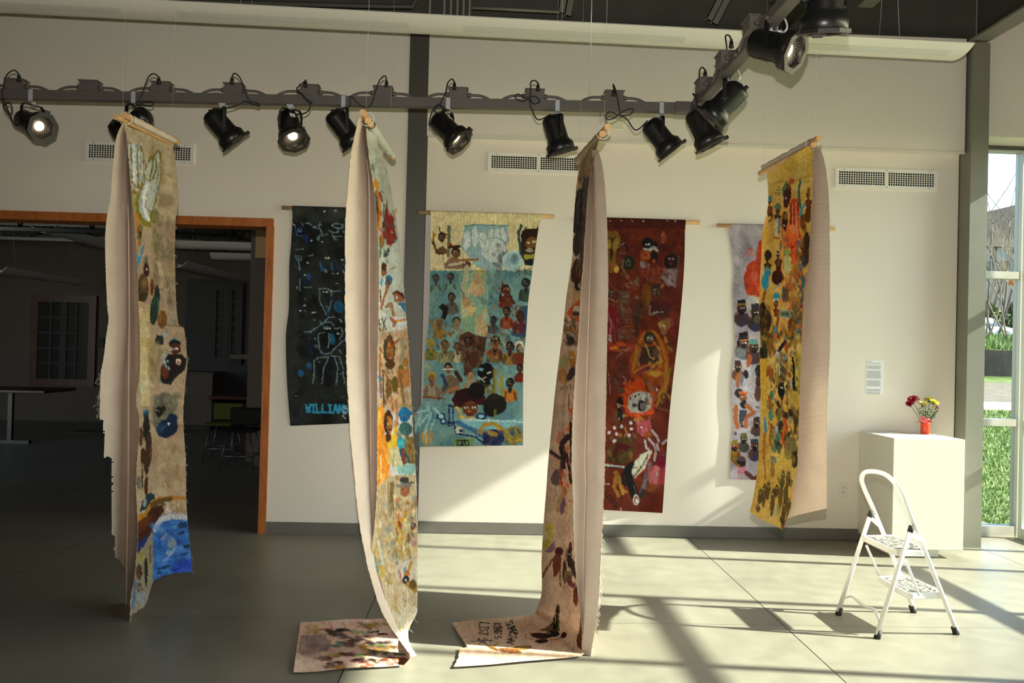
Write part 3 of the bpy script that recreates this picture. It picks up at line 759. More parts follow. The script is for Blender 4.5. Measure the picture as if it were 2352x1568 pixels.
# outlet
p = onY(1936, 1124, DL); t = empty('wall_outlet', (p.x, DL-.004, p.z), 'white power outlet low on the wall between the yellow banner and the pedestal', 'outlet')
MB().bbox(p.x-.036, p.x+.036, DL-.007, DL, p.z-.058, p.z+.058, .003).build('cover_plate', M['white'], t)
for s in (-1, 1):
    MB().bbox(p.x-.017, p.x+.017, DL-.0095, DL-.006, p.z+s*.021-.014, p.z+s*.021+.014, .002).build('socket', M['white'], t)
    mb = MB(); mb.box(p.x-.009, p.x-.006, DL-.0105, DL-.009, p.z+s*.021-.002, p.z+s*.021+.008); mb.box(p.x+.006, p.x+.009, DL-.0105, DL-.009, p.z+s*.021-.002, p.z+s*.021+.008); mb.cyl((p.x, DL-.0105, p.z+s*.021-.008), (p.x, DL-.009, p.z+s*.021-.008), .003, n=8); mb.build('slots', M['steel_dark'], t)
# text sheet
a = onY(1990, 826, DL); b = onY(2029, 905, DL)
t = empty('wall_text', ((a.x+b.x)/2, DL-.002, (a.z+b.z)/2), 'pale printed text sheet on the wall above the pedestal', 'sign')
MB().box(a.x, b.x, DL-.003, DL-.0005, b.z, a.z).build('sheet', M['paper'], t)
mb = MB(); rnd = random.Random(2); H = a.z-b.z; W = b.x-a.x
H_ = 0; blocks = [(0.02, 2, .35), (.075, 2, .9), (.15, 6, .92), (.30, 13, .95), (.585, 10, .93), (.84, 4, .95), (.925, 4, .9)]
for (s, n, wd) in blocks:
    mb = MB()
    for i in range(n):
        z = a.z-H*(s+.018*i+.02); x = a.x+W*.05
        xe_ = a.x+W*(.05+.87*wd*rnd.uniform(.88, 1.0))
        while x < xe_:
            l = rnd.uniform(.003, .010); mb.box(x, min(x+l, xe_), DL-.0038, DL-.003, z-.0013, z+.0013); x += l+.002
    mb.build('printed_paragraph', M['ink'], t)
# small dark box under the pendant, cream plate under the track
a = onY(1392, 81, D); b = onY(1421, 102, D)
t = empty('sensor_box', ((a.x+b.x)/2, D-.03, b.z), 'small dark metal box on the wall just under the pendant light', 'electrical box')
MB().bbox(a.x, b.x, D-.05, D, b.z, a.z+.02, .004).build('box', M['cap'], t); MB().cyl((a.x-.03, D-.02, a.z), (a.x, D-.02, a.z), .008, n=8).build('connector', M['chrome'], t)
a = onY(1379, 258, D); b = onY(1437, 300, D); t = empty('wall_light_base', ((a.x+b.x)/2, D-.02, (a.z+b.z)/2), 'cream bolted wall plate behind the rod of the third hanging banner', 'plate')
M['cream'] = mat('cream_plastic', (.80, .76, .58), .45)
MB().bbox(a.x, b.x, D-.012, D, b.z+.04, a.z, .004).build('plate', M['wall'], t); MB().bbox(a.x+.05, b.x-.03, D-.05, D-.012, b.z-.01, b.z+.09, .008).build('cover', M['cream'], t)
for s in (0, 1): MB().cyl((a.x+.025+s*(b.x-a.x-.05), D-.024, a.z-.06), (a.x+.025+s*(b.x-a.x-.05), D-.012, a.z-.06), .009, n=8).build('bolt', M['chrome'], t)

# ================================================================== PEDESTAL, VASE, LADDER
X0, X1, Y0_, Y1_ = onY(2053, 1005, 6.18).x, onY(2217, 1007, 6.18).x, 6.18, DL-.01
ZP = onY(2060, 1006, 6.18).z
t = empty('pedestal', ((X0+X1)/2, 6.46, 0), 'white boxy display pedestal in the corner with a vase on top', 'pedestal')
MB().bbox(X0, X1, Y0_, Y1_, .065, ZP, .003).build('body', M['white'], t)
MB().bbox(X0+.02, X1-.16, Y0_+.05, Y1_-.05, 0, .065, .002).build('plinth', M['white'], t)
# vase
vp = onY(2125, 990, 6.60); VX, VY = vp.x, 6.60
k_ = 1.0
M['vase'] = mat('red_orange_glazed_vase', (.80, .06, .015), .3, spec=.6)
M['ribbon'] = mat('sheer_red_ribbon', (.62, .08, .09), .6)
M['gold'] = mat('gold_wire_edge', (.75, .5, .3), .35)
hV = .125
t = empty('vase', (VX, VY, ZP), 'small orange red vase holding cut flowers, on the white pedestal', 'vase')
R_ = .036
mb = MB(); mb.lathe([(.001, 0), (R_*.92, 0), (R_, .008), (R_*1.0, .05), (R_*.98, .085), (R_*.86, .094), (R_*.84, .105), (R_*.92, .115), (R_*.94, hV), (R_*.85, hV), (R_*.8, .1), (.001, .04)], 32, None, (VX, VY, ZP))
mb.build('body', M['vase'], t)
mb = MB()
for s in range(5):
    a2 = -PI/2+(s-2)*.28; z = ZP+.02+.012*s
    mb.tube(smoothline([(VX+math.cos(a2-.3)*R_*1.01, VY+math.sin(a2-.3)*R_*1.01, z), (VX+math.cos(a2)*R_*1.03, VY+math.sin(a2)*R_*1.03, z+.016), (VX+math.cos(a2+.3)*R_*1.01, VY+math.sin(a2+.3)*R_*1.01, z)], 4), .0014, 5)
mb.build('relief_lines', M['vase'], t)
tt = t
mb = MB()
mb.tube([(VX+R_*.9*math.cos(i*PI/12), VY+R_*.9*math.sin(i*PI/12), ZP+.100) for i in range(24)], .004, 6, closed=True)
def ribbon(pts, wv):
    vs = []; wv = Vector(wv)
    for p in smoothline(pts, 5): vs += [p-wv, p+wv]
    mb.add(vs, [(2*i, 2*i+1, 2*i+3, 2*i+2) for i in range(len(vs)//2-1)], True)
c = Vector((VX, VY-R_, ZP+.1))
ribbon([c, c+Vector((-.03, -.01, .03)), c+Vector((-.065, -.01, .035)), c+Vector((-.05, -.015, .008)), c], (0, .002, .010))
ribbon([c, c+Vector((.015, -.01, .012)), c+Vector((.028, -.01, .004)), c], (0, .002, .007))
ribbon([c, c+Vector((-.045, -.01, .006)), c+Vector((-.10, -.012, -.002))], (0, .001, .004))
mb.build('ribbon', M['ribbon'], tt)
# flowers
M['stem'] = mat('flower_stem_green', (.05, .12, .02), .6); M['leaf'] = mat('flower_leaf_green', (.04, .10, .02), .6, var=.3)
def bloom_mat(n, c): return mat(n, c, .6, var=.12, vscale=30)
def flower(name, px, py, kind, col, r, label, yoff=0.0):
    H = onY(px, py, VY+yoff); base = Vector((VX+(H.x-VX)*.12, VY+.005*random.uniform(-1, 1), ZP+.05))
    t = empty(name, base, label, 'flower', None)
    top = H-Vector((0, 0, r*.25))
    pts = smoothline([base, base.lerp(top, .45)+Vector((0, 0, .02)), top], 6); MB().tube(pts, .0022, 6).build('stem', M['stem'], t)
    mb = MB(); rnd = random.Random(int(px)); ax = (top-pts[-3]).normalized(); ax = (ax+Vector((0, -.6, .1))).normalized()
    q = ax.to_track_quat('Z', 'Y').to_matrix()
    if kind == 'carnation':
        for i in range(46):
            a2 = i*2.4; el = (i/46)**.7; rr = r*(.35+.75*el); tilt = 1.35*el
            d = Vector((math.cos(a2)*math.sin(tilt), math.sin(a2)*math.sin(tilt), math.cos(tilt))); s = Vector((-math.sin(a2), math.cos(a2), 0))*r*.34
            p0 = Vector((0, 0, -r*.2)); p1 = d*rr; up = Vector((0, 0, 1))*rnd.uniform(-.1, .15)*r
            mb.add([H+q@v for v in (p0, p1-s*.6+up, p1*1.12-s*.2, p1*1.02+up*.5, p1*1.12+s*.25, p1+s*.6-up)], [(0, 1, 2, 3), (0, 3, 4, 5)])
    else:
        for ring, (n, L, tilt) in enumerate(((14, r, 1.45), (12, r*.82, 1.2), (9, r*.55, .8))):
            for i in range(n):
                a2 = 2*PI*i/n+ring*.2; d = Vector((math.cos(a2)*math.sin(tilt), math.sin(a2)*math.sin(tilt), math.cos(tilt))); s = Vector((-math.sin(a2), math.cos(a2), 0))*r*.17
                mb.add([H+q@v for v in (Vector((0, 0, 0)), d*L*.5-s, d*L, d*L*.5+s)], [(0, 1, 2, 3)])
    mb.build('petals', M[col], t)
    MB().lathe([(.001, -.012), (r*.28, -.010), (r*.34, .0), (r*.2, .006)], 12, q, H-q@Vector((0, 0, r*.25))).build('calyx', M['leaf'], t)
M['crim'] = bloom_mat('crimson_petals', (.45, .01, .04)); M['yel'] = bloom_mat('yellow_petals', (.85, .72, .01)); M['pale'] = bloom_mat('cream_petals', (.70, .62, .28)); M['rusty'] = bloom_mat('rusty_bud_petals', (.45, .12, .06))
flower('carnation', 2098, 920, 'carnation', 'crim', .044, 'upper dark red carnation in the vase')
flower('carnation', 2090, 928, 'carnation', 'crim', .032, 'lower dark red carnation at the outer left of the bouquet', -.02)
flower('daisy', 2136, 918, 'daisy', 'yel', .046, 'tall yellow daisy at the back of the bouquet', .02)
flower('daisy', 2146, 923, 'daisy', 'yel', .046, 'bright yellow daisy leaning right in the bouquet', -.02)
flower('carnation', 2120, 929, 'carnation', 'pale', .040, 'pale cream carnation in the middle of the bouquet', -.01)
flower('carnation', 2126, 918, 'carnation', 'pale', .018, 'small cream bud between the yellow daisies', .02)
flower('carnation', 2151, 936, 'carnation', 'rusty', .018, 'small rusty red bud at the right of the bouquet')
flower('carnation', 2154, 942, 'carnation', 'pale', .014, 'tiny pale bud at the lower right of the bouquet', .01)
def leaf_spray(px, py, label, yo):
    H = onY(px, py, VY+yo); b = Vector((VX, VY, ZP+.09)); t = empty('leaf_stem', b, label, 'leaf', 'green leaves in the vase')
    MB().tube(smoothline([b, b.lerp(H, .5)+Vector((0, 0, .015)), H], 5), .0016, 5).build('stem', M['stem'], t)
    mb = MB(); rnd = random.Random(px)
    for k in range(5):
        p = b.lerp(H, .4+.13*k)+Vector((0, 0, .01)); d = Vector((rnd.uniform(-1, 1), rnd.uniform(-.6, .6), rnd.uniform(-.7, .3))).normalized(); L = rnd.uniform(.022, .036); s = d.cross(Vector((0, 1, .3))).normalized()*.006
        mb.add([p, p+d*L*.45-s, p+d*L, p+d*L*.45+s], [(0, 1, 2, 3)])
    mb.build('leaves', M['leaf'], t)
for k, (x, y, yo) in enumerate(((2108, 938, 0), (2114, 945, -.02), (2148, 952, 0), (2152, 948, .02), (2140, 940, -.02), (2128, 944, .01))):
    leaf_spray(x, y, ['green leaves under the red carnations', 'low green leaves by the ribbon', 'green leaves drooping to the right of the vase', 'green leaves behind the rusty bud', 'green leaves under the yellow daisies', 'green leaves in the middle of the bouquet'][k], yo)

# ladder ------------------------------------------------------------
def ladder():
    fA = onZ(1925, 1412); fB = onZ(2014, 1466); rA = onZ(2099, 1406); rB = onZ(2197, 1456)   # two feet near/left (step side), two far/right
    c = (fA+fB+rA+rB)/4
    t = empty('step_ladder', (c.x, c.y, 0), 'old white two step folding ladder with a hoop handle, black rubber feet', 'ladder')
    # frame F: hoop frame feet at rA (left/back) and rB (right/front); frame S: step supports feet at fA, fB
    def on(px, py, ref): return onY(px, py, ref)
    YA = (fA.y+rA.y)/2; YB_ = (fB.y+rB.y)/2
    r = .0125
    # hoop
    topA = [(2099, 1400, 'a'), (2062, 1310, 'a'), (2033, 1235, 'a'), (2004, 1165, 'a'), (1984, 1117, 'a')]
    def dep(s, py):   # depth of a rail at height: converge slightly to the top
        return (YA, YB_)[s]
    left = [Vector((rA.x, rA.y, .02))]+[onY(x, y, YA) for x, y in ((2060, 1303), (2031, 1230), (2004, 1165), (1985, 1122))]
    hoop = [onY(1979, 1098, YA-.04), onY(1990, 1083, YA-.10), onY(2025, 1086, YA-.20), onY(2050, 1103, YA-.28), onY(2075, 1142, YB_+.02)]
    right = [onY(x, y, YB_) for x, y in ((2092, 1185), (2110, 1228), (2150, 1330))]+[Vector((rB.x, rB.y, .02))]
    MB().tube(smoothline(left+hoop+right, 6), r, 12).build('hoop_frame', M['ladder'], t)
    # rear legs (towards the left)
    tA = onY(2000, 1178, YA-.01); tB = onY(2093, 1212, YB_-.01)
    MB().tube([tA, Vector((fA.x, fA.y, .02))], r, 12).build('leg', M['ladder'], t)
    MB().tube([tB, Vector((fB.x, fB.y, .02))], r, 12).build('leg', M['ladder'], t)
    # brace between the two legs
    bA = onY(1941, 1372, YA); bB = onY(2022, 1420, YB_)
    MB().tube(smoothline([bA, bA+Vector((.03, -.03, .015)), bA.lerp(bB, .5)+Vector((.01, 0, .01)), bB+Vector((-.01, .05, .03)), bB+Vector((0, .0, -.02))], 6), .008, 8).build('brace', M['ladder'], t)
    for p, q in ((tA, (fA.x, fA.y)), (tB, (fB.x, fB.y))):
        d = (p-Vector((q[0], q[1], .02))).normalized(); MB().cyl(p-d*.025, p+d*.012, r*1.18, n=12).build('top_cap', M['rubber'], t)
    for p, q in (((fA.x, fA.y, 0), tA), ((fB.x, fB.y, 0), tB), ((rA.x, rA.y, 0), left[1]), ((rB.x, rB.y, 0), right[-2])):
        p = Vector(p); d = (Vector(q)-p).normalized(); MB().cyl(p, p+d*.045, r*1.45, r*1.3, n=12).build('rubber_foot', M['rubber'], t)
    # hinge links near the caps
    for s, (a, b, Yv) in enumerate((((2001, 1190), (2022, 1208), YA), ((2094, 1226), (2116, 1243), YB_))):
        A = onY(*a, Yv-.012); B = onY(*b, Yv-.012); mb = MB(); d = (B-A).normalized(); n = Vector((0, 1, 0)).cross(d)*.011
        mb.prism([A-n, A+n, B+n, B-n], (0, -.003, 0)); mb.cyl(B, B+Vector((0, -.006, 0)), .006, n=8); mb.build('hinge_link', M['ladder'], t)
    # steps
    def step(P, z, nm):
        """P: four pixel corners back-left, front-left(near), front-right(near), back-right ; on height z"""
        Q = [onZ(x, y, z) for x, y in P]; h = .035
        mb = MB(); n = len(Q); vs = [q for q in Q]+[q-Vector((0, 0, h)) for q in Q]
        mb.add(vs, [tuple(range(n)), tuple(range(n, 2*n))[::-1]]+[(i, (i+1) % n, n+(i+1) % n, n+i) for i in range(n)])
        o = mb.build('step', M['ladder'], t); md = o.modifiers.new('b', 'BEVEL'); md.width = .006; md.segments = 2
        cc = sum(Q, Vector())/n; K = [cc+(q-cc)*.84+Vector((0, 0, .0025)) for q in Q]
        mb = MB(); mb.prism([k-Vector((0, 0, .0015)) for k in K], (0, 0, .0015)); mb.build('tread_pad', M['tread'], o)
        return o, Q
    def tread_mat():
        m = mat('worn_patterned_tread', (.5, .5, .42), .7); tn = m.node_tree; b = tn.nodes['Principled BSDF']; tc = tn.nodes.new('ShaderNodeTexCoord')
        n = tn.nodes.new('ShaderNodeTexNoise'); n.inputs['Scale'].default_value = 22; n.inputs['Detail'].default_value = 3; n.inputs['Distortion'].default_value = 2.5
        rr = tn.nodes.new('ShaderNodeValToRGB'); rr.color_ramp.elements[0].position = .44; rr.color_ramp.elements[1].position = .56; rr.color_ramp.elements[0].color = (.04, .04, .035, 1); rr.color_ramp.elements[1].color = (.42, .40, .30, 1)
        tn.links.new(tc.outputs['Object'], n.inputs['Vector']); tn.links.new(n.outputs['Fac'], rr.inputs[0]); tn.links.new(rr.outputs[0], b.inputs['Base Color']); return m
    M['tread'] = tread_mat()
    step([(1979, 1228), (2050, 1227), (2128, 1260), (2122, 1264), (2060, 1262), (2045, 1258)], .47, 's')
    step([(2016, 1322), (2083, 1320), (2168, 1356), (2162, 1361), (2095, 1362), (2082, 1360)], .235, 's')
    # link bars between the steps
    MB().tube([onY(1990, 1252, YA+.01), onY(2020, 1322, YA+.01)], .008, 8).build('link_bar', M['ladder'], t)
    MB().tube([onY(2080, 1286, YB_-.02), onY(2111, 1367, YB_-.02)], .008, 8).build('link_bar', M['ladder'], t)
    # rust patches
    p = onY(1958, 1305, YA-.0); d = (tA-Vector((fA.x, fA.y, .02))).normalized(); MB().cyl(p-d*.014, p+d*.014, r*1.06, n=12).build('rust_band', M['rust'], t)
ladder()
# ================================================================== PAINTED CLOTHS
def vnoise(x, y, seed=0):
    def h(i, j): 
        n = np.sin(i*127.1+j*311.7+seed*74.7)*43758.5453; return n-np.floor(n)
    xi, yi = np.floor(x), np.floor(y); fx, fy = x-xi, y-yi; fx = fx*fx*(3-2*fx); fy = fy*fy*(3-2*fy)
    return (h(xi, yi)*(1-fx)+h(xi+1, yi)*fx)*(1-fy)+(h(xi, yi+1)*(1-fx)+h(xi+1, yi+1)*fx)*fy
def fbm(x, y, seed=0, o=3):
    s = 0; a = .5; t = 0
    for k in range(o): s = s+a*vnoise(x*2**k, y*2**k, seed+k*9); t += a; a *= .5
    return s/t
SEG = {'A': [(0, 1, .5, 0), (.5, 0, 1, 1), (.2, .6, .8, .6)], 'C': [(.9, .1, .3, 0), (.3, 0, 0, .5), (0, .5, .3, 1), (.3, 1, .9, .9)], 'D': [(0, 0, 0, 1), (0, 0, .8, .3), (.8, .3, .8, .7), (.8, .7, 0, 1)],
 'E': [(0, 0, 0, 1), (0, 0, .9, 0), (0, .5, .7, .5), (0, 1, .9, 1)], 'F': [(0, 0, 0, 1), (0, 0, .9, 0), (0, .5, .7, .5)], 'G': [(.9, .1, .3, 0), (.3, 0, 0, .5), (0, .5, .3, 1), (.3, 1, .9, .9), (.9, .9, .9, .5), (.9, .5, .5, .5)],
 'H': [(0, 0, 0, 1), (1, 0, 1, 1), (0, .5, 1, .5)], 'I': [(.5, 0, .5, 1), (.1, 0, .9, 0), (.1, 1, .9, 1)], 'J': [(.7, 0, .7, .8), (.7, .8, .3, 1), (.3, 1, 0, .7)], 'K': [(0, 0, 0, 1), (1, 0, 0, .5), (0, .5, 1, 1)], 'L': [(0, 0, 0, 1), (0, 1, .8, 1)],
 'M': [(0, 1, .1, 0), (.1, 0, .5, .7), (.5, .7, .9, 0), (.9, 0, 1, 1)], 'N': [(0, 1, 0, 0), (0, 0, 1, 1), (1, 1, 1, 0)], 'O': [(.5, 0, 0, .5), (0, .5, .5, 1), (.5, 1, 1, .5), (1, .5, .5, 0)], 'R': [(0, 0, 0, 1), (0, 0, .8, .2), (.8, .2, 0, .5), (0, .5, .9, 1)],
 'S': [(.9, .1, .2, .1), (.2, .1, .1, .45), (.1, .45, .9, .55), (.9, .55, .8, .95), (.8, .95, 0, .9)], 'T': [(0, 0, 1, 0), (.5, 0, .5, 1)], 'U': [(0, 0, .1, .9), (.1, .9, .9, .9), (.9, .9, 1, 0)], 'W': [(0, 0, .25, 1), (.25, 1, .5, .3), (.5, .3, .75, 1), (.75, 1, 1, 0)],
 "'": [(.3, 0, .3, .25)], '*': [(.5, 0, .5, 1), (0, .2, 1, .8), (0, .8, 1, .2)], '1': [(0, 0, 1, 0), (.8, 0, .8, 1)], '2': [(.1, 0, .9, .1), (.9, .1, .9, 1), (0, 1, .9, 1)], '3': [(0, 0, .9, 0), (.9, 0, .9, 1), (.1, .4, .1, 1)], '4': [(.5, 0, .5, .4)], '5': [(0, 0, .3, 1), (.3, .5, 1, 0), (1, 0, .9, .6)]}

class Paint:
    def __init__(s, px, py, gain=1.0, warp=1.2, seed=1):
        s.gain = gain; s.seed = seed
        s.px0, s.py0 = px, py
        s.x = px+warp*2*(fbm(px/5, py/5, seed)-.5)*2+warp*(vnoise(px/1.7, py/1.7, seed+3)-.5)*1.2
        s.y = py+warp*2*(fbm(px/5, py/5, seed+50)-.5)*2+warp*(vnoise(px/1.7, py/1.7, seed+53)-.5)*1.2
        s.g = vnoise(px/2.2, py/6.0, seed+7)
        s.c = np.zeros((len(px), 3)); s.T(0, 0, 1); s.n = 0
    def T(s, ox, oy, sc): s.o = (ox, oy, sc); return s
    def q(s, x, y): return s.o[0]+x/s.o[2], s.o[1]+y/s.o[2]
    def col(s, c): return np.array(lin(c))*s.gain
    def put(s, idx, a, c, var=.35):
        s.n += 1
        k = 1+var*((s.g[idx]-.5)+.6*(np.sin(s.px0[idx]*.9+s.n)*.5*s.g[idx]))
        s.c[idx] = s.c[idx]*(1-a[:, None])+(s.col(c)[None, :]*k[:, None])*a[:, None]
    def fill(s, c1, c2=None, scale=25, c3=None):
        f = fbm(s.px0/scale, s.py0/scale, s.seed+11, 4)
        f = np.clip((f-.3)/.4, 0, 1)[:, None]
        s.c = s.col(c1)[None]*(1-f)+s.col(c2 or c1)[None]*f; s.c *= (1+.12*(s.g-.5))[:, None]
    def grad(s, y0, y1, c, a=1.0, x0=-1e9, x1=1e9):
        """lay a wash over rows y0..y1"""
        y0 = s.q(0, y0)[1]; y1 = s.q(0, y1)[1]; X0 = s.q(x0, 0)[0] if x0 > -1e8 else -1e9; X1 = s.q(x1, 0)[0] if x1 < 1e8 else 1e9
        idx = np.nonzero((s.y > y0) & (s.y < y1) & (s.x > X0) & (s.x < X1))[0]
        e = np.clip(np.minimum(s.y[idx]-y0, y1-s.y[idx])/2.0, 0, 1)*a; s.put(idx, e, c)
    def E(s, x, y, rx, ry, c, ang=0, a=1.0, soft=.8):
        x, y = s.q(x, y); rx /= s.o[2]; ry /= s.o[2]; R = max(rx, ry)+3
        idx = np.nonzero((np.abs(s.x-x) < R) & (np.abs(s.y-y) < R))[0]
        if not len(idx): return s
        if a <= .6: soft = max(soft, min(rx, ry)*.9)
        t = math.radians(ang); dx = s.x[idx]-x; dy = s.y[idx]-y; u = dx*math.cos(t)+dy*math.sin(t); v = -dx*math.sin(t)+dy*math.cos(t)
        d = (1-np.sqrt((u/rx)**2+(v/ry)**2))*min(rx, ry); s.put(idx, np.clip(d/soft+.5, 0, 1)*a, c); return s
    def L(s, pts, w, c, a=1.0):
        P = [s.q(*p) for p in pts]; w = max(w/s.o[2], .9); X = [p[0] for p in P]; Y = [p[1] for p in P]
        idx = np.nonzero((s.x > min(X)-w-1) & (s.x < max(X)+w+1) & (s.y > min(Y)-w-1) & (s.y < max(Y)+w+1))[0]
        if not len(idx): return s
        best = np.full(len(idx), 1e9); x = s.x[idx]; y = s.y[idx]
        for (a0, b0), (a1, b1) in zip(P, P[1:]):
            dx, dy = a1-a0, b1-b0; t = np.clip(((x-a0)*dx+(y-b0)*dy)/(dx*dx+dy*dy+1e-9), 0, 1); best = np.minimum(best, np.hypot(x-a0-t*dx, y-b0-t*dy))
        s.put(idx, np.clip((w/2-best)/.7+.5, 0, 1)*a, c); return s
    def G(s, pts, c, a=1.0):
        P = np.array([s.q(*p) for p in pts]); x0, y0 = P.min(0)-2; x1, y1 = P.max(0)+2
        idx = np.nonzero((s.x > x0) & (s.x < x1) & (s.y > y0) & (s.y < y1))[0]
        if not len(idx): return s
        x = s.x[idx]; y = s.y[idx]; ins = np.zeros(len(idx), bool); best = np.full(len(idx), 1e9); n = len(P)
        for i in range(n):
            (a0, b0), (a1, b1) = P[i], P[(i+1) % n]
            cr = ((b0 > y) != (b1 > y)) & (x < (a1-a0)*(y-b0)/((b1-b0) or 1e-9)+a0); ins ^= cr
            dx, dy = a1-a0, b1-b0; t = np.clip(((x-a0)*dx+(y-b0)*dy)/(dx*dx+dy*dy+1e-9), 0, 1); best = np.minimum(best, np.hypot(x-a0-t*dx, y-b0-t*dy))
        sd = np.where(ins, best, -best); s.put(idx, np.clip(sd/.8+.5, 0, 1)*a, c); return s
    def F(s, x, y, r, skin, hair='210', cloth=None, eye='a89c88', turn=0.0, beard=None):
        """a painted bust: shoulders, neck, head, hair, face"""
        if cloth:
            s.E(x, y+2.7*r, 1.75*r, 1.6*r, cloth); s.E(x-1.25*r, y+2.9*r, .45*r, 1.2*r, skin, 12, .7); s.E(x+1.2*r, y+2.9*r, .42*r, 1.15*r, skin, -14, .7)
            s.E(x, y+1.45*r, .5*r, .75*r, skin)
        s.E(x, y-.25*r, 1.02*r, 1.15*r, hair); s.E(x+turn*r*.2, y+.15*r, .78*r, .98*r, skin)
        s.E(x+(.3+.2*turn)*r, y+.25*r, .34*r, .7*r, hair, 0, .28)
        if beard: s.E(x+turn*.2*r, y+.85*r, .55*r, .4*r, beard)
        for q in (-1, 1): s.E(x+(q*.34+turn*.25)*r, y+.0*r, .16*r, .10*r, eye); s.E(x+(q*.34+turn*.25)*r, y+.0*r, .08*r, .1*r, '111')
        s.L([(x+turn*.3*r, y+.1*r), (x+turn*.35*r, y+.42*r)], .12*r, hair, .6); s.E(x+turn*.2*r, y+.68*r, .3*r, .09*r, '722')
        s.E(x-.3*r, y-.55*r, .25*r, .1*r, 'ccb', -20, .35); return s
    def text(s, t, x, y, w, h, gap, lw, c, ang=0, a=1.0):
        k = math.radians(ang); ca, sa = math.cos(k), math.sin(k)
        for i, ch in enumerate(t):
            for (a0, b0, a1, b1) in SEG.get(ch, ()):
                pts = []
                for u, v in ((a0, b0), (a1, b1)):
                    X = i*(w+gap)+u*w; Y = v*h; pts.append((x+X*ca-Y*sa, y+X*sa+Y*ca))
                s.L(pts, lw, c, a)
        return s
    def rnd(s, n, box, cols, r=(2, 6), ang=90, asp=2.5, a=.8, seed=0):
        """loose brush dabs"""
        rn = random.Random(seed)
        for i in range(n):
            q = rn.uniform(*r); s.E(rn.uniform(box[0], box[2]), rn.uniform(box[1], box[3]), q*asp, q, rn.choice(cols), ang+rn.uniform(-20, 20), a*rn.uniform(.6, 1))
        return s

def _fine(s, n, boxes, cols, seed, r=(4.5, 11), asp=2.8, ang=84, a=.85):
    for i, b in enumerate(boxes): s.rnd(n, b, cols, r, ang, asp, a, seed+i)
Paint.fine = _fine

def grid_cloth(name, G, m, parent, paintf=None, gain=1.0, warp=1.2, seed=1, clip=None, ragged=0.0):
    """G: array rows x cols x 3 of world points"""
    nr, nc = G.shape[:2]; P = G.reshape(-1, 3); off = np.array(wloc(parent)) if parent is not None else np.zeros(3)
    px, py = proj(P)
    idx = np.arange(nr*nc).reshape(nr, nc)
    q = np.stack([idx[:-1, :-1], idx[1:, :-1], idx[1:, 1:], idx[:-1, 1:]], -1).reshape(-1, 4)
    if clip is not None:
        cx = px[q].mean(1); cy = py[q].mean(1); C = np.array(clip, float); ins = np.zeros(len(q), bool); jx = cx+(vnoise(cx/3, cy/3, 5)-.5)*2.0; jy = cy+(vnoise(cx/3, cy/3, 6)-.5)*2.0
        for i in range(len(C)):
            (a0, b0), (a1, b1) = C[i], C[(i+1) % len(C)]
            ins ^= ((b0 > jy) != (b1 > jy)) & (jx < (a1-a0)*(jy-b0)/((b1-b0) or 1e-9)+a0)
        q = q[ins]
    nrm = np.cross(P[q[:, 2]]-P[q[:, 0]], P[q[:, 3]]-P[q[:, 1]]); ctr = P[q].mean(1)
    if paintf is not None and (nrm*(CPOS-ctr)).sum() < 0: q = q[:, ::-1]
    me = bpy.data.meshes.new(name); me.from_pydata((P-off).tolist(), [], q.tolist()); me.polygons.foreach_set('use_smooth', [True]*len(q)); me.update()
    if clip is not None:
        import bmesh
        bm = bmesh.new(); bm.from_mesh(me); bm.verts.ensure_lookup_table(); lay = bm.verts.layers.int.new('oi')
        for i, v in enumerate(bm.verts): v[lay] = i
        bmesh.ops.delete(bm, geom=[v for v in bm.verts if not v.link_faces], context='VERTS'); keep = [v[lay] for v in bm.verts]; bm.verts.layers.int.remove(bm.verts.layers.int['oi']); bm.to_mesh(me); bm.free()
        px = px[keep]; py = py[keep]
    if paintf is not None:
        pt = Paint(px, py, gain, warp, seed); paintf(pt)
        c = pt.c*(1+.34*(fbm(px/7, py/9, seed+90)-.5)+.30*(vnoise(px/1.9, py/3.2, seed+91)-.5))[:, None]
        for k in range(3): c[:, k] *= 1+.16*(fbm(px/11, py/8, seed+95+k*3)-.5)
        c = np.clip(c, .003, .92)
        at = me.color_attributes.new('paint', 'FLOAT_COLOR', 'POINT'); buf = np.ones((len(px), 4), np.float32); buf[:, :3] = c; at.data.foreach_set('color', buf.ravel())
    me.materials.append(m)
    o = bpy.data.objects.new(name, me); COL.objects.link(o)
    if parent is not None: o.parent = parent
    return o

def curve3(pts, y0, y1, n, edge=0.0, seed=0, zmode=True):
    """image polyline -> smooth 3-d curve, depth going from y0 (top) to y1 (bottom); ends lying on the floor are given as (px,py,'f')"""
    out = []; ys = [p[1] for p in pts if len(p) == 2]; a, b = ys[0], ys[-1]
    for p in pts:
        if len(p) == 3: out.append(onZ(p[0], p[1], p[2]))
        else:
            t = (p[1]-a)/((b-a) or 1); out.append(onY(p[0], p[1], y0+(y1-y0)*t))
    S = smoothline(out, 10); L = [0]
    for i in range(1, len(S)): L.append(L[-1]+(S[i]-S[i-1]).length)
    L = np.array(L); S = np.array([list(s) for s in S]); u = np.linspace(0, L[-1], n)
    C = np.stack([np.interp(u, L, S[:, k]) for k in range(3)], 1)
    if edge: 
        rn = np.random.RandomState(seed); C[:, 0] += rn.normal(0, edge, n); C[:, 1] += rn.normal(0, edge, n)
    return C
def by_floor(C, n):
    return C

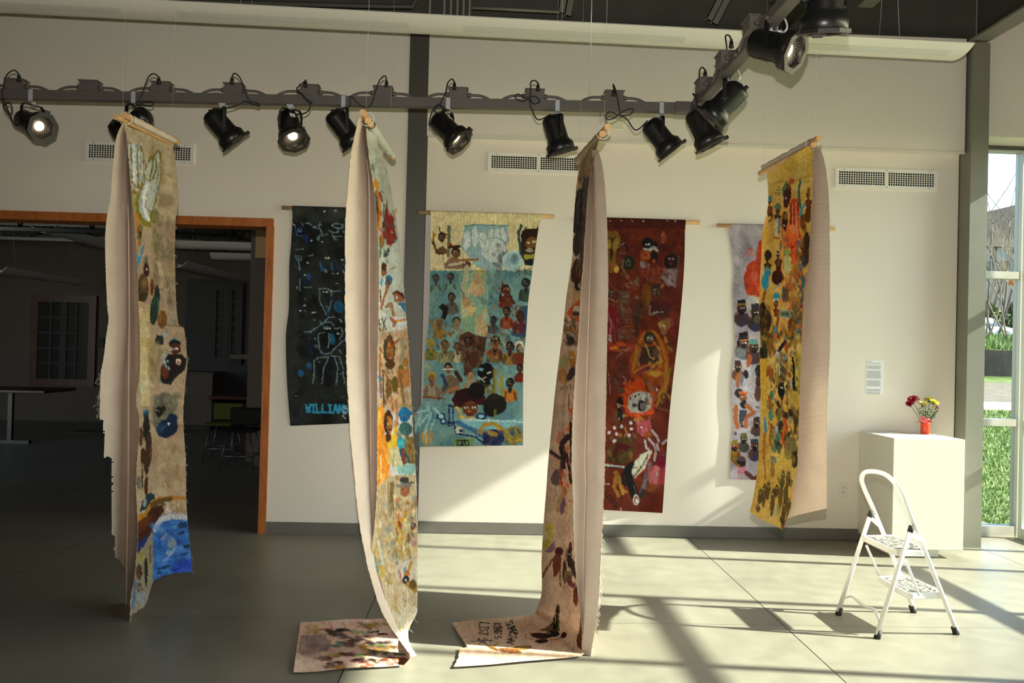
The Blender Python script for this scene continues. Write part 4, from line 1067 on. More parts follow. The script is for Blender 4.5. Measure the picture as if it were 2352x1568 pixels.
def between(A, B, nc, bulge=0.0, wav=0.0, seed=0):
    u = np.linspace(0, 1, nc)[None, :, None]; G = A[:, None, :]*(1-u)+B[:, None, :]*u
    d = B-A; nrm = np.stack([d[:, 1], -d[:, 0], 0*d[:, 0]], 1); ln = np.linalg.norm(nrm, axis=1, keepdims=True)+1e-6; nrm = nrm/ln
    k = np.sin(np.pi*u)*bulge
    if wav:
        r = np.linspace(0, 1, A.shape[0])[:, None, None]; k = k+wav*np.sin(np.pi*u)*np.sin(5*r+9*u+seed)+wav*.5*np.sin(np.pi*u)*np.sin(13*r-6*u+seed*2)
    return G+nrm[:, None, :]*k

# ---------------------------------------------------------------- the paintings, written in the coordinates of study crops
def paint_blue(p):
    p.fill('769894', '587f86', 30)
    p.T(940, 460, 2.6133)
    p.G([(100, 40), (820, 40), (790, 250), (745, 420), (480, 418), (118, 425)], 'dccd9e'); p.G([(560, 60), (800, 60), (780, 190), (600, 180)], 'd2c596', .7)
    p.grad(420, 440, '4f9094', .7, 118, 470)
    p.G([(330, 150), (405, 140), (590, 155), (600, 240), (560, 300), (560, 420), (480, 420), (400, 400), (310, 280), (325, 200)], '93b0b2'); p.L([(330, 155), (400, 145), (595, 155)], 7, '5f9292')
    p.G([(300, 430), (460, 430), (480, 520), (470, 640), (480, 800), (420, 830), (310, 800), (305, 600)], '8aa890', .8); p.G([(310, 690), (400, 700), (390, 810), (320, 790)], '7f9a78', .8)
    # pale glove shapes
    for x, y, rx, ry, an in ((345, 240, 24, 60, 6), (395, 220, 20, 65, 0), (490, 210, 18, 40, 4), (530, 220, 20, 55, -6), (565, 205, 18, 45, -12), (505, 300, 75, 75, 0), (450, 250, 28, 60, -14)): p.E(x, y, rx+5, ry+5, '6f9498', an, .8); p.E(x, y, rx, ry, 'ccd6d2', an, .95)
    p.L([(430, 230), (455, 270), (470, 200), (500, 160)], 6, '9a8a72', .7); p.L([(440, 300), (450, 350), (500, 370), (560, 340)], 5, '8aa6a6', .7); p.E(500, 400, 60, 15, '9ab4b0', 0, .8)
    p.L([(555, 380), (540, 330), (590, 310)], 14, '5f5a56', .6)
    p.rnd(26, (500, 260, 600, 470), ['6a6460', '8a8078', '4f5a5a', '9a9a94', '3f4a48'], (6, 14), 60, 1.5, .6, 1)
    p.E(620, 365, 62, 62, 'a8c4c8'); p.E(632, 350, 26, 34, '7f98a2'); p.E(632, 345, 14, 20, '5f6f7a', 0, .7); p.L([(560, 370), (590, 320), (650, 305), (690, 340)], 5, 'cfe0e0', .7)
    # big dark head, top right
    p.G([(690, 170), (780, 165), (770, 300), (740, 390), (690, 380), (660, 290)], '3a2318'); p.E(725, 210, 55, 42, '2c1a12'); p.L([(672, 150), (655, 200), (670, 320)], 16, '2f4a4c'); p.E(735, 265, 38, 46, '6a4a28'); p.E(748, 250, 12, 8, 'ccb98a'); p.E(715, 255, 9, 6, 'ccb98a'); p.L([(700, 285), (750, 290)], 8, '1c120c'); p.E(722, 300, 22, 14, '8a8a7a'); p.G([(690, 325), (752, 322), (745, 350), (690, 355)], '9a9a3a'); p.G([(690, 360), (745, 358), (740, 392), (695, 390)], '15202e')
    p.L([(690, 180), (700, 160)], 4, '222'); p.L([(740, 175), (748, 155)], 4, '222'); p.L([(765, 172), (776, 150)], 4, '222')
    p.text('*K', 640, 405, 40, 44, 12, 5, '4a4a3a'); p.L([(650, 430), (735, 425)], 5, '5a5a4a'); p.text('C5', 690, 415, 26, 28, 8, 4, '3f5a50')
    # archers top left
    p.F(195, 225, 24, '5a3a28', '2c1c14'); p.G([(160, 300), (200, 270), (240, 310), (200, 330), (165, 325)], '6a4a36'); p.L([(150, 200), (142, 250), (165, 310), (200, 320)], 14, '5a3c2a'); p.L([(238, 155), (236, 330)], 20, '6b6a58'); p.L([(148, 198), (142, 240)], 14, 'b5862f'); p.E(245, 265, 12, 10, '9a4a22'); p.L([(175, 160), (195, 200), (225, 205)], 7, '4a3020')
    p.F(280, 320, 28, '7a563e', '2a1a12', None); p.G([(210, 380), (250, 340), (330, 360), (350, 400), (290, 415), (215, 410)], '8a6a54'); p.L([(300, 360), (410, 355)], 16, '8a6a3c'); p.L([(240, 280), (300, 275)], 18, '3a2418'); p.E(345, 385, 26, 20, '5f4030'); p.L([(240, 390), (330, 372)], 14, 'c8bfa8')
    for k in range(4): p.L([(330+k*12, 395), (328+k*12, 372)], 5, '3c281c', .8)
    p.L([(345, 400), (340, 470), (325, 530), (345, 560)], 30, 'a8a888'); p.L([(325, 400), (318, 470), (300, 520), (330, 560)], 4, '4c5650', .8); p.L([(370, 400), (365, 460), (380, 520)], 4, '4c5650', .8)
    p.text('3232', 385, 418, 14, 26, 6, 6, 'c8a54a')
    # pale drawn figures in the middle
    p.G([(380, 470), (410, 450), (445, 480), (455, 560), (400, 580), (350, 550)], 'c0a67c'); p.E(408, 470, 24, 32, 'b08f66'); p.rnd(16, (370, 470, 450, 560), ['8f7450', 'd2bc90'], (3, 6), 70, 2, .6, 2)
    p.G([(310, 590), (350, 570), (380, 640), (390, 690), (320, 700)], 'bfae80'); p.E(340, 610, 26, 34, 'a88a5c'); p.E(370, 650, 34, 22, 'c6ad7c'); p.rnd(18, (315, 580, 390, 690), ['8f7450', 'cdb98a', '7a6a4a'], (3, 6), 30, 2, .6, 3)
    p.G([(400, 700), (450, 690), (475, 760), (470, 815), (400, 800)], 'b8a37a'); p.E(430, 710, 20, 26, 'a58a60'); p.L([(455, 650), (450, 770)], 14, 'bba274'); p.rnd(20, (395, 690, 470, 810), ['8a7048', 'cab68a', '776544'], (3, 6), 40, 2, .6, 4)
    for pts in ([(200, 330), (215, 430), (200, 560), (150, 610), (140, 660)], [(480, 560), (540, 590), (560, 660)], [(470, 440), (510, 470), (560, 470)], [(500, 590), (470, 640)], [(400, 580), (470, 600), (480, 690)]): p.L(pts, 3.5, '3c5a5e', .7)
    p.fine(120, [(110, 430, 720, 1180)], ['4f7a80', '8aa8a0', '5a6a5a', '7a6a50', '3f5a60', 'a0b4a8', '6a9aa0'], 99, (5, 13), 1.8, 60, .55)
    # small figures
    for a in ((160, 470, 20, '4a4438', '2a2a28', '6a8a86'), (248, 460, 20, '3f3830', '222a2c', '6f9088'), (255, 585, 24, '4a3a30', '2a201c', '5a5a50'), (285, 730, 24, '8a7050', '2c2420', '7f9a92'), (180, 740, 22, '6a5430', '7a5a2c', '8a6a34'), (130, 860, 24, '8a7a3a', '9a8438', '5a6a30'), (215, 870, 26, '6a5c38', '4a3a24', '7f8a6a'), (290, 880, 22, '5a4630', '3c2c20', 'b0a684'), (580, 540, 26, '5a2a1c', '2a1410', '6a3020'), (585, 670, 24, '4a2c1c', '1c1a1c', '8a3a1e'), (505, 720, 20, '2e2a30', '1a1a20', '4a5a60'), (700, 500, 26, '2c2a28', '1a1c1c', '3a4a3c'), (660, 690, 24, '4a2c20', '2a1a14', '5a221a'), (515, 850, 30, '14161a', '0c0e12', '7a4a2a'), (605, 880, 26, '3a261c', '1e1410', '8a6a34'), (660, 880, 26, '5a3c24', 'd8d2bc', '6a2c1a'), (605, 1100, 26, '22201a', '161410', 'b06a26'), (665, 1010, 20, '4a2418', '1e1614', '6a2214'), (370, 1050, 24, '9a7a54', '5a4c3c', '8a9a84')): p.F(*a[:2], *a[2:])
    p.G([(175, 640), (200, 620), (235, 640), (230, 680), (215, 720), (195, 700), (200, 660)], '1e1614'); p.L([(130, 730), (170, 790), (250, 800)], 20, '8a6a3a'); p.L([(560, 500), (545, 600), (630, 620), (600, 560)], 12, '4a2018')
    p.G([(660, 640), (715, 630), (712, 740), (690, 830), (610, 810), (640, 760)], '12365c', .85); p.G([(620, 740), (690, 700), (690, 800), (620, 800)], '5a1f18', .8); p.E(665, 690, 26, 30, '3f241a')
    p.rnd(26, (470, 740, 620, 830), ['5f7072', '3a3a34', '7a5a30', '2c4450'], (6, 14), 50, 1.6, .7, 5)
    p.fine(60, [(470, 520, 715, 960), (110, 700, 300, 960)], ['3a2a20', '6a4a2c', '8a5a34', '2c3a40', 'a88a5c', '5a2a1c'], 103, (4, 9), 1.8, 60, .7)
    # brown mass in the middle
    p.G([(300, 810), (355, 785), (400, 810), (465, 820), (455, 900), (430, 990), (385, 1010), (330, 1060), (320, 950), (300, 880)], '4a2f20'); p.rnd(46, (310, 810, 440, 1000), ['2c1a12', '6b4a36', '8a7058', '3a2418', '5f5046'], (6, 16), 60, 1.7, .7, 6); p.F(355, 850, 26, '3c241a', '2a1810'); p.F(405, 900, 20, '4f3426', '2a1810'); p.E(392, 950, 26, 40, '4c3020')
    p.rnd(22, (470, 850, 560, 980), ['8a5a24', '3a1c14', 'a8481e', '1c1e20', '6a6a4a'], (6, 14), 40, 1.8, .8, 7)
    # black glossy head
    p.E(460, 1030, 50, 56, '0c0e12'); p.E(455, 1090, 34, 40, '121214'); p.E(432, 1015, 14, 10, '6a9aa8'); p.E(478, 1035, 14, 5, 'd4ccb8', -30); p.E(450, 1065, 16, 4, 'b8a888', -20); p.L([(420, 1060), (450, 1090)], 5, 'cdd0cc', .8); p.L([(515, 1020), (510, 1160)], 26, '6b6436'); p.L([(520, 1020), (518, 1150)], 8, 'a09450', .7); p.L([(560, 1050), (548, 1100), (565, 1170)], 18, '8a8234'); p.L([(410, 1080), (425, 1140)], 14, '5a4426')
    # lower left group
    p.F(235, 1010, 26, '7a5a44', '1e1c20', None); p.G([(200, 1070), (250, 1040), (300, 1080), (300, 1140), (250, 1165), (200, 1150)], '6a5846'); p.L([(280, 1030), (310, 1080)], 24, '3c2418'); p.L([(200, 1050), (225, 1110), (205, 1140)], 18, '2c3a5c'); p.L([(215, 1150), (295, 1120)], 22, '9a6a44'); p.L([(205, 1015), (260, 1010)], 8, 'c8ccc0')
    p.F(135, 1065, 28, '6a4a38', 'a88a34', '8f8670'); p.L([(110, 990), (115, 1040)], 10, 'b08a2c'); p.L([(85, 1180), (200, 1185)], 14, '7a4a34'); p.rnd(14, (170, 1130, 220, 1200), ['4a3a2a', '8a6a4c', '2c3a44'], (5, 9), 30, 1.6, .8, 8)
    p.rnd(20, (440, 1110, 500, 1160), ['7a6a34', '3a2c1c', '55502c'], (5, 10), 80, 2, .8, 9)
    # crimson hat face and black hat
    p.G([(255, 1190), (300, 1150), (350, 1160), (380, 1120), (430, 1140), (460, 1180), (440, 1230), (340, 1215), (310, 1250), (265, 1230)], '3a1214'); p.E(350, 1170, 80, 44, '2c1014'); p.E(405, 1140, 50, 50, '151216')
    p.E(365, 1250, 46, 46, '6a3c22'); p.E(345, 1245, 12, 7, 'e8dfc8'); p.E(388, 1243, 12, 7, 'e8dfc8'); p.E(346, 1245, 5, 6, '111'); p.E(387, 1243, 5, 6, '111'); p.E(360, 1265, 10, 5, 'b87848'); p.E(362, 1282, 22, 6, '5a2018'); p.L([(335, 1228), (355, 1232)], 5, '1a0e0a'); p.L([(376, 1230), (400, 1226)], 5, '1a0e0a')
    p.G([(300, 1270), (330, 1300), (395, 1300), (400, 1330), (330, 1330), (300, 1310)], 'b88a2e'); p.E(320, 1300, 14, 8, 'd8b858'); p.E(375, 1310, 16, 8, 'd8b858'); p.L([(285, 1240), (310, 1270)], 12, 'c8a838')
    p.E(515, 1225, 70, 62, '1a1814'); p.E(510, 1180, 40, 22, '241f18'); p.E(515, 1275, 9, 26, '7a6a2c', 0, .8); p.G([(440, 1190), (490, 1240), (510, 1300), (450, 1290)], '161512')
    # blue keys and robot arms
    for c in ((190, 1295, 26, 22), (205, 1325, 22, 20), (430, 1295, 34, 22), (245, 1340, 20, 18)): p.E(*c, '1a2c5a'); p.E(c[0], c[1], c[2]*.55, c[3]*.5, '8fb4c4')
    p.L([(240, 1230), (262, 1235), (262, 1330), (240, 1340), (240, 1230)], 12, '16284f'); 
    for k in range(7): p.L([(245, 1245+13*k), (262, 1247+13*k)], 4, '6f9ab4')
    p.G([(270, 1310), (400, 1310), (500, 1320), (680, 1310), (680, 1340), (560, 1370), (420, 1370), (300, 1345)], '7fb8c4', .8); p.L([(290, 1330), (420, 1400), (500, 1440)], 26, '2a5a8a', .85); p.L([(330, 1320), (480, 1320), (680, 1330)], 10, 'b8d4d4', .8); p.L([(270, 1330), (280, 1400), (400, 1420), (460, 1470)], 10, '13234a')
    p.L([(420, 1390), (450, 1345), (510, 1340), (560, 1375), (520, 1385), (440, 1400)], 22, 'a8842c'); p.G([(440, 1400), (500, 1370), (560, 1390), (570, 1440), (540, 1475), (440, 1465)], '1a2248'); p.rnd(26, (440, 1385, 560, 1470), ['0f1634', '3a2a4a', '2c3a6a', '5a4a44'], (5, 10), 30, 2, .8, 10); p.E(500, 1400, 34, 16, 'a08030', 20, .8); p.E(298, 1380, 22, 20, 'c8c4a8'); p.E(310, 1382, 12, 9, '1a2c5a')
    p.E(625, 1410, 56, 56, '8a7a34'); p.L([(590, 1400), (610, 1370), (650, 1375), (665, 1400)], 10, '4a5a5a'); p.L([(585, 1430), (630, 1450), (670, 1430)], 10, 'b8923a'); p.E(620, 1395, 18, 14, '35506a'); p.rnd(16, (580, 1360, 680, 1470), ['a8903c', '5c5c3a', '34505c'], (5, 10), 40, 2, .6, 11)
    # crown ornament, pale strokes
    p.L([(105, 1345), (100, 1400), (104, 1450)], 12, 'c8963a'); p.L([(72, 1400), (76, 1440), (104, 1468), (132, 1440), (138, 1400), (120, 1385), (122, 1430)], 9, 'b8842e'); p.L([(78, 1395), (86, 1430)], 8, 'c8963a')
    for pts in ([(30, 1390), (70, 1280)], [(50, 1270), (110, 1260)], [(90, 1400), (130, 1290), (110, 1240)], [(130, 1370), (150, 1320)], [(60, 1350), (110, 1290)], [(150, 1250), (200, 1300)]): p.L(pts, 14, '9cc8c8', .75)
    p.G([(255, 1430), (390, 1425), (390, 1470), (260, 1475)], '6f8a4a', .8); p.text('1232', 275, 1440, 18, 30, 4, 7, '12140f'); p.text('GENESIS', 330, 1478, 11, 16, 4, 4, '5a6a2a')
def paint_black(p):
    p.fill('1a1c1c', '2c302e', 30); p.T(600, 440, 2.6125)
    p.grad(60, 190, '3a3f3a', .55); p.G([(150, 300), (215, 300), (225, 1250), (150, 1250)], '343634', .6); p.rnd(18, (190, 90, 520, 190), ['4a4a38', '23282a', '444a44'], (12, 26), 20, 1.6, .5, 1)
    p.rnd(60, (230, 200, 720, 1160), ['0b0c10', '101218', '181c20', '0a0a0c'], (10, 30), 70, 1.8, .6, 2)
    b = '1f4f80'; B = '16244f'; c = '7f9aa2'
    for x, y, rx, ry, col in ((230, 235, 34, 40, '141c3a'), (270, 285, 14, 26, '1c2f6a'), (360, 450, 9, 34, '2a5c8a'), (424, 450, 8, 26, '2a5c8a'), (285, 510, 16, 20, '2a5078'), (280, 545, 22, 14, '1a2c50'), (465, 690, 32, 38, '22587c'), (400, 720, 14, 30, '203c54'), (425, 885, 18, 36, '2c6088'), (285, 1045, 16, 22, '2a5c80'), (238, 1090, 18, 22, '2c5c88'), (430, 1010, 30, 26, '16222c'), (290, 930, 12, 24, '15244a'), (700, 500, 40, 60, '14203c'), (620, 900, 40, 50, '122038')): p.E(x, y, rx, ry, col, -12, .9)
    p.fine(70, [(200, 190, 700, 1160)], ['2c5f9a', '16306a', '8fb0bc', '05060a', '3a4450', '1a4a80', '6a7c84'], 95, (3, 8), 2.2, 60, .8)
    p.E(232, 232, 14, 12, '5f7f9a'); p.E(232, 228, 7, 6, '0c0c14'); p.L([(190, 195), (205, 205)], 6, 'b8c0c0'); p.L([(205, 215), (212, 262), (250, 270)], 5, '4a6a8a')
    for pts in ([(265, 190), (290, 188), (310, 212), (340, 222)], [(352, 180), (350, 215), (365, 245), (335, 290)], [(340, 205), (360, 200)], [(365, 265), (400, 255)], [(425, 200), (450, 190), (490, 198), (488, 218), (450, 220), (425, 205)], [(402, 232), (430, 245), (470, 240)], [(425, 255), (445, 290), (455, 285)], [(430, 270), (485, 268)], [(205, 348), (255, 342)], [(285, 385), (310, 380)], [(225, 380), (230, 470)], [(208, 388), (212, 410), (240, 412), (242, 388)], [(232, 525), (232, 590)], [(258, 575), (300, 572)], [(345, 580), (400, 582), (420, 600), (475, 592)], [(420, 590), (420, 625)], [(352, 590), (350, 660), (375, 700), (388, 738)], [(400, 720), (425, 650)], [(262, 842), (300, 838), (370, 790), (400, 758), (438, 750)], [(362, 800), (385, 780), (420, 782), (435, 800)], [(372, 820), (405, 822)], [(440, 822), (480, 815), (490, 850), (470, 885)], [(380, 845), (345, 850), (342, 900), (350, 945)], [(402, 850), (410, 900), (400, 935)], [(410, 975), (450, 930), (500, 890)], [(470, 950), (478, 970)], [(420, 985), (470, 990), (490, 1060), (500, 1150)], [(405, 990), (375, 1060), (365, 1150)], [(440, 995), (462, 1060), (448, 1160)], [(318, 1088), (315, 1020), (345, 995), (400, 990)], [(310, 1150), (318, 1090)], [(350, 950), (375, 975), (405, 970)], [(560, 300), (600, 340), (660, 330)], [(600, 500), (640, 560), (700, 540)], [(560, 720), (620, 760), (690, 740)], [(590, 950), (650, 1000), (700, 980)]): p.L(pts, 6, c, .8)
    for x, y in ((380, 117), (445, 115), (365, 300), (388, 398), (405, 398), (278, 427), (430, 490), (460, 492), (235, 715), (260, 680), (310, 725), (322, 722), (393, 822), (410, 822), (460, 850), (350, 1020), (375, 600), (392, 600), (488, 410), (455, 550), (262, 500), (300, 295), (325, 880)): p.E(x, y, 7, 5, 'c4ccd0')
    for x, y, r, s in ((430, 495, 24, '2c2824'), (460, 560, 22, '2a2a2a'), (390, 625, 22, '1c1814'), (320, 880, 20, '1e2022'), (350, 1020, 20, '1a1c1e')): p.E(x, y, r*.7, r, s, 0, .7)
    p.F(215, 1240, 26, '2a2c2c', '1c1e1e', '26282a', '3a3a3a'); p.E(240, 1310, 10, 30, '3c3e3c', 20, .6)
    p.text('WILLIAMS', 268, 1276, 27, 46, 6, 11, '3a9cc4', 1); p.L([(330, 1328), (395, 1326)], 5, '2a7ca0', .7)
    for x, y in ((492, 1318), (503, 1330), (492, 1345), (503, 1360), (510, 1300), (500, 1290)): p.E(x, y, 8, 7, '9aa4a4', 0, .8)
    p.L([(480, 1245), (500, 1225)], 6, '4a4c4c')
def paint_red(p):
    p.fill('5a1c10', '742c16', 26); p.T(1360, 480, 2.178)
    p.grad(40, 100, '3a1412', .6); p.grad(1050, 1530, '6a2414', .4); p.rnd(60, (60, 600, 440, 1500), ['7a2e16', '4a160e', '8a3a1a', '66200f'], (14, 34), 30, 1.6, .45, 1)
    for x in (90, 148, 200, 258, 375, 418): p.E(x, 58, 4, 3, 'ccc')
    p.T(1380, 490, 4.48)
    p.fine(110, [(70, 300, 820, 1500)], ['7a2c1a', '3a0f0c', '8a4a34', '6a4438', 'a0502c', '50201a'], 90, (5, 14), 2.2, 50, .6)
    # golden headdress at the left edge
    p.G([(40, 190), (160, 180), (200, 230), (200, 300), (165, 330), (150, 440), (190, 540), (170, 610), (60, 610), (30, 400)], '8a6224'); p.G([(80, 240), (130, 260), (150, 230), (120, 470), (95, 480)], '4a2c1c'); p.E(150, 320, 30, 70, 'b08a34', 12, .8); p.E(90, 310, 18, 50, 'b89a3c', 0, .8)
    for k in range(7): p.L([(100, 380+k*16), (130, 376+k*16)], 6, '2c1a14', .8)
    p.G([(70, 520), (180, 530), (180, 600), (90, 605)], 'a8642c'); p.E(160, 575, 24, 34, 'e0b054'); 
    for k in range(4): p.L([(85, 530+k*20), (150, 545+k*20)], 5, '6a3414')
    p.F(232, 385, 52, '5a2418', '241410', None, 'b8907a'); p.L([(180, 350), (215, 320), (245, 300)], 9, '9a9a98'); p.E(225, 370, 40, 45, '5f2a1c'); p.E(205, 410, 8, 5, 'c8a090'); p.E(245, 408, 8, 5, 'c8a090'); p.E(190, 490, 40, 50, '6a3424')
    p.E(285, 510, 70, 75, '2a2418'); p.E(282, 510, 26, 30, '6a6860'); p.E(282, 512, 15, 18, '15130f'); p.L([(230, 480), (220, 560), (250, 600)], 24, '7a6a4a', .7); p.L([(220, 620), (280, 650), (300, 690)], 44, '6a3a28'); p.E(275, 650, 26, 26, '9a6040', 0, .7); p.rnd(12, (250, 670, 390, 760), ['7a6a5a', '9a8a78', '5a3a2a'], (5, 12), 30, 2, .6, 2)
    # dark bust with white wrap
    p.E(480, 310, 60, 62, '161214'); p.E(560, 340, 30, 60, '1a1614'); p.L([(450, 365), (490, 390), (540, 350), (580, 380)], 30, 'b8b8ae'); p.G([(410, 380), (520, 390), (540, 440), (470, 490), (410, 480)], '9a421c'); p.E(470, 430, 36, 40, 'b0562c'); p.E(465, 430, 14, 18, '7a2c14'); p.L([(460, 325), (500, 322)], 9, '8a8a88'); p.E(465, 320, 9, 6, 'ddd'); p.E(495, 318, 9, 6, 'ddd'); p.E(550, 440, 40, 55, '221a18'); p.E(435, 525, 34, 34, '9a8a8a'); p.rnd(12, (410, 500, 500, 560), ['8a3a3a', '6a2020', 'b0a4a0'], (5, 10), 40, 1.8, .6, 3); p.E(545, 490, 16, 18, 'a85a24'); p.L([(515, 350), (580, 350)], 9, '6f8488', .8)
    p.E(640, 250, 20, 70, 'a4583a', 8); p.E(650, 270, 30, 50, '8a4228', 8, .7); p.rnd(18, (590, 310, 760, 440), ['5a1420', '3a1418', '6a2430'], (14, 30), 30, 1.6, .5, 4)
    # right bust
    p.E(720, 490, 66, 85, '1c1212'); p.G([(640, 570), (720, 560), (790, 580), (780, 740), (680, 750), (620, 650)], '8a7272'); p.rnd(26, (640, 570, 780, 740), ['b09a96', '8a3a40', '6a4a4c', 'a8888a', '5a2a2c'], (9, 18), 60, 1.7, .7, 5); p.E(722, 475, 42, 60, '3a1a1c'); p.E(705, 468, 11, 6, 'e0c8c0'); p.E(742, 468, 11, 6, 'e0c8c0'); p.E(722, 520, 20, 7, '7a3a34'); p.L([(795, 440), (800, 560), (780, 740)], 22, '5f4442', .8)
    p.text('EHUD', 430, 560, 44, 74, 12, 13, '96452e', -1, .9); p.text('1232', 452, 652, 34, 46, 8, 8, '93594a', 2, .9); p.text('2131', 215, 720, 20, 34, 6, 6, '8a5648', 4, .7)
    p.E(470, 840, 48, 120, '7a4416', 0, .85); p.E(495, 850, 20, 90, '8a6a24', 0, .5)
    p.F(575, 815, 60, '5a3624', '2f2a24', None, 'c8a08a'); p.E(630, 750, 16, 28, 'a86a3a', 15); p.G([(500, 900), (600, 900), (640, 960), (600, 1050), (500, 1040)], '4a1a16'); p.L([(505, 960), (500, 1040), (560, 1030)], 22, '8a7a70', .8)
    p.E(660, 950, 70, 50, '5a1c24'); p.E(650, 1010, 55, 60, '4a241c'); p.L([(535, 1020), (580, 1012), (635, 1014)], 8, 'a8a0a0'); p.G([(590, 1120), (650, 1090), (720, 1080), (720, 1160), (660, 1250), (620, 1240)], '8a5a30'); p.G([(590, 1130), (640, 1090), (650, 1160), (600, 1180)], 'a8843a'); p.L([(652, 1140), (652, 1185)], 6, 'ccc'); p.L([(634, 1158), (670, 1158)], 6, 'ccc'); p.E(730, 1120, 20, 50, '8a3440'); p.E(735, 1205, 26, 22, '8a1a30')
    # grey drawn figure
    p.rnd(46, (190, 800, 300, 1070), ['6a5242', '7a6a58', '4a3628', '5a3a2c'], (8, 20), 60, 1.6, .55, 6); p.E(240, 870, 50, 66, '5f4a3a', 0, .7); p.L([(210, 850), (245, 860), (280, 850)], 6, '9a8a78'); p.L([(215, 900), (270, 905)], 5, '9a8a78'); p.F(120, 840, 40, '5a3428', '3a1c16'); p.L([(90, 880), (160, 910), (190, 890)], 10, '9a7a60'); p.L([(95, 800), (140, 805)], 8, '8a7a70')
    p.E(385, 920, 60, 40, '5f2c18'); p.rnd(26, (330, 940, 460, 1160), ['3f2c20', '553c28', '2c1c16'], (12, 26), 80, 1.7, .7, 7); p.E(375, 860, 20, 22, '7a5a4c'); p.L([(380, 1080), (360, 1250)], 44, '33231b', .8)
    # crimson figure, left edge
    p.G([(60, 940), (150, 960), (160, 1120), (150, 1340), (110, 1340), (70, 1250)], '7a1420'); p.L([(80, 1040), (110, 1150), (90, 1240)], 14, 'a06a60'); p.L([(100, 1080), (140, 1180), (150, 1340)], 8, '8a4a44'); p.G([(80, 1240), (110, 1250), (110, 1330), (80, 1310)], 'b09890'); p.text('5123', 160, 1080, 34, 44, 6, 7, '8a4a3c', 4, .7)
    p.rnd(20, (80, 1330, 330, 1420), ['8a1824', 'a02c24', '6a141c', 'b8501e'], (10, 24), 6, 2.4, .8, 8); p.E(130, 1385, 44, 12, 'd07820'); p.L([(160, 1480), (230, 1430), (300, 1385)], 12, '8a6a64', .8); p.L([(190, 1410), (300, 1390)], 7, '9a7a74', .7); p.rnd(20, (190, 1200, 340, 1290), ['5a3a34', '6a4a44', '7a5a54'], (8, 18), 20, 2, .6, 9); p.L([(190, 1200), (260, 1160), (330, 1165)], 16, '8a4a1c', .7)
    # the orange cowled figure
    p.T(1360, 480, 2.178)
    p.G([(245, 615), (300, 600), (350, 640), (385, 720), (390, 820), (370, 900), (330, 960), (300, 960), (240, 860), (195, 840), (185, 760), (215, 680)], '9a4212'); p.L([(205, 800), (225, 690), (265, 620), (310, 615), (350, 680), (372, 760), (372, 860), (330, 940)], 15, 'b06a1c'); p.E(288, 645, 30, 34, '3a2c22'); p.E(290, 648, 20, 16, '6a5a44'); p.E(278, 645, 5, 3, 'ddc'); p.E(298, 645, 5, 3, 'ddc')
    p.G([(250, 690), (330, 680), (345, 760), (320, 810), (250, 800), (235, 750)], '3c2a22'); p.L([(240, 680), (225, 760), (240, 800)], 12, '8a6a34'); p.L([(270, 680), (290, 740), (310, 750), (330, 720)], 8, 'b08a3c'); p.L([(330, 690), (345, 760), (300, 790), (285, 820), (330, 830)], 16, 'b0803a'); p.G([(205, 820), (260, 770), (285, 790), (240, 830)], '7a2a34'); p.E(315, 822, 32, 16, 'c89434'); p.L([(205, 820), (290, 770)], 7, 'c07a2c'); p.E(320, 720, 16, 26, '6a4436')
    p.rnd(34, (200, 640, 390, 950), ['c46a1c', '5a2c16', 'a85018', '3a1c12', 'b8862c'], (4, 10), 60, 2.4, .65, 10)
    p.G([(375, 800), (400, 790), (385, 860), (365, 960), (340, 980), (355, 880)], '8a6a22', .8); p.L([(345, 850), (352, 920), (320, 985)], 11, '9a5a1c')
    # skull with orange fur
    p.T(1380, 820, 4.24)
    p.G([(215, 300), (300, 250), (400, 200), (440, 280), (480, 420), (530, 540), (500, 560), (400, 560), (300, 580), (240, 540), (225, 440)], 'c0420c'); p.rnd(50, (215, 240, 480, 590), ['d4541a', 'b03a0c', 'a83808', 'd8641c'], (6, 14), 30, 2.6, .8, 11)
    for k in range(12): a2 = k*.32-2.9; p.L([(350+150*math.cos(a2), 420+160*math.sin(a2)), (350+185*math.cos(a2), 420+200*math.sin(a2))], 12, 'b83c0c')
    p.G([(270, 400), (310, 350), (400, 330), (460, 350), (500, 400), (480, 500), (400, 540), (290, 540), (262, 480)], 'a8a49a'); p.rnd(26, (280, 350, 480, 530), ['8a8a84', 'c4c0b4', '6f6c68'], (7, 14), 60, 1.5, .6, 12); p.E(398, 472, 42, 58, '15120f'); p.E(410, 478, 32, 36, '5c5552'); p.E(325, 470, 24, 26, '33302c'); p.E(318, 492, 18, 12, '8a8a84')
    for x, y, rx, ry in ((290, 400, 10, 24), (335, 380, 12, 16), (368, 365, 12, 14)): p.E(x, y, rx+7, ry+7, 'd8d4cc'); p.E(x, y, rx, ry, '5a3a30')
    p.rnd(30, (440, 210, 600, 500), ['5a2c1c', '3a1c18', '8a4a24', '6a5a4a', 'a05018'], (8, 18), 70, 2, .7, 13); p.E(545, 310, 16, 26, '8a2014'); p.E(545, 315, 5, 10, 'ddd'); p.L([(600, 150), (640, 220), (620, 320), (560, 440)], 26, 'a86a1c', .8); p.E(610, 390, 30, 44, '5a3418'); p.E(612, 385, 12, 18, '8a6a3a'); p.L([(525, 485), (650, 520)], 22, '7a4a2c', .8)
    p.rnd(16, (90, 60, 280, 260), ['4a3632', '5f4a44', '3a2420'], (12, 24), 50, 1.7, .5, 14); p.L([(215, 190), (240, 215), (235, 240)], 7, 'b0a8a4', .8); p.L([(75, 150), (90, 300), (90, 350)], 4, '9a8a80'); p.L([(90, 305), (190, 300)], 4, '8a6a60', .7)
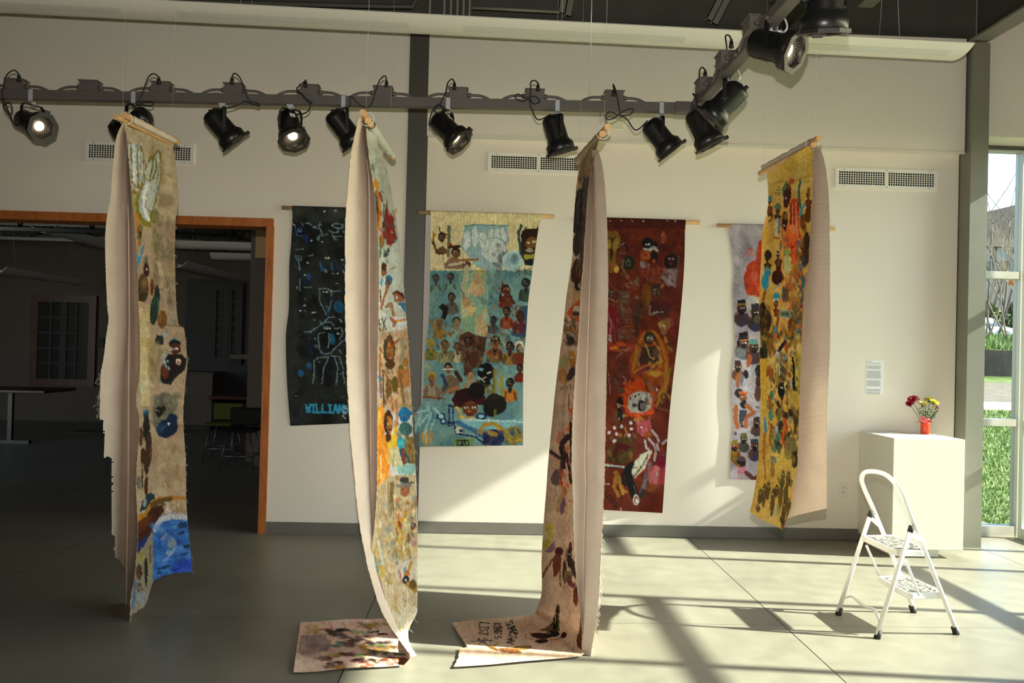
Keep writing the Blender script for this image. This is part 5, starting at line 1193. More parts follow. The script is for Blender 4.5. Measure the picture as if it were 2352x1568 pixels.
    # dark pair with flowers
    p.E(185, 440, 26, 60, '1e1412'); p.E(185, 560, 34, 70, '1c1412'); p.text('D', 165, 458, 34, 34, 5, 6, 'c0b4b0', 0); p.E(200, 330, 34, 30, '5a3a30'); p.L([(140, 530), (145, 680)], 46, '6a3a1e'); p.E(222, 575, 14, 20, '8a7a60'); p.E(180, 600, 8, 14, 'a0a09c')
    p.G([(160, 780), (200, 770), (300, 770), (330, 880), (300, 1000), (230, 1040), (150, 1020), (80, 1010), (60, 960), (100, 860)], '55401c'); p.rnd(40, (80, 760, 340, 1030), ['6a5424', '3a2a18', '8a6a30', '5a1c1c', '2c2418'], (9, 20), 70, 1.8, .75, 15); p.G([(140, 840), (200, 830), (320, 870), (250, 910), (180, 900), (140, 980), (120, 930)], '5a1418')
    for x, y in ((132, 688), (202, 678), (292, 640), (296, 700), (80, 735), (152, 748), (272, 758), (134, 815)): p.E(x, y, 22, 22, '6a1430', 0, .7); p.E(x, y, 16, 16, 'ddd4d8')
    p.E(190, 755, 14, 22, 'b8702c'); p.L([(240, 690), (250, 740), (230, 770)], 16, 'b87a3c')
    # pink blocks and bands
    p.text('***', 318, 592, 24, 26, 12, 8, 'b8823a'); p.G([(345, 640), (480, 605), (490, 690), (450, 760), (400, 770), (360, 720)], 'a8484c'); p.rnd(16, (355, 630, 480, 760), ['c0646a', '8a2c34', 'd07a7c'], (8, 16), 70, 2, .7, 16); p.E(398, 682, 14, 4, 'eee'); p.G([(420, 760), (470, 700), (500, 740), (470, 820)], '9a4a18')
    for pts in ([(500, 715), (545, 770), (565, 820)], [(470, 800), (530, 860), (540, 930)], [(430, 810), (440, 880), (470, 910)], [(550, 850), (560, 900)], [(600, 840), (640, 810)], [(535, 930), (520, 1000)]): p.L(pts, 40, '5a1420', .8); p.L(pts, 22, 'b8a0a0')
    p.L([(480, 1040), (440, 1170), (400, 1330)], 44, '6f6a6c'); p.L([(560, 1000), (600, 960), (640, 940)], 20, '6a4a54')
    # big white shoe shape with black stroke
    p.L([(30, 1050), (140, 1065), (250, 1075)], 26, 'c4c0ba'); p.L([(40, 1062), (250, 1090)], 9, '201a18'); p.G([(300, 1130), (310, 1040), (390, 950), (490, 905), (505, 930), (460, 1040), (400, 1120), (330, 1180)], 'ccc6b4'); p.L([(325, 1160), (400, 1060), (465, 950)], 13, '4a4a14'); p.L([(340, 1175), (430, 1090), (500, 940)], 12, 'a8241c'); p.L([(300, 1080), (355, 1076)], 10, '1a1410')
    p.G([(240, 1060), (310, 1010), (330, 1030), (300, 1100), (320, 1200), (380, 1340), (390, 1430), (340, 1450), (300, 1380), (250, 1220), (210, 1150)], '120c0a'); p.E(345, 1390, 32, 50, 'd8d0cc'); p.E(345, 1392, 22, 38, '8a4a48'); p.E(348, 1400, 12, 24, 'd8d0cc'); p.E(238, 1228, 14, 22, '9a8a3c'); p.G([(195, 1120), (240, 1150), (260, 1240), (220, 1270), (190, 1200)], '2a1a12'); p.L([(320, 1250), (345, 1320)], 7, '8a6a60', .8)
    p.L([(150, 1150), (130, 1260), (170, 1350)], 34, 'a8742c'); p.L([(180, 1170), (190, 1260), (215, 1330)], 26, 'b8843a'); p.L([(190, 1230), (235, 1310)], 24, 'a86f2a'); p.L([(150, 1130), (170, 1200)], 46, '9a6a2c'); p.L([(215, 1290), (255, 1315)], 20, 'b07a34')
    p.L([(395, 1130), (450, 1100)], 5, '15110f'); p.L([(450, 1050), (440, 1180)], 7, '15110f'); p.text('K', 395, 1130, 40, 50, 0, 6, '15110f'); p.L([(410, 1300), (400, 1350)], 40, '2c2a2c')
    p.E(560, 1150, 110, 105, 'b04a4c'); p.E(540, 1140, 34, 96, 'd0787a', 4, .8); p.E(600, 1150, 34, 90, 'a0383c', 0, .7); p.E(490, 1170, 20, 70, 'c06a6c', 8, .8); p.E(545, 1140, 6, 18, 'f0d8d8'); p.E(590, 1020, 60, 60, '7a1030', 0, .9); p.rnd(16, (470, 1240, 620, 1300), ['6a3416', '8a4a20'], (12, 22), 10, 2, .6, 17)
    p.text('JUDGES', 48, 1285, 34, 46, 2, 11, '30150c', 52, .9); p.L([(48, 1238), (78, 1236)], 8, 'ccb8b0'); p.L([(198, 1465), (200, 1490)], 4, 'ccc')
def paint_lilac(p):
    p.fill('9a9098', 'b0a8ac', 26); p.T(1640, 290, 3.1375)
    p.rnd(30, (110, 700, 380, 1200), ['8a8088', '7c7480', 'a49ca4'], (16, 34), 60, 1.7, .4, 1); p.E(235, 870, 44, 30, '5f5864', -20, .4)
    p.text('KOZN', 190, 1020, 34, 34, 8, 4, '6a6068', 95, .7)
    p.G([(320, 830), (360, 800), (360, 1230), (300, 1235), (240, 1210), (218, 1140), (216, 1070), (245, 990), (300, 960)], 'b43a1c'); p.rnd(30, (235, 880, 350, 1220), ['c8482a', '9a2c14', 'a8441c', '8a3a20', 'c85a34'], (9, 20), 60, 1.8, .7, 2); p.E(290, 1080, 30, 34, 'c0583c'); p.rnd(16, (245, 1225, 330, 1280), ['c4c0b0', 'a8a49a', 'dcd8cc'], (8, 14), 20, 1.5, .8, 3)
    def man(x, y, r, hat, skin='4a2c1c', cl='3a3040', band=None, beard='1c1614'):
        p.E(x, y+r*2.4, r*1.5, r*1.5, cl); p.E(x-r*1.1, y+r*2.0, r*.7, r*1.2, skin, 10, .8); p.E(x+r*1.1, y+r*2.1, r*.55, r*1.1, skin, -10, .8)
        p.E(x, y, r*1.05, r*1.25, skin); p.E(x, y+r*.75, r*.7, r*.7, beard); p.G([(x-r, y-r*.6), (x-r*.9, y-r*1.7), (x+r*.7, y-r*1.8), (x+r, y-r*.6)], hat)
        if band: p.L([(x-r, y-r*.75), (x+r*.95, y-r*.8)], r*.3, band)
        p.E(x-r*.15, y+.0*r, r*.15, r*.08, 'ddd'); p.E(x+r*.5, y+.0*r, r*.15, r*.08, 'ddd'); p.E(x+r*.15, y+r*.55, r*.25, r*.07, '6a3428')
    for i, (mx, my) in enumerate(((440, 1330), (560, 1300), (680, 1340), (430, 1570), (560, 1540), (680, 1590))): man(mx, my, 34, ('1c1820', '33303a', '5a3a2c')[i % 3], '4a2c22', ('3a3444', '5a5c62', '6a4030')[i % 3], '8a6a2c')
    man(200, 1310, 34, '1c1820', '4a2c22', '3a3444', '8a6a2c'); man(300, 1340, 36, '33303a', '3c281e', '33304a', None); p.E(320, 1390, 34, 30, '55503c')
    man(215, 1545, 36, '1a181e', '4a2c22', '6a6c76', '7a5424')
    p.T(1640, 760, 3.266)
    p.E(215, 90, 46, 44, '1a1416'); man(222, 90, 30, '1a1820', '6a4030', '5a5c62', 'a0703c'); p.G([(150, 150), (190, 120), (240, 150), (240, 190), (160, 200)], '6a6c70')
    man(298, 120, 34, '5a8a84', '4a2f20', '44343c', None); p.E(262, 225, 20, 50, '9a5430', 12)
    man(180, 270, 28, '332a2a', '5a3a26', '8a5a34'); p.E(240, 325, 22, 34, '1c1616'); p.L([(200, 330), (180, 380), (175, 415)], 26, '8a5434'); p.L([(215, 340), (205, 400)], 20, '5a6884'); p.E(335, 300, 26, 50, '2c2420'); p.E(330, 400, 18, 60, '4a2c22')
    for i, (mx, my) in enumerate(((450, 330), (580, 300), (700, 350), (440, 620), (570, 600), (700, 640), (450, 900), (580, 880), (690, 930))): man(mx, my, 30, ('262230', '5a8a84', '332a2a')[i % 3], '5a3a26', ('3a3a46', '8a5a34', '5a5c62')[i % 3])
    # orange banded man
    p.E(188, 466, 34, 34, '262230'); p.L([(195, 460), (245, 468)], 20, 'c4601c'); p.E(220, 500, 28, 34, '7a4a30'); p.E(222, 550, 26, 32, '1e1a1c'); p.E(210, 492, 5, 3, 'eee'); p.E(235, 492, 5, 3, 'eee')
    p.L([(165, 570), (160, 640), (175, 720)], 34, '9a5a34'); p.L([(245, 560), (300, 610), (235, 650), (240, 720)], 32, 'a05c38'); p.G([(190, 590), (245, 590), (240, 640), (215, 680), (225, 725), (200, 725), (185, 650)], '3a3a46'); p.rnd(8, (310, 560, 350, 600), ['6a6470', '4a4450'], (5, 8), 30, 1.5, .7, 4)
    man(320, 690, 26, '3a2c28', '5a3826', '4a3a44'); p.L([(250, 430), (310, 320), (330, 300)], 3, '6a6068', .7); p.L([(240, 440), (300, 520), (345, 540)], 3, '6a6068', .7); p.E(330, 470, 26, 60, '5a3a30')
    man(222, 810, 26, '5a5c34', '4a3a24', '3a4444'); man(155, 865, 28, '7a6a2a', '8a3c1c', '7a6a24'); man(305, 860, 30, '3a3a44', '5a3a26', '3a3450'); p.E(205, 985, 36, 36, '2a1c18'); p.E(205, 960, 30, 20, '5a4448'); p.G([(175, 1020), (245, 1015), (240, 1070), (180, 1070)], 'b05a6c', .8); p.L([(183, 1060), (183, 1110)], 4, 'a03a5a'); p.L([(203, 1060), (203, 1115)], 4, 'a03a5a'); p.L([(240, 1060), (300, 1110), (320, 1100)], 34, '5a3430'); p.E(160, 768, 12, 14, '3a4a54'); p.L([(130, 960), (170, 1000), (190, 1010)], 20, '8a5a2c')
def paint_yellow(p):
    p.fill('c89c40', 'd8b868', 30); p.T(1640, 290, 3.1375)
    p.rnd(60, (470, 620, 660, 1300), ['d8822c', 'cc6a24', 'c8581c', 'e0a040', 'a8601c', 'd89a34'], (12, 26), 82, 2.2, .6, 31); p.rnd(50, (560, 900, 660, 1560), ['8a5a24', '5a3a1c', 'b07a2c', '6a4a24', '3a2a18'], (10, 22), 84, 2.4, .7, 32)
    p.rnd(20, (380, 180, 710, 400), ['c8b050', 'b89c34', 'd0bc64'], (20, 40), 80, 1.6, .4, 1)
    p.rnd(26, (330, 620, 700, 1560), ['d09a28', 'c88420', 'd8aa3c', 'b87c1c'], (20, 44), 80, 1.8, .45, 2)
    p.L([(440, 410), (500, 395), (560, 400), (640, 365), (710, 355)], 4, '5a4a1c', .8); p.L([(465, 425), (450, 460), (480, 460), (465, 425)], 4, '3a2c14'); p.L([(440, 480), (480, 482), (470, 495), (445, 490), (440, 480)], 4, '3a2c14'); p.text('AVA', 460, 520, 14, 18, 6, 3, 'a8441c', 0, .7)
    p.text('NNNN', 640, 370, 12, 30, 4, 3, '8a742c', 8, .6)
    def nude(x, y, r, skin='4a2210', hat=None, cl=None, L=1.0):
        p.E(x, y, r*.6, r*.95, skin); p.L([(x, y+r*.8), (x-r*.1, y+r*1.6)], r*.5, skin); p.G([(x-r, y+r*1.7), (x, y+r*1.3), (x+r*1.1, y+r*1.8), (x+r*.8, y+r*3.2), (x+r*.7, y+r*4.6*L), (x-r*.6, y+r*4.7*L), (x-r*.6, y+r*3.2)], skin); p.E(x+r*.1, y+r*2.5, r*.35, r*.9, '8a4a1c', 0, .6); p.E(x-r*.1, y+r*.0, r*.14, r*.08, 'edc')
        if hat: p.E(x, y-r*.8, r*.75, r*.8, hat)
        if cl: p.E(x, y+r*3.8*L, r*.8, r*1.3, cl)
    p.fine(90, [(480, 700, 660, 1130), (490, 1050, 660, 1560)], ['f0a040', 'e0641c', 'a8401c', '3a1c10', '6a3414', '2c6a80', 'd8b878', 'c87a24'], 60)
    nude(400, 540, 24, '5a2c10', '2a8a94'); p.L([(415, 620), (420, 660), (395, 690)], 10, '5a2c10')
    p.E(460, 580, 22, 26, '4a5a3c'); nude(458, 600, 24, '3a2418', '5a7a5a', 'c8bc94'); p.L([(450, 700), (450, 790)], 18, 'c8bca0'); p.L([(472, 660), (468, 770)], 12, '2c7a94'); p.L([(430, 800), (470, 810), (490, 860)], 7, '7a4a1c')
    p.L([(520, 410), (500, 450), (500, 500)], 18, '3a7a4c'); p.E(528, 500, 26, 90, '4a1c14', 8); p.E(535, 430, 16, 26, '7a4a1c'); p.E(520, 520, 6, 8, 'ccb0a0'); p.E(562, 395, 22, 22, 'c45028', 0, .9); p.E(510, 680, 20, 70, '33140e'); p.E(508, 715, 5, 8, 'e0d4c0'); p.E(515, 650, 14, 24, '8a5a2c')
    # the glowing orange hand
    p.G([(545, 560), (560, 520), (610, 520), (625, 600), (615, 720), (600, 850), (585, 980), (565, 990), (550, 880), (500, 840), (490, 800), (520, 790), (540, 740)], 'd0501c'); p.E(560, 770, 44, 70, 'f06a24'); p.E(565, 740, 26, 34, 'f88a4c'); p.L([(555, 560), (552, 700)], 14, '9a2c10'); p.L([(580, 530), (578, 700)], 14, 'b03a14'); p.L([(604, 545), (600, 710)], 12, '8a2410'); p.L([(567, 560), (566, 720)], 6, 'e8906a'); p.L([(592, 550), (592, 720)], 6, 'e8906a'); p.L([(575, 850), (572, 980)], 26, 'e8602c'); p.E(515, 820, 28, 30, 'c86a3c'); p.E(520, 815, 18, 18, 'a85a3c'); p.L([(560, 880), (580, 860)], 8, '3a1c10'); p.E(600, 720, 6, 90, 'f0b890', 0, .5)
    p.L([(622, 390), (612, 470), (618, 560), (632, 600)], 16, '2c5a4c'); p.L([(655, 560), (632, 600), (620, 650)], 20, '4a9494'); nude(680, 490, 26, '5a2414', None, None, .95); p.E(682, 470, 12, 34, '7a4a2c'); p.E(676, 640, 22, 60, '5a3014')
    p.E(640, 690, 20, 60, '6a3a1c'); p.E(665, 850, 24, 92, '241408', 3); p.E(655, 940, 30, 70, '4a2212'); p.L([(640, 820), (630, 880)], 10, '6f9a98'); p.L([(610, 830), (600, 900)], 14, '4a6a7c'); p.rnd(20, (620, 700, 680, 1140), ['7a4418', '4a2c14', '2a5a6c', '8a5a24', '331a0e'], (8, 18), 80, 2.2, .7, 3)
    nude(385, 945, 28, '3a2014', None, '2f86a0'); p.E(388, 930, 26, 40, '2e1a12'); p.L([(380, 1010), (375, 1040), (395, 1030)], 8, '5aa0a0'); p.L([(370, 1180), (355, 1250)], 18, '8a4a1c'); p.E(370, 1120, 26, 62, '2a90b4')
    nude(462, 920, 26, '3c180f'); p.E(460, 1090, 44, 55, '40190e'); p.L([(430, 1060), (440, 1130), (480, 1110)], 14, '2f120a'); p.E(455, 915, 5, 4, 'fff'); p.E(470, 915, 5, 4, 'fff'); p.L([(420, 1180), (500, 1120)], 10, '9a9a90')
    # pale hand
    p.G([(500, 1000), (510, 930), (530, 910), (550, 950), (560, 1010), (550, 1060), (500, 1060)], 'a8aa64'); 
    for k in range(4): p.L([(508+13*k, 940), (510+13*k, 1040)], 8, 'd0cc8c', .8)
    p.E(520, 905, 22, 18, '7a9a5a'); p.rnd(40, (490, 1040, 600, 1290), ['d8822c', 'c8a04c', 'b85a1c', 'e0b070', '8a5a2c', '6a7a5a', 'c8b890'], (7, 15), 80, 2.2, .7, 4)
    p.E(503, 1210, 14, 60, '4a4c4c'); p.E(525, 1215, 14, 50, '6a4424'); p.E(545, 1150, 12, 50, 'a8682c'); p.L([(610, 1150), (640, 1220), (625, 1300), (605, 1330)], 12, '22505c'); p.E(640, 1120, 12, 60, '2c6a74')
    p.E(450, 1230, 24, 34, '2f8aa4'); nude(448, 1280, 24, '5a2614', None, None, .8); p.L([(432, 1250), (468, 1245)], 12, 'ccc8a8'); p.L([(465, 1340), (450, 1460)], 20, '8a4a1c'); p.E(440, 1470, 14, 34, '3490b0')
    p.G([(475, 1320), (575, 1325), (575, 1390), (475, 1380)], '9aa488'); p.text('NOMEN', 482, 1335, 13, 34, 5, 5, '26383a')
    p.E(352, 1330, 26, 66, '1e140e'); p.E(385, 1400, 30, 80, '33200f'); p.E(345, 1440, 20, 70, '3a2814'); p.rnd(30, (330, 1300, 430, 1560), ['1a120c', '3a2412', '6a4a1e', '8a6a2c'], (7, 16), 80, 2, .7, 5)
    p.G([(475, 1400), (540, 1400), (550, 1500), (520, 1560), (470, 1560)], 'd8a05c', .8); p.E(560, 1430, 30, 60, '6a3a18', 6); p.E(548, 1500, 26, 40, '3a1c12'); p.E(440, 1520, 22, 26, 'c4642c')
    p.rnd(34, (560, 1250, 650, 1560), ['7a4a1c', '4a2c14', '8a6a34', '6a5a2c', '2c4a4c'], (7, 16), 85, 2.5, .7, 6)
    p.T(1640, 760, 3.266)
    p.rnd(60, (345, 0, 640, 520), ['8a6a2c', 'a8842e', '6a4c1c', '4a3418', 'b8942c', '3a2c18', '9a5a1c'], (9, 20), 84, 2.4, .65, 7)
    p.fine(90, [(420, 0, 640, 460), (400, 440, 640, 900)], ['d0902c', '2a1a10', '5a3414', '8a4a1c', '2c7a80', 'd8c078', '141418', 'b8641c'], 70)
    p.G([(345, 200), (405, 210), (400, 400), (385, 620), (352, 640), (350, 400)], 'd0a83c', .9); p.E(372, 160, 30, 50, '2a2c1c'); p.rnd(14, (345, 20, 410, 200), ['1a1a12', '3a3a1c', '22322c'], (8, 16), 80, 2, .8, 8); p.L([(480, 150), (494, 240), (494, 340)], 22, '101c2c'); p.L([(486, 160), (492, 330)], 9, 'b8d4d4'); p.G([(480, 140), (530, 60), (550, 80), (500, 150)], '1a1a24'); p.E(470, 180, 14, 30, 'c0bca8')
    p.E(528, 200, 26, 26, '3c6a74'); p.E(525, 202, 14, 14, 'a8c4bc'); p.E(545, 120, 16, 44, 'a04a1c'); p.rnd(20, (510, 160, 610, 400), ['14202c', '8a3c1a', '0f1418', '2c6a8a', '1c1c1c', 'b08a5c'], (6, 13), 78, 2.2, .8, 9); p.L([(590, 200), (600, 300), (600, 440)], 18, '121212'); p.L([(575, 370), (585, 430)], 10, 'a8c0c8')
    p.E(505, 440, 26, 60, '0f0f10'); for_ = [(495, 375), (505, 380), (498, 422), (512, 426)]
    for x, y in for_: p.E(x, y, 7, 5, 'dcdcd0')
    p.E(495, 385, 26, 34, '141414', 0, .6); p.L([(505, 490), (508, 550)], 9, '1a1410'); p.L([(610, 180), (640, 200), (640, 470), (615, 480)], 26, '9a9440', .8); p.E(430, 320, 20, 40, '8a5a24'); p.E(405, 300, 12, 44, '9a4c1c', 6); p.E(432, 480, 14, 34, '2c7a64'); p.L([(415, 490), (425, 610)], 16, '9a5a1c'); p.E(425, 630, 18, 40, '3c8474'); p.L([(430, 610), (422, 660)], 8, '5aa89c'); p.rnd(10, (440, 190, 500, 480), ['8a7a3a', 'a8903c', '6a5a2c'], (8, 14), 84, 2, .7, 10)
    p.G([(550, 460), (640, 470), (630, 560), (560, 540)], 'b09a48', .8)
    p.rnd(60, (470, 540, 640, 900), ['1c120e', '33201a', '4a3018', '7a6a2c', '26201a', '0f0d0c'], (9, 20), 82, 2.2, .8, 11); p.L([(385, 660), (388, 760)], 20, '4a90a8'); p.L([(380, 770), (375, 960)], 24, 'a05a1e', .8); p.L([(430, 700), (425, 860)], 18, '8a5a24'); p.rnd(12, (350, 760, 430, 980), ['c8a03c', 'b07a2c', '6a7a6a'], (6, 12), 85, 2.4, .7, 12)
    p.L([(530, 660), (540, 720), (510, 800), (520, 850)], 16, 'c0441c'); p.E(470, 740, 12, 26, '9ab4c4'); p.rnd(16, (430, 760, 500, 920), ['1c5a5c', '2c7a74', '143c44', '6a7a3a'], (8, 15), 84, 2, .8, 13); p.E(560, 880, 36, 90, '7a6a44', 0, .8); p.E(605, 960, 24, 70, '1e1a16'); p.E(600, 850, 16, 60, '6a6a3c'); p.L([(440, 950), (440, 1080)], 30, '8a4c1c', .8); p.L([(380, 980), (385, 1110)], 12, 'a85a1c'); p.E(455, 970, 12, 26, '4c8a8c')
    p.rnd(20, (350, 920, 600, 1180), ['b8a23c', 'a8902e', 'c4ac48'], (14, 26), 84, 2, .5, 14)
    for x, y, h in ((345, 1240, 60), (375, 1230, 90), (405, 1200, 70), (440, 1280, 110), (470, 1200, 50), (515, 1110, 70), (555, 1110, 60), (500, 1240, 90), (540, 1230, 80), (525, 1340, 70), (330, 1330, 30), (560, 1300, 50), (515, 1420, 60)): p.E(x, y, 17, h, random.Random(x).choice(['2c2014', '3a2a18', '221812', '4a3018']), 4, .85); p.E(x, y-h*.5, 8, 6, 'b0a884', 0, .7)
    p.rnd(18, (480, 1080, 580, 1450), ['4a4a24', '33301c', '6a6030', '2a2014'], (8, 16), 84, 2.2, .7, 15); p.E(465, 1360, 20, 60, 'b8b080', 8, .6); p.L([(535, 1290), (560, 1380), (515, 1480)], 12, '6a3c1c', .8)
def paint_one(p):     # first hanging cloth
    p.fill('a8937a', '9a826a', 22, ); p.T(230, 250, 3.487)
    p.G([(180, 60), (600, 250), (640, 900), (300, 900), (200, 300)], 'b5a68c', .6); p.rnd(26, (300, 250, 620, 900), ['a89470', '96825c', 'c0b090'], (14, 34), 84, 2.2, .4, 1); p.E(520, 740, 70, 60, '6a5236', 10, .5); p.E(500, 480, 20, 120, '9a8058', 0, .5)
    p.G([(205, 250), (225, 265), (325, 300), (345, 400), (350, 600), (300, 680), (255, 690), (230, 500)], '7d6a2c'); 
    for x, w_, y0, y1, c in ((232, 14, 290, 640, 'b8c4cc'), (250, 12, 290, 600, '8a7a4a'), (268, 22, 290, 600, 'd0d8dc'), (285, 10, 300, 620, 'a8b8c8'), (312, 16, 310, 500, 'c8d0d0'), (335, 12, 350, 590, 'b0b8bc'), (322, 8, 330, 560, '8a8450')): p.L([(x, y0), (x+6, y1)], w_, c)
    p.rnd(40, (230, 280, 340, 660), ['e0e4e4', '9aa8b0', '8a7440', 'b8c0c4', '6a5c2a'], (3, 8), 86, 4, .7, 2); p.rnd(26, (245, 570, 310, 680), ['e8e8e0', '9a8050', 'c8ccc8', '7a5c30'], (4, 9), 50, 2, .8, 3); p.grad(285, 310, '9ab0c4', .7, 225, 320)
    # second hand with olive outline
    hand = [(350, 590), (345, 520), (375, 430), (400, 375), (425, 385), (440, 350), (465, 320), (485, 345), (492, 440), (488, 560), (470, 650), (450, 740), (420, 840), (405, 940), (350, 925), (300, 860), (285, 770), (300, 690), (330, 640)]
    p.G(hand, '7f7026'); inner = [(360, 590), (362, 520), (385, 440), (412, 410), (425, 430), (440, 380), (463, 345), (475, 380), (478, 440), (484, 480), (472, 580), (450, 680), (420, 800), (395, 830), (400, 900), (360, 890), (315, 820), (310, 740), (330, 670)]
    p.G(inner, 'b4b8b0'); p.rnd(60, (320, 400, 475, 830), ['c8d0d0', '98a0a0', 'd8dcdc', '8a8c78', 'a8b4bc', 'b8a070'], (4, 9), 75, 3, .65, 4); p.L([(424, 400), (418, 470), (400, 570)], 13, '6f6224'); p.L([(447, 400), (452, 470), (425, 560)], 12, '6f6224'); p.L([(476, 430), (462, 540), (448, 600)], 9, '7c7030'); p.L([(385, 590), (350, 690), (350, 820), (390, 890)], 22, 'dcdcdc', .8); p.L([(335, 690), (320, 780), (370, 890)], 12, '8fa4b4', .8); p.L([(405, 830), (360, 780), (370, 730)], 6, '7c7040'); p.L([(350, 440), (345, 360), (330, 300)], 11, '7a6c2a'); p.L([(300, 690), (280, 780), (300, 870), (350, 930), (405, 945)], 15, '857628')
    p.L([(265, 690), (278, 800)], 16, '7aa04c', .8); p.L([(285, 850), (310, 960)], 40, 'b07a3c', .8); p.E(316, 1010, 20, 90, '8a5c24'); p.E(318, 1010, 12, 30, '33301c'); p.rnd(8, (300, 920, 335, 1080), ['4a3a1c', 'a87a34', '5f8a7c'], (4, 9), 80, 2, .8, 5)
    p.L([(345, 1100), (330, 1170), (305, 1230), (298, 1310)], 14, '1c7ca8'); p.L([(288, 1110), (300, 1190), (318, 1200)], 14, '2488b0'); p.L([(298, 1200), (300, 1300)], 12, '2a90b8')
    p.rnd(60, (430, 830, 600, 1560), ['5f584a', '7a7260', '4a4840', '8a7a60', '6a6a5c'], (10, 28), 70, 1.6, .45, 6); p.E(440, 860, 30, 60, '6a6a24', 10, .7); p.E(440, 1050, 22, 120, '7a7430', -6, .4)
    rn = random.Random(5)
    for k in range(16): x = rn.uniform(440, 570); y = rn.uniform(930, 1500); p.L([(x, y), (x+rn.uniform(-40, 40), y+rn.uniform(-30, 60)), (x+rn.uniform(-30, 30), y+rn.uniform(20, 90))], 4, '26261f', .7)
    p.E(366, 1220, 18, 50, '6a6050'); p.E(370, 1290, 24, 60, '38180f'); p.E(365, 1285, 5, 3, 'eee'); p.E(378, 1285, 5, 3, 'eee'); p.E(345, 1430, 45, 110, '4a3820'); p.E(355, 1390, 22, 40, '8a6a4c', 0, .6); p.E(415, 1430, 15, 68, '6a2c18'); p.E(455, 1500, 22, 90, '22282c'); p.L([(465, 1220), (490, 1330)], 30, 'c8b890', .5)
    p.T(210, 680, 3.5625)
    p.G([(395, 100), (470, 100), (480, 900), (400, 900)], 'c4b07c', .55); p.E(515, 110, 34, 130, '1f3026', 6); p.L([(500, 60), (540, 20), (550, 120)], 10, '3a5a4c'); p.E(580, 190, 38, 75, '6a4620'); p.E(565, 170, 14, 60, '8a6430', 0, .6); p.E(418, 10, 40, 40, '3a2a1a'); p.E(555, 360, 34, 40, '1c2426'); p.G([(530, 310), (560, 330), (595, 300), (590, 390), (530, 400)], '1f2a2c')
    p.text('23', 410, 95, 22, 34, 6, 4, '5a4c30', 3, .7); p.text('T1', 452, 215, 14, 34, 5, 4, '4a3c26', 0, .8); p.text('LESH', 392, 335, 22, 72, 5, 8, '9a8034', 4, .9); p.L([(480, 440), (475, 620), (490, 700)], 30, '8a7444', .45); p.rnd(26, (480, 400, 570, 700), ['8a7450', '6a5838', 'a08c64'], (8, 20), 86, 3, .5, 7)
    p.rnd(14, (590, 60, 720, 340), ['7a7870', '9a9a90', '6a6458'], (12, 26), 60, 1.5, .5, 8)
    p.E(680, 385, 48, 40, '15191c'); p.E(685, 430, 46, 44, '4a2014'); p.E(652, 432, 17, 13, 'c8c8b4'); p.E(693, 432, 15, 12, 'e0e0d4'); p.E(654, 432, 7, 8, '22423c'); p.E(694, 432, 6, 7, '22423c'); p.L([(640, 360), (680, 346), (722, 365)], 9, '6a8c98', .8); p.L([(630, 475), (700, 485)], 12, '1a1618'); p.E(600, 315, 22, 14, '9aa4a4', 20, .7)
    p.G([(620, 480), (740, 470), (780, 520), (765, 600), (700, 655), (650, 720), (600, 720), (560, 690), (570, 580)], '1c1214'); p.E(712, 537, 22, 24, 'c8b8a8'); p.E(712, 540, 13, 15, '9a5a3a'); p.E(603, 620, 30, 60, '5a2a18'); p.L([(600, 470), (588, 520), (610, 580)], 20, '7a9098', .8); p.rnd(14, (580, 440, 640, 600), ['9ab0b4', '3a3034', '6a7a80'], (5, 9), 60, 1.8, .8, 9); p.L([(555, 640), (575, 710), (640, 730)], 6, '6a8494', .8); p.E(690, 640, 24, 20, '1e181c'); p.E(640, 700, 18, 20, '14161c')
    p.L([(420, 700), (410, 790)], 18, '9ab4a8', .7); p.L([(450, 660), (440, 790)], 12, 'a8bcae', .6); p.L([(470, 700), (500, 740)], 30, 'c8b48c', .6)
    p.G([(520, 820), (600, 780), (680, 820), (710, 870), (690, 940), (620, 980), (600, 1040), (560, 1080), (510, 1080), (500, 940)], '5a5a4c', .85); p.rnd(30, (500, 800, 710, 1060), ['6a6a5c', '4a4a40', '7f7c6c', '3c3c36'], (10, 20), 50, 2, .6, 10); p.E(555, 945, 32, 45, '140e0c'); p.E(590, 920, 18, 26, '201814'); p.L([(530, 930), (560, 945)], 4, '8a9c94'); p.E(620, 1080, 92, 74, '0f1c36', -28); p.E(660, 1010, 44, 52, '10203c'); p.E(560, 1080, 34, 40, '1f4460', 0, .6); p.L([(570, 1080), (610, 1060)], 10, '3a6a8a', .7); p.E(633, 1045, 10, 6, 'c8d8e4')
    p.E(446, 965, 24, 40, '1f4658'); p.E(440, 940, 8, 16, '3f7c98'); p.E(450, 1080, 28, 110, '211c18'); p.E(470, 1250, 26, 150, '38241a'); p.E(425, 1310, 26, 70, '402014'); p.E(405, 1150, 20, 80, '4a3824'); p.E(450, 1400, 18, 60, '33241a'); p.L([(420, 1360), (412, 1520)], 14, '5a3a24', .8)
    p.text('TCEFA', 500, 1215, 30, 42, 10, 4, '6a5038', -3, .6); p.rnd(24, (500, 1180, 740, 1560), ['96784e', '86603c', 'a88c68', '74583c'], (12, 28), 84, 2.2, .4, 11); p.E(640, 1450, 70, 60, '6a4a2c', 0, .35)
    p.T(230, 1080, 4.126)
    p.E(437, 150, 18, 100, '45200f'); p.L([(400, 0), (400, 160)], 16, '3a2c1c'); p.G([(370, 400), (395, 300), (430, 250), (470, 200), (525, 240), (500, 290), (440, 360)], '1f343c'); p.E(425, 300, 16, 44, '8a8c84'); p.E(365, 120, 22, 60, '5c5c50')
    p.L([(600, 160), (590, 120), (630, 100), (650, 160)], 8, '6a4a30', .6)
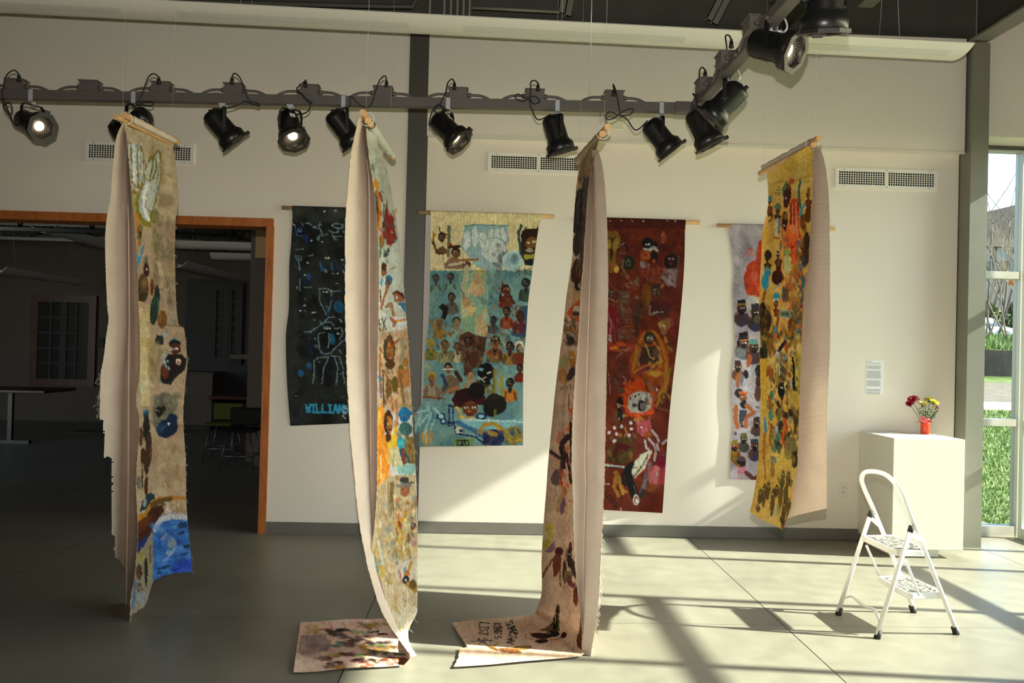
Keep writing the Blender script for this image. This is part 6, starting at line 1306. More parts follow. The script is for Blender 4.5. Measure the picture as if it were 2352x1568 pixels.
    p.G([(355, 500), (358, 420), (430, 390), (480, 290), (560, 250), (690, 238), (830, 255), (820, 275), (700, 280), (620, 300), (500, 340), (430, 440)], 'a06a20'); p.G([(470, 310), (560, 262), (680, 250), (690, 280), (560, 330), (480, 360)], '55401c')
    p.G([(350, 760), (355, 500), (440, 430), (480, 360), (635, 310), (600, 400), (520, 510), (480, 600), (380, 700)], '3a1c12'); p.G([(355, 490), (450, 420), (500, 420), (430, 560), (360, 600)], '5a2c14', .8); p.G([(345, 790), (350, 690), (440, 630), (480, 600), (420, 710)], '1c2c5c')
    # the blue wave
    p.G([(495, 1060), (490, 560), (560, 440), (700, 390), (850, 420), (890, 970), (700, 990), (510, 1060)], '2c5a9a'); p.G([(500, 560), (560, 440), (700, 395), (840, 420), (830, 470), (700, 460), (590, 480), (520, 600)], 'b8b8b8', .8); p.rnd(30, (590, 310, 810, 420), ['c8b49c', '9a7a5c', 'b8b0a4', '8a7058'], (10, 20), 60, 1.6, .7, 12)
    p.rnd(90, (510, 460, 860, 1000), ['24509c', '3a6cae', '1a3c88', '4a7cb8', '163070', '5a8ac0'], (12, 30), 10, 1.8, .55, 13); p.E(610, 640, 60, 70, '3a62a4', 20, .7); p.E(600, 620, 26, 44, '6a7884', 30); p.E(680, 690, 40, 50, '6a7888', 20); p.E(660, 780, 34, 26, '8494a4', 0, .8); p.L([(570, 700), (560, 640), (640, 570)], 20, '1c4a98'); p.L([(720, 720), (640, 830), (600, 860)], 16, '7f9cc0', .7)
    for a in ((780, 520, 50, 30), (770, 590, 40, 16), (820, 720, 36, 22), (800, 790, 40, 14), (600, 920, 60, 14), (720, 940, 50, 12), (560, 970, 30, 9)): p.E(*a, '0c1838', -14, .85)
    p.rnd(20, (700, 860, 880, 970), ['1a2ca0', '2030a8', '16247c'], (14, 26), 5, 2, .6, 14)
    p.G([(480, 600), (500, 580), (505, 1050), (470, 1130), (440, 1280), (370, 1330), (285, 1390), (300, 1180), (340, 800), (420, 720)], '7d7864', .9); p.G([(340, 790), (420, 720), (430, 830), (345, 900)], '8a7c4c'); p.E(435, 960, 16, 140, '221c16'); p.L([(475, 720), (475, 880)], 14, '5a3a24'); p.E(370, 960, 30, 70, '4a2c20'); p.rnd(16, (345, 900, 410, 1160), ['5a3a2c', '3a2c24', '7a4a38'], (8, 14), 60, 1.8, .8, 15); p.L([(330, 1060), (310, 1300)], 30, '3f5f8c', .8); p.E(400, 1200, 50, 60, '7c8290', 0, .7); p.text('CS', 345, 1235, 14, 34, 6, 4, '4a5a6a')
def paint_two(p):
    p.fill('c2c4ba', 'b6b8b0', 26); p.T(780, 240, 3.92)
    rn = random.Random(3)
    for k in range(26): x = rn.uniform(285, 430); y = rn.uniform(430, 1480); p.L([(x, y), (x+rn.uniform(-20, 20), y+rn.uniform(10, 60)), (x+rn.uniform(-20, 20), y+rn.uniform(40, 110))], 3.5, rn.choice(['8a8474', '6a8a74', '9a8a6c', '5a6a70']), .6)
    p.rnd(12, (278, 540, 310, 660), ['3a6a44', '5a8a5c', '2c4a34'], (4, 9), 80, 2, .8, 1); p.G([(318, 660), (345, 690), (360, 760), (330, 760), (302, 750)], 'd8881c'); p.G([(330, 760), (362, 800), (375, 960), (368, 1090), (350, 1170), (335, 1000), (312, 800)], 'b8701c'); p.G([(305, 760), (340, 850), (350, 960), (345, 1120), (330, 1000)], '4a3a3a'); p.L([(315, 800), (325, 880)], 16, '2c5c88'); p.L([(358, 860), (370, 1000), (352, 1140)], 9, 'e08a24')
    p.G([(425, 850), (440, 960), (480, 1000), (495, 1100), (510, 1200), (470, 1270), (430, 1260), (380, 1160), (390, 1080), (410, 980)], '8a2414'); p.rnd(40, (370, 960, 500, 1260), ['9a2c18', '6a1a10', 'b0b0a4', '7a2014', '3a4a4a', 'a8341c'], (7, 15), 60, 1.8, .75, 2); p.L([(360, 790), (385, 870)], 14, '7a2a1c'); p.L([(375, 780), (400, 800)], 8, '3a5a6a'); p.L([(455, 1270), (500, 1240), (515, 1190)], 8, '7a2418'); p.L([(400, 900), (400, 1040), (430, 1240)], 10, '3a5a54'); p.E(400, 1075, 18, 22, '2c3a44')
    p.E(380, 1230, 22, 60, 'a86424'); p.G([(400, 1340), (450, 1280), (445, 1340), (420, 1375), (395, 1370)], '1c3c4c'); p.L([(370, 1200), (365, 1380)], 12, '3a6a5c'); p.rnd(14, (355, 1280, 440, 1420), ['5a6a5c', '8a8a7a', '2c4c44'], (5, 10), 60, 1.8, .7, 3); p.L([(430, 1400), (465, 1480)], 3, '5a5a54'); p.text('NWC', 462, 1475, 14, 20, 5, 3, '6a6c68', -40)
    p.T(790, 620, 3.92)
    p.E(360, -10, 26, 60, '4a1c14'); p.E(355, 30, 16, 32, '8a5a3a'); p.E(400, 95, 34, 50, '1f6a94', 12); p.L([(340, 80), (335, 130)], 18, '2a86a8'); p.L([(405, 100), (380, 190), (350, 290), (335, 350)], 24, '9a5c3c'); p.E(405, 105, 14, 34, '6a3c28'); p.L([(328, 170), (328, 290)], 14, '5a2418'); p.L([(370, 60), (360, 150)], 14, 'c8ccc4')
    p.G([(435, 205), (470, 185), (515, 200), (540, 240), (540, 280), (500, 290), (470, 290), (455, 260), (440, 225)], '9a5a40'); p.G([(432, 222), (445, 195), (480, 183), (525, 205), (543, 245), (540, 280), (525, 240), (490, 215), (460, 215)], '4a1c14'); p.E(478, 247, 11, 6, 'ddd'); p.E(480, 247, 4, 4, '222'); p.L([(465, 238), (490, 236)], 5, '2c1410'); p.L([(455, 270), (470, 272)], 5, '6a2c24'); p.G([(475, 295), (545, 285), (556, 390), (520, 345)], '2a6a8c'); p.E(505, 330, 10, 16, 'dcdcd8', -30)
    p.L([(385, 330), (420, 300), (440, 370), (450, 410)], 30, '9a6a4c'); p.E(425, 320, 22, 24, 'a4745a'); p.E(432, 352, 10, 6, 'd8a02c'); p.E(483, 398, 12, 10, 'c49a7c'); p.L([(380, 320), (400, 330)], 7, '6a7a34'); p.G([(380, 450), (440, 420), (560, 425), (575, 530), (440, 530), (390, 490)], 'd0d4d4', .9); p.L([(430, 440), (460, 470), (450, 500)], 34, '9a5c4c'); p.L([(475, 455), (575, 445)], 18, 'b4724c'); p.L([(475, 455), (500, 452)], 20, 'd8942c'); p.rnd(14, (330, 330, 430, 480), ['7a9ca4', 'a8b4b0', '8a8070', '5a8a94'], (4, 9), 50, 2, .6, 4)
    p.text('EK', 315, 440, 28, 100, 8, 10, '1c1c1c', -4); p.text('FAN', 348, 570, 38, 50, 6, 10, '1c1a18', -10)
    p.G([(330, 560), (600, 540), (620, 1300), (300, 1300)], 'b0885c', .6); p.rnd(60, (310, 560, 600, 1230), ['9a6430', 'b88850', 'a87840', 'c8a47c', '8a5424', 'c0b090'], (12, 30), 86, 2.4, .5, 5)
    p.fine(90, [(305, 640, 600, 1230)], ['7a4a1c', 'b8702c', '4a2c18', 'd8a860', 'c87a2c', '5a5c2a', 'a8906c'], 80)
    p.E(410, 720, 52, 120, '4a2c18'); p.E(415, 740, 36, 66, '8a5424'); p.E(410, 630, 30, 44, '5a3a1c'); p.E(395, 722, 10, 6, 'd8ccb0'); p.E(432, 720, 10, 6, 'd8ccb0'); p.E(396, 722, 4, 5, '111'); p.E(432, 720, 4, 5, '111'); p.E(408, 670, 16, 26, 'a86424'); p.L([(400, 740), (405, 775)], 8, '33200f'); p.E(412, 795, 20, 9, '6a3420'); p.E(412, 790, 8, 3, 'ccc4b4'); p.E(415, 850, 46, 44, '4a3014'); p.L([(370, 640), (365, 780)], 20, '3a3a24'); p.L([(440, 680), (495, 620)], 18, '8a3c1c')
    p.L([(500, 620), (540, 700), (520, 760), (510, 860)], 32, '8a8468', .75); p.E(512, 880, 28, 28, '6a5c28'); p.G([(470, 900), (590, 880), (595, 1050), (480, 1060)], 'a8662a', .85); p.E(555, 830, 26, 40, '9a6a34'); p.L([(500, 930), (520, 1050), (530, 1150)], 30, '7a5428', .8); p.E(455, 1030, 34, 70, '5a4c20'); p.E(405, 1060, 30, 90, '6a4c24'); p.L([(360, 900), (450, 1100)], 14, '8a5c2c'); p.L([(330, 700), (320, 960)], 20, 'a8601c'); p.L([(325, 960), (335, 1150)], 10, '2a5078'); p.L([(315, 920), (318, 1000)], 8, '3a6a94'); p.L([(350, 900), (360, 1230)], 14, '6a3418')
    p.text('S S*', 480, 1095, 18, 18, 8, 3, '8a7454'); p.grad(1170, 1176, '7a6a4c', .6, 330, 600)
    p.G([(300, 1240), (345, 1220), (370, 1300), (360, 1568), (300, 1568)], 'd8882c'); p.E(318, 1330, 18, 70, 'e0a850'); p.E(400, 1370, 42, 110, '3c1e12'); p.E(408, 1400, 26, 66, '8a5a2c'); p.E(395, 1325, 10, 16, '9a6430'); p.E(398, 1385, 9, 5, 'ddd'); p.E(428, 1380, 8, 5, 'ccb'); p.E(415, 1435, 22, 8, '4a1c14'); p.E(425, 1380, 10, 60, '33180f', 0, .5)
    p.L([(470, 1170), (480, 1400)], 26, '9a5c28', .7); p.L([(430, 1140), (440, 1260)], 16, '8a5c2c'); p.G([(455, 1400), (480, 1390), (485, 1568), (440, 1568)], 'd8a01c'); p.rnd(20, (300, 1240, 480, 1568), ['d8881c', 'b8641c', 'c8a03c', '8a4a1c', 'e0a834'], (7, 14), 86, 2.6, .5, 6)
    p.E(555, 1230, 60, 26, 'a08450'); p.E(545, 1300, 54, 70, '1c6a9c'); p.E(600, 1290, 16, 26, '1f5c84'); p.E(520, 1320, 10, 8, '6a3c3c'); p.E(573, 1318, 10, 8, '6a3c3c'); p.E(545, 1345, 12, 26, '134a70'); p.E(560, 1385, 12, 7, 'a8c4cc'); p.E(555, 1430, 60, 60, '3a5c58'); p.E(515, 1535, 34, 26, '2a90a0'); p.rnd(16, (490, 1400, 620, 1560), ['2c4c4c', '4a7068', '6a5c34', '3a6070'], (9, 18), 70, 1.8, .6, 7); p.L([(560, 1500), (620, 1568)], 30, '8a6a34', .8)
    p.T(790, 1000, 3.92)
    p.G([(300, 0), (470, 0), (495, 100), (420, 130), (400, 400), (415, 480), (330, 545), (298, 480)], 'd8862c'); p.rnd(50, (300, 60, 410, 530), ['e0a040', 'c8701c', 'e8b860', 'b86424', 'd89030'], (6, 13), 86, 4, .6, 8); p.L([(330, 180), (340, 420)], 10, 'e8c890', .8); p.E(435, 60, 50, 70, 'd0a830'); p.G([(400, 110), (490, 120), (525, 270), (440, 290), (415, 250)], 'b8b080', .9); p.L([(450, 160), (445, 270)], 9, '8a8450')
    p.E(400, 20, 26, 40, '4a2a18'); p.E(520, 70, 44, 46, '2a9098'); p.E(515, 70, 26, 20, '4ab0b0', 0, .7); p.G([(490, 120), (540, 110), (590, 180), (600, 245), (530, 250)], '14405c'); p.G([(560, 20), (640, 0), (640, 260), (600, 250), (570, 150), (545, 140)], '7a6434'); p.rnd(16, (560, 10, 640, 250), ['5a4424', '8a7444', '4a4434', 'a08a54'], (8, 16), 70, 2, .7, 9); p.L([(530, 130), (545, 290)], 26, '7a3c1c'); p.G([(470, 270), (640, 255), (640, 340), (600, 355), (490, 340)], '7aa8a0', .9)
    p.G([(240, 500), (420, 360), (645, 350), (665, 1100), (600, 1568), (240, 1568)], 'ae9a74', .95); p.rnd(60, (250, 540, 640, 1568), ['b8a484', '9a8660', 'c0aa80', 'a08c58'], (14, 34), 86, 2.6, .5, 41)
    p.E(545, 400, 44, 28, '3a3434'); p.E(535, 450, 72, 22, '6f7070'); p.E(600, 425, 34, 12, '55504f'); p.E(548, 500, 42, 52, '8a5434'); p.E(560, 500, 26, 40, '9a6440', 0, .6); p.E(538, 485, 9, 5, '332420'); p.E(572, 505, 12, 10, 'a05038', 0, .7); p.L([(490, 580), (480, 700), (500, 780)], 40, 'a4704c'); p.L([(640, 560), (650, 620), (570, 680)], 36, '9a6a48'); p.E(560, 640, 60, 60, 'a88c70', 0, .7); p.E(565, 612, 18, 12, '6a3c2c'); p.L([(500, 780), (560, 720), (600, 680)], 26, 'b8862c'); p.E(495, 830, 28, 66, '7c3a2c'); p.E(480, 380, 14, 24, '9a7440')
    p.E(600, 750, 26, 36, '8a7a60'); p.E(625, 815, 30, 34, '5a3024'); p.E(610, 740, 14, 10, '4a4440'); p.rnd(12, (590, 690, 655, 800), ['7a7468', '9a9080', '4a4640'], (6, 12), 50, 1.6, .6, 10); p.L([(460, 780), (520, 880), (510, 1000)], 30, 'a8842e', .8); p.rnd(24, (450, 880, 580, 1090), ['8a7a24', 'b08a30', '7a4a24', 'a8641c', '6a6a3c'], (8, 16), 84, 2.4, .7, 11); p.E(630, 940, 34, 70, '9a8070', 0, .8); p.E(580, 920, 16, 50, '6a5440'); p.E(635, 980, 20, 30, '8a5a58', 0, .7)
    p.fine(120, [(270, 540, 650, 1100), (280, 1000, 640, 1568)], ['8a7440', 'c8b48c', '6a5a34', 'b08a34', '7a8a8a', 'a87444', 'd8ccb0'], 85)
    p.L([(435, 430), (425, 560), (440, 740)], 34, '5a4c20', .85); p.rnd(80, (270, 540, 460, 1400), ['a89468', '8a7a50', 'c0b088', '9a8a7a', '7a8a84', 'b89c54', '8f7c6c', 'cfc4a4'], (7, 17), 86, 3.4, .55, 12); p.L([(400, 430), (405, 720)], 10, '6a5a34', .7); p.E(340, 1220, 34, 60, 'b89c34', 0, .7); p.L([(280, 1100), (305, 1230)], 16, '3c7c8c', .8); p.L([(430, 950), (440, 1120)], 12, '7a8a84', .7); p.L([(265, 980), (330, 1120)], 14, 'b88c20', .7); p.L([(310, 950), (350, 1150)], 20, 'c8ccc0', .6)
    p.L([(440, 1190), (520, 1130), (650, 1095)], 4, '7a8084', .9); p.G([(450, 1190), (530, 1130), (660, 1100), (665, 1568), (540, 1568)], 'b4a898', .8)
    p.L([(605, 1140), (585, 1210), (565, 1260)], 26, '9a7c2c'); p.E(570, 1240, 26, 26, 'a05c24'); p.E(550, 1210, 14, 26, '5a7a94'); p.E(560, 1310, 34, 50, '1c2024'); p.E(558, 1300, 12, 6, 'b8c4d0'); p.G([(555, 1330), (620, 1290), (660, 1330), (660, 1420), (590, 1440)], '8a6a30'); p.E(620, 1340, 34, 44, '5a4420'); p.E(545, 1480, 22, 80, '26201c'); p.E(618, 1480, 42, 60, '1e1612'); p.L([(495, 1210), (530, 1340)], 14, '8a5a44', .8); p.rnd(20, (400, 1300, 540, 1568), ['b09a70', '8a744c', 'c4b494', '6a5a3c', 'a08434'], (8, 18), 84, 3, .6, 13)
    p.T(640, 1150, 2.94); p.G([(640, 560), (850, 560), (940, 640), (930, 740), (870, 890), (880, 1000), (800, 900)], 'b0a082', .8); p.rnd(16, (740, 660, 830, 900), ['b8a050', 'a08c5c', 'd0c8b0', '9a7a2c'], (6, 14), 60, 3, .6, 14); p.G([(830, 860), (870, 880), (885, 1050), (850, 1000)], 'e0d4b8', .9)
def paint_rug2(p):
    p.fill('c0a08c', 'b0907e', 18); p.T(660, 1400, 7.84)
    p.G([(240, 460), (600, 440), (780, 560), (740, 720), (560, 760), (260, 820), (180, 760)], '6f5c58', .75); p.rnd(30, (230, 470, 760, 820), ['7a6662', '5a4a4a', '8f7a74'], (20, 50), 5, 2, .5, 1)
    p.L([(330, 300), (440, 280), (540, 300), (430, 330), (330, 300)], 12, '8a7234'); p.rnd(14, (320, 320, 540, 430), ['9a8044', '8a7034', '7a6a40'], (10, 22), 5, 3, .6, 2); p.L([(500, 220), (530, 300)], 12, 'a8643c'); p.L([(760, 220), (810, 340)], 20, 'a8443c'); p.L([(1010, 240), (1050, 330)], 20, 'a8443c'); p.L([(1120, 260), (1230, 250)], 12, 'b06a5c'); p.text('RW', 640, 235, 24, 20, 8, 7, 'a85a5c')
    def blob(x0, y0, x1, y1, cols, n, s): p.rnd(n, (x0, y0, x1, y1), cols, (14, 30), 4, 3.2, .85, s)
    blob(620, 350, 840, 450, ['3a2a26', '2a201c', '4a3428'], 10, 3); blob(860, 350, 1180, 390, ['16181c', '2c1814', '1c2224'], 9, 4); p.L([(560, 350), (800, 350)], 20, '6a2c24'); blob(850, 420, 1060, 470, ['22262a', '3a4244'], 7, 5)
    blob(1260, 240, 1480, 330, ['7a5a34', '6a3a24', '6a6a4c'], 9, 6); blob(1500, 220, 1780, 340, ['8a6a2c', '7a5c24', '9a7a3a'], 10, 7); p.rnd(8, (1430, 370, 1640, 420), ['14181c', '1c2428'], (16, 26), 0, 1.6, .95, 8); blob(1180, 380, 1400, 460, ['8a8454', '7a8a7c'], 6, 9); p.L([(1640, 440), (1800, 440)], 34, '3a1c18')
    blob(920, 480, 1500, 600, ['3a241e', '5a342a', '2c3a38', '6a4c40', '4a2c28'], 24, 10); blob(1000, 600, 1280, 660, ['4a1c18', '5a2c24', '3a201c'], 10, 11); blob(780, 600, 960, 660, ['3a5c58', '4a6c68', '8a6a34'], 7, 12); blob(1460, 570, 1920, 620, ['1e1a20', '2a2030', '3a241e'], 12, 13); blob(1280, 630, 1920, 680, ['8a6c1c', '6a6424', '7a5c24', '5a6c44'], 16, 14); blob(1400, 690, 1900, 740, ['9a7424', '8a6a34', '6a6a3c'], 9, 15)
    blob(1500, 740, 2080, 820, ['2c4444', '3a5450', '4a4a2c', '22383a'], 18, 16); blob(1380, 780, 1520, 800, ['7a5434'], 4, 17); blob(540, 820, 860, 920, ['5a3e34', '6a5040', '3a2824'], 18, 18); blob(860, 780, 1180, 850, ['421414', '5a1c1c', '33201c'], 13, 19); blob(760, 800, 880, 830, ['8a7434'], 4, 20); blob(1200, 810, 1380, 860, ['5a6a3c', '6a7444'], 6, 21)
    blob(1200, 880, 1740, 950, ['1c0f10', '2c1614', '3a1c18', '4a1414'], 24, 22); blob(1760, 860, 2200, 980, ['2c1614', '5a2c18', '1c1210', '7a4c24'], 22, 23); blob(700, 940, 1000, 990, ['3a2018', '4a2c1c'], 9, 24); blob(690, 1000, 900, 1040, ['4a3a30', '3c3028'], 6, 25); blob(880, 1020, 1030, 1050, ['9a642c', '7a5434'], 5, 26); blob(1350, 980, 1560, 1030, ['c8a07c', 'b05c3c', '5a1c14'], 6, 27)
def paint_three(p):
    p.fill('b89c84', 'ac907a', 20); p.T(1230, 270, 3.92)
    p.G([(400, 340), (580, 120), (560, 300), (500, 560), (380, 560), (385, 450)], '8f7858'); p.L([(395, 400), (385, 560), (370, 700), (350, 900)], 26, 'c09058', .8); p.rnd(24, (400, 250, 540, 540), ['8a7452', '7a6444', 'a08c68', '9a7c50'], (12, 26), 70, 2, .5, 1)
    p.G([(430, 540), (490, 540), (470, 800), (440, 1100), (420, 1400), (405, 1560), (395, 1300), (400, 900), (410, 650)], '4a3c3a'); p.rnd(50, (400, 540, 480, 1260), ['3a3034', '5c4e48', '6a5a54', '2a2224'], (6, 14), 86, 4, .6, 2); p.G([(385, 640), (425, 640), (420, 900), (405, 1030), (360, 1050), (335, 1030), (345, 900), (355, 760)], '140c0c'); p.rnd(20, (355, 650, 415, 1030), ['1c1012', '0c0808', '2c1a1a'], (7, 14), 86, 3, .8, 3); p.L([(382, 760), (380, 960)], 5, '8a6a5c', .7); p.L([(400, 680), (392, 760)], 5, '9aa0ac', .7); p.rnd(10, (360, 560, 400, 740), ['1c1414', 'c8a878'], (4, 8), 60, 2, .8, 4)
    p.E(372, 1140, 36, 110, '22120e', 4); p.E(400, 1120, 14, 80, '3a2c2c'); p.E(370, 1390, 48, 120, '40160e', 2); p.L([(385, 1290), (365, 1430)], 9, '8a5a48', .7); p.L([(398, 1290), (395, 1430)], 8, '9a7a6a', .6); p.E(345, 1440, 28, 44, '33120c'); p.E(368, 1515, 14, 44, '1c0f0c')
    p.T(1230, 660, 3.92)
    p.G([(300, 20), (405, 0), (400, 120), (300, 180)], 'b8925c', .6); p.G([(280, 235), (300, 200), (395, 100), (402, 180), (340, 190), (330, 270), (395, 260), (395, 310), (320, 280)], 'b04a1c'); p.E(370, 200, 34, 34, 'c4b09c'); p.E(365, 235, 32, 26, '4a2c20'); p.E(382, 10, 16, 20, '15100f')
    p.rnd(50, (262, 280, 370, 510), ['2a1e18', '3c2a1e', '6a5034', '1c1612', '8a6a34'], (7, 15), 60, 2, .8, 5); p.E(332, 375, 16, 26, 'b06a34'); p.E(320, 480, 32, 40, '2c2420'); p.E(303, 400, 6, 5, 'ddd'); p.L([(250, 380), (290, 430)], 6, '2a1e18'); p.L([(385, 330), (370, 500)], 10, '9a4a20')
    p.E(330, 650, 28, 84, '9a6424'); p.E(330, 600, 22, 30, 'a8702c'); p.E(318, 626, 8, 5, 'eee'); p.E(340, 632, 7, 4, 'eee'); p.E(255, 670, 34, 60, '8a8850', 10, .9); p.E(245, 790, 36, 70, 'a0703c'); p.E(260, 830, 26, 34, 'b0803c'); p.E(320, 780, 30, 70, '33262c', 24); p.text('*EKN', 215, 890, 28, 40, 6, 4, '4a3c34', -6, .8); p.text('T2', 270, 935, 24, 20, 5, 4, '5a4a40', 0, .7)
    p.G([(165, 1060), (300, 1040), (290, 1080), (165, 1090)], 'a88464', .7); p.L([(300, 960), (298, 1100)], 10, '5a2c1c', .9); p.G([(290, 1110), (335, 1070), (325, 1190), (300, 1300), (270, 1300), (310, 1200)], 'b8501c'); p.E(305, 1160, 9, 40, '7a8494'); p.text('CYSN', 170, 1215, 18, 30, 6, 3, '7a6a60', 6, .7); p.E(225, 1350, 40, 60, 'a86a4c', 20, .7); p.rnd(10, (190, 1290, 260, 1400), ['b0562c', 'c0765c'], (6, 12), 60, 2, .6, 6)
    p.G([(225, 1380), (260, 1330), (310, 1310), (310, 1360), (260, 1420), (235, 1568), (210, 1450)], '26120e'); p.L([(315, 1220), (320, 1568)], 22, '1c0e0c'); p.L([(265, 1430), (270, 1568)], 22, '8a3c1c'); p.L([(290, 1420), (285, 1568)], 14, 'b04c1c'); p.L([(130, 1475), (230, 1540)], 34, '33202a'); p.L([(125, 1495), (220, 1568)], 8, 'c05a1c'); p.L([(245, 1400), (235, 1540)], 24, '1c0f0c')
    p.T(1230, 1040, 3.92)
    p.E(172, 110, 34, 60, 'b08a70', 10); p.E(172, 108, 13, 10, 'd8d4cc'); p.E(174, 108, 6, 7, '22343c'); p.L([(142, 90), (150, 130), (170, 150)], 5, '7a4a34', .8); p.E(190, 220, 48, 76, '5a4448', 10); p.E(230, 130, 14, 60, '6a3a2c'); p.L([(180, 300), (165, 430)], 5, '4a3a34', .8); p.L([(188, 300), (186, 390)], 4, '4a3a34', .8); p.text('CYS', 120, 320, 14, 26, 5, 3, '8a7a6c', 0, .6)
    p.L([(255, 0), (250, 130)], 40, '2a1610'); p.L([(285, 20), (310, 180), (320, 270)], 28, '1c1012'); p.L([(300, 30), (300, 100)], 12, '8a4c5c'); p.rnd(22, (220, 160, 330, 360), ['a83414', 'c04a1c', '8a2c10', 'b0582c'], (6, 13), 60, 2.2, .85, 7); p.E(230, 440, 34, 100, 'a07a54', 18); p.E(262, 340, 20, 40, 'a05a34'); p.E(245, 480, 24, 76, '6a4a5a', 8); p.E(205, 470, 16, 70, '9a7a4c', 4); p.L([(305, 430), (330, 440)], 10, 'b03a24'); p.L([(285, 450), (280, 560)], 14, 'a88a4c', .8)
    for pts in ([(215, 570), (195, 700), (215, 730)], [(270, 560), (265, 670), (300, 620), (320, 540)], [(215, 700), (280, 690), (300, 760), (240, 800), (215, 720)], [(300, 680), (310, 780)]): p.L(pts, 4, '8a6464', .7)
    p.E(130, 690, 42, 56, 'a8983c'); p.E(138, 740, 24, 38, 'a09038'); p.E(138, 700, 10, 7, 'e8e4d0'); p.E(165, 705, 7, 6, 'e8e4d0'); p.E(139, 700, 5, 6, '222'); p.L([(105, 660), (120, 740)], 6, '6a5c20', .7); p.L([(130, 675), (150, 690)], 5, '5a4c1c'); p.G([(65, 800), (110, 770), (140, 790), (120, 850), (70, 880)], '9a8c30'); p.G([(80, 890), (140, 820), (170, 790), (175, 860), (140, 905)], '6c5064')
    p.E(210, 890, 38, 44, '4a1420'); p.G([(155, 940), (200, 900), (235, 950), (225, 1040), (190, 1110), (165, 1120), (155, 1020)], '5a2e1c'); p.L([(150, 960), (100, 1040), (65, 1110)], 20, '6a3a24'); p.L([(220, 1000), (222, 1200)], 12, '5a2c1c'); p.E(285, 920, 20, 60, '7a4c44', 0, .8); p.E(312, 860, 16, 60, '4a1c1c'); p.E(305, 940, 22, 90, '22141a'); p.E(305, 912, 5, 4, 'ddd'); p.E(262, 1070, 20, 110, '332014'); p.E(340, 1040, 26, 90, '33201a', -10); p.G([(260, 1060), (330, 1060), (350, 1130), (300, 1170), (250, 1150)], '5f5438'); p.E(320, 1160, 34, 60, '5a3030', -30); p.E(362, 1290, 26, 90, '5c2e18'); p.E(375, 1240, 14, 50, '33181a'); p.E(340, 1140, 12, 34, 'c0a48c')
    p.rnd(18, (240, 1180, 330, 1260), ['6a5a4c', '8a7464'], (3, 6), 60, 3, .6, 8); p.T(1230, 1040, 3.92); p.text('NJSHW', 100, 1130, 20, 14, 30, 3, '6a5c54', 95, .7); p.L([(60, 1340), (20, 1440)], 4, '5a5048', .7)
    p.T(1030, 1380, 6.533)
    p.E(1640, 130, 28, 80, '2a160f', 6); p.L([(1690, 20), (1660, 90)], 7, '6a3c24'); p.G([(1600, 180), (1660, 180), (1670, 460), (1560, 470), (1350, 430), (1480, 400), (1560, 320)], '4a4018'); p.G([(1590, 200), (1640, 200), (1630, 420), (1560, 440)], '1c130e'); p.E(1510, 410, 50, 34, '5a3a34'); p.L([(1610, 220), (1600, 340)], 9, 'b8c0b8', .7)
    p.E(1380, 520, 150, 44, '2a0f0d', 6); p.E(1570, 490, 100, 46, '1f1214', 0); p.E(1400, 600, 104, 30, '2c0f0d', -4); p.E(1730, 510, 50, 44, '26100f', -50); p.L([(1520, 580), (1620, 575), (1700, 550)], 12, '6a3a20'); p.L([(1240, 470), (1160, 500), (1150, 540), (1220, 570), (1290, 570)], 12, '8a5a34', .8); p.L([(1290, 420), (1340, 470)], 7, '6a4434', .7); p.L([(1640, 470), (1680, 440)], 9, 'a88a80'); p.rnd(8, (1500, 450, 1680, 540), ['8a8a88', '4a1c18', '1a1014'], (7, 14), 20, 2, .7, 9)
    p.E(1985, 600, 62, 130, '4a2818', -4); p.G([(1985, 220), (2020, 400), (2040, 500), (1950, 500), (1965, 400)], '4a2c18'); p.rnd(14, (1780, 610, 2000, 800), ['6a5a50', '4a3c34'], (4, 8), 40, 3, .7, 10); p.text('*TMW', 1790, 620, 40, 50, 12, 6, '5a4c44', 45, .8)
    p.L([(660, 700), (740, 625)], 30, '8a7434'); p.E(660, 700, 110, 22, '6a4420', 22); p.E(930, 745, 160, 38, '7a4a22', 8); p.E(1110, 700, 150, 38, '7a5a2c', -4); p.E(800, 740, 60, 22, '5a341a', 30, .8)
    p.text('SUME', 958, 285, 44, 110, 8, 15, '2a2824', 68, 1); p.text('RIAN', 1040, 490, 38, 110, 8, 15, '2a2824', 112, 1); p.text("KING'S", 790, 330, 34, 110, 5, 15, '1e1c1a', 87, 1); p.text('LIST', 608, 335, 38, 140, 8, 17, '22221f', 96, 1)
    p.L([(340, 600), (660, 590)], 16, '3a3832'); p.L([(460, 650), (540, 560)], 16, '3a3832'); p.L([(440, 565), (570, 640)], 16, '3a3832'); p.E(460, 570, 24, 16, '3a3832'); p.E(570, 565, 22, 14, '3a3832'); p.E(640, 595, 22, 16, '3a3832')
    rn = random.Random(9)
    for k in range(34): x = rn.uniform(190, 1500); y = rn.uniform(800, 900); p.L([(x, y), (x+rn.uniform(-26, 26), y+rn.uniform(-24, 24))], 5, 'a8906c', .5)
    for k in range(30): x = rn.uniform(1000, 1350); y = rn.uniform(310, 440); p.L([(x, y), (x+rn.uniform(-26, 26), y+rn.uniform(-16, 16))], 5, '9a8a8c', .5)
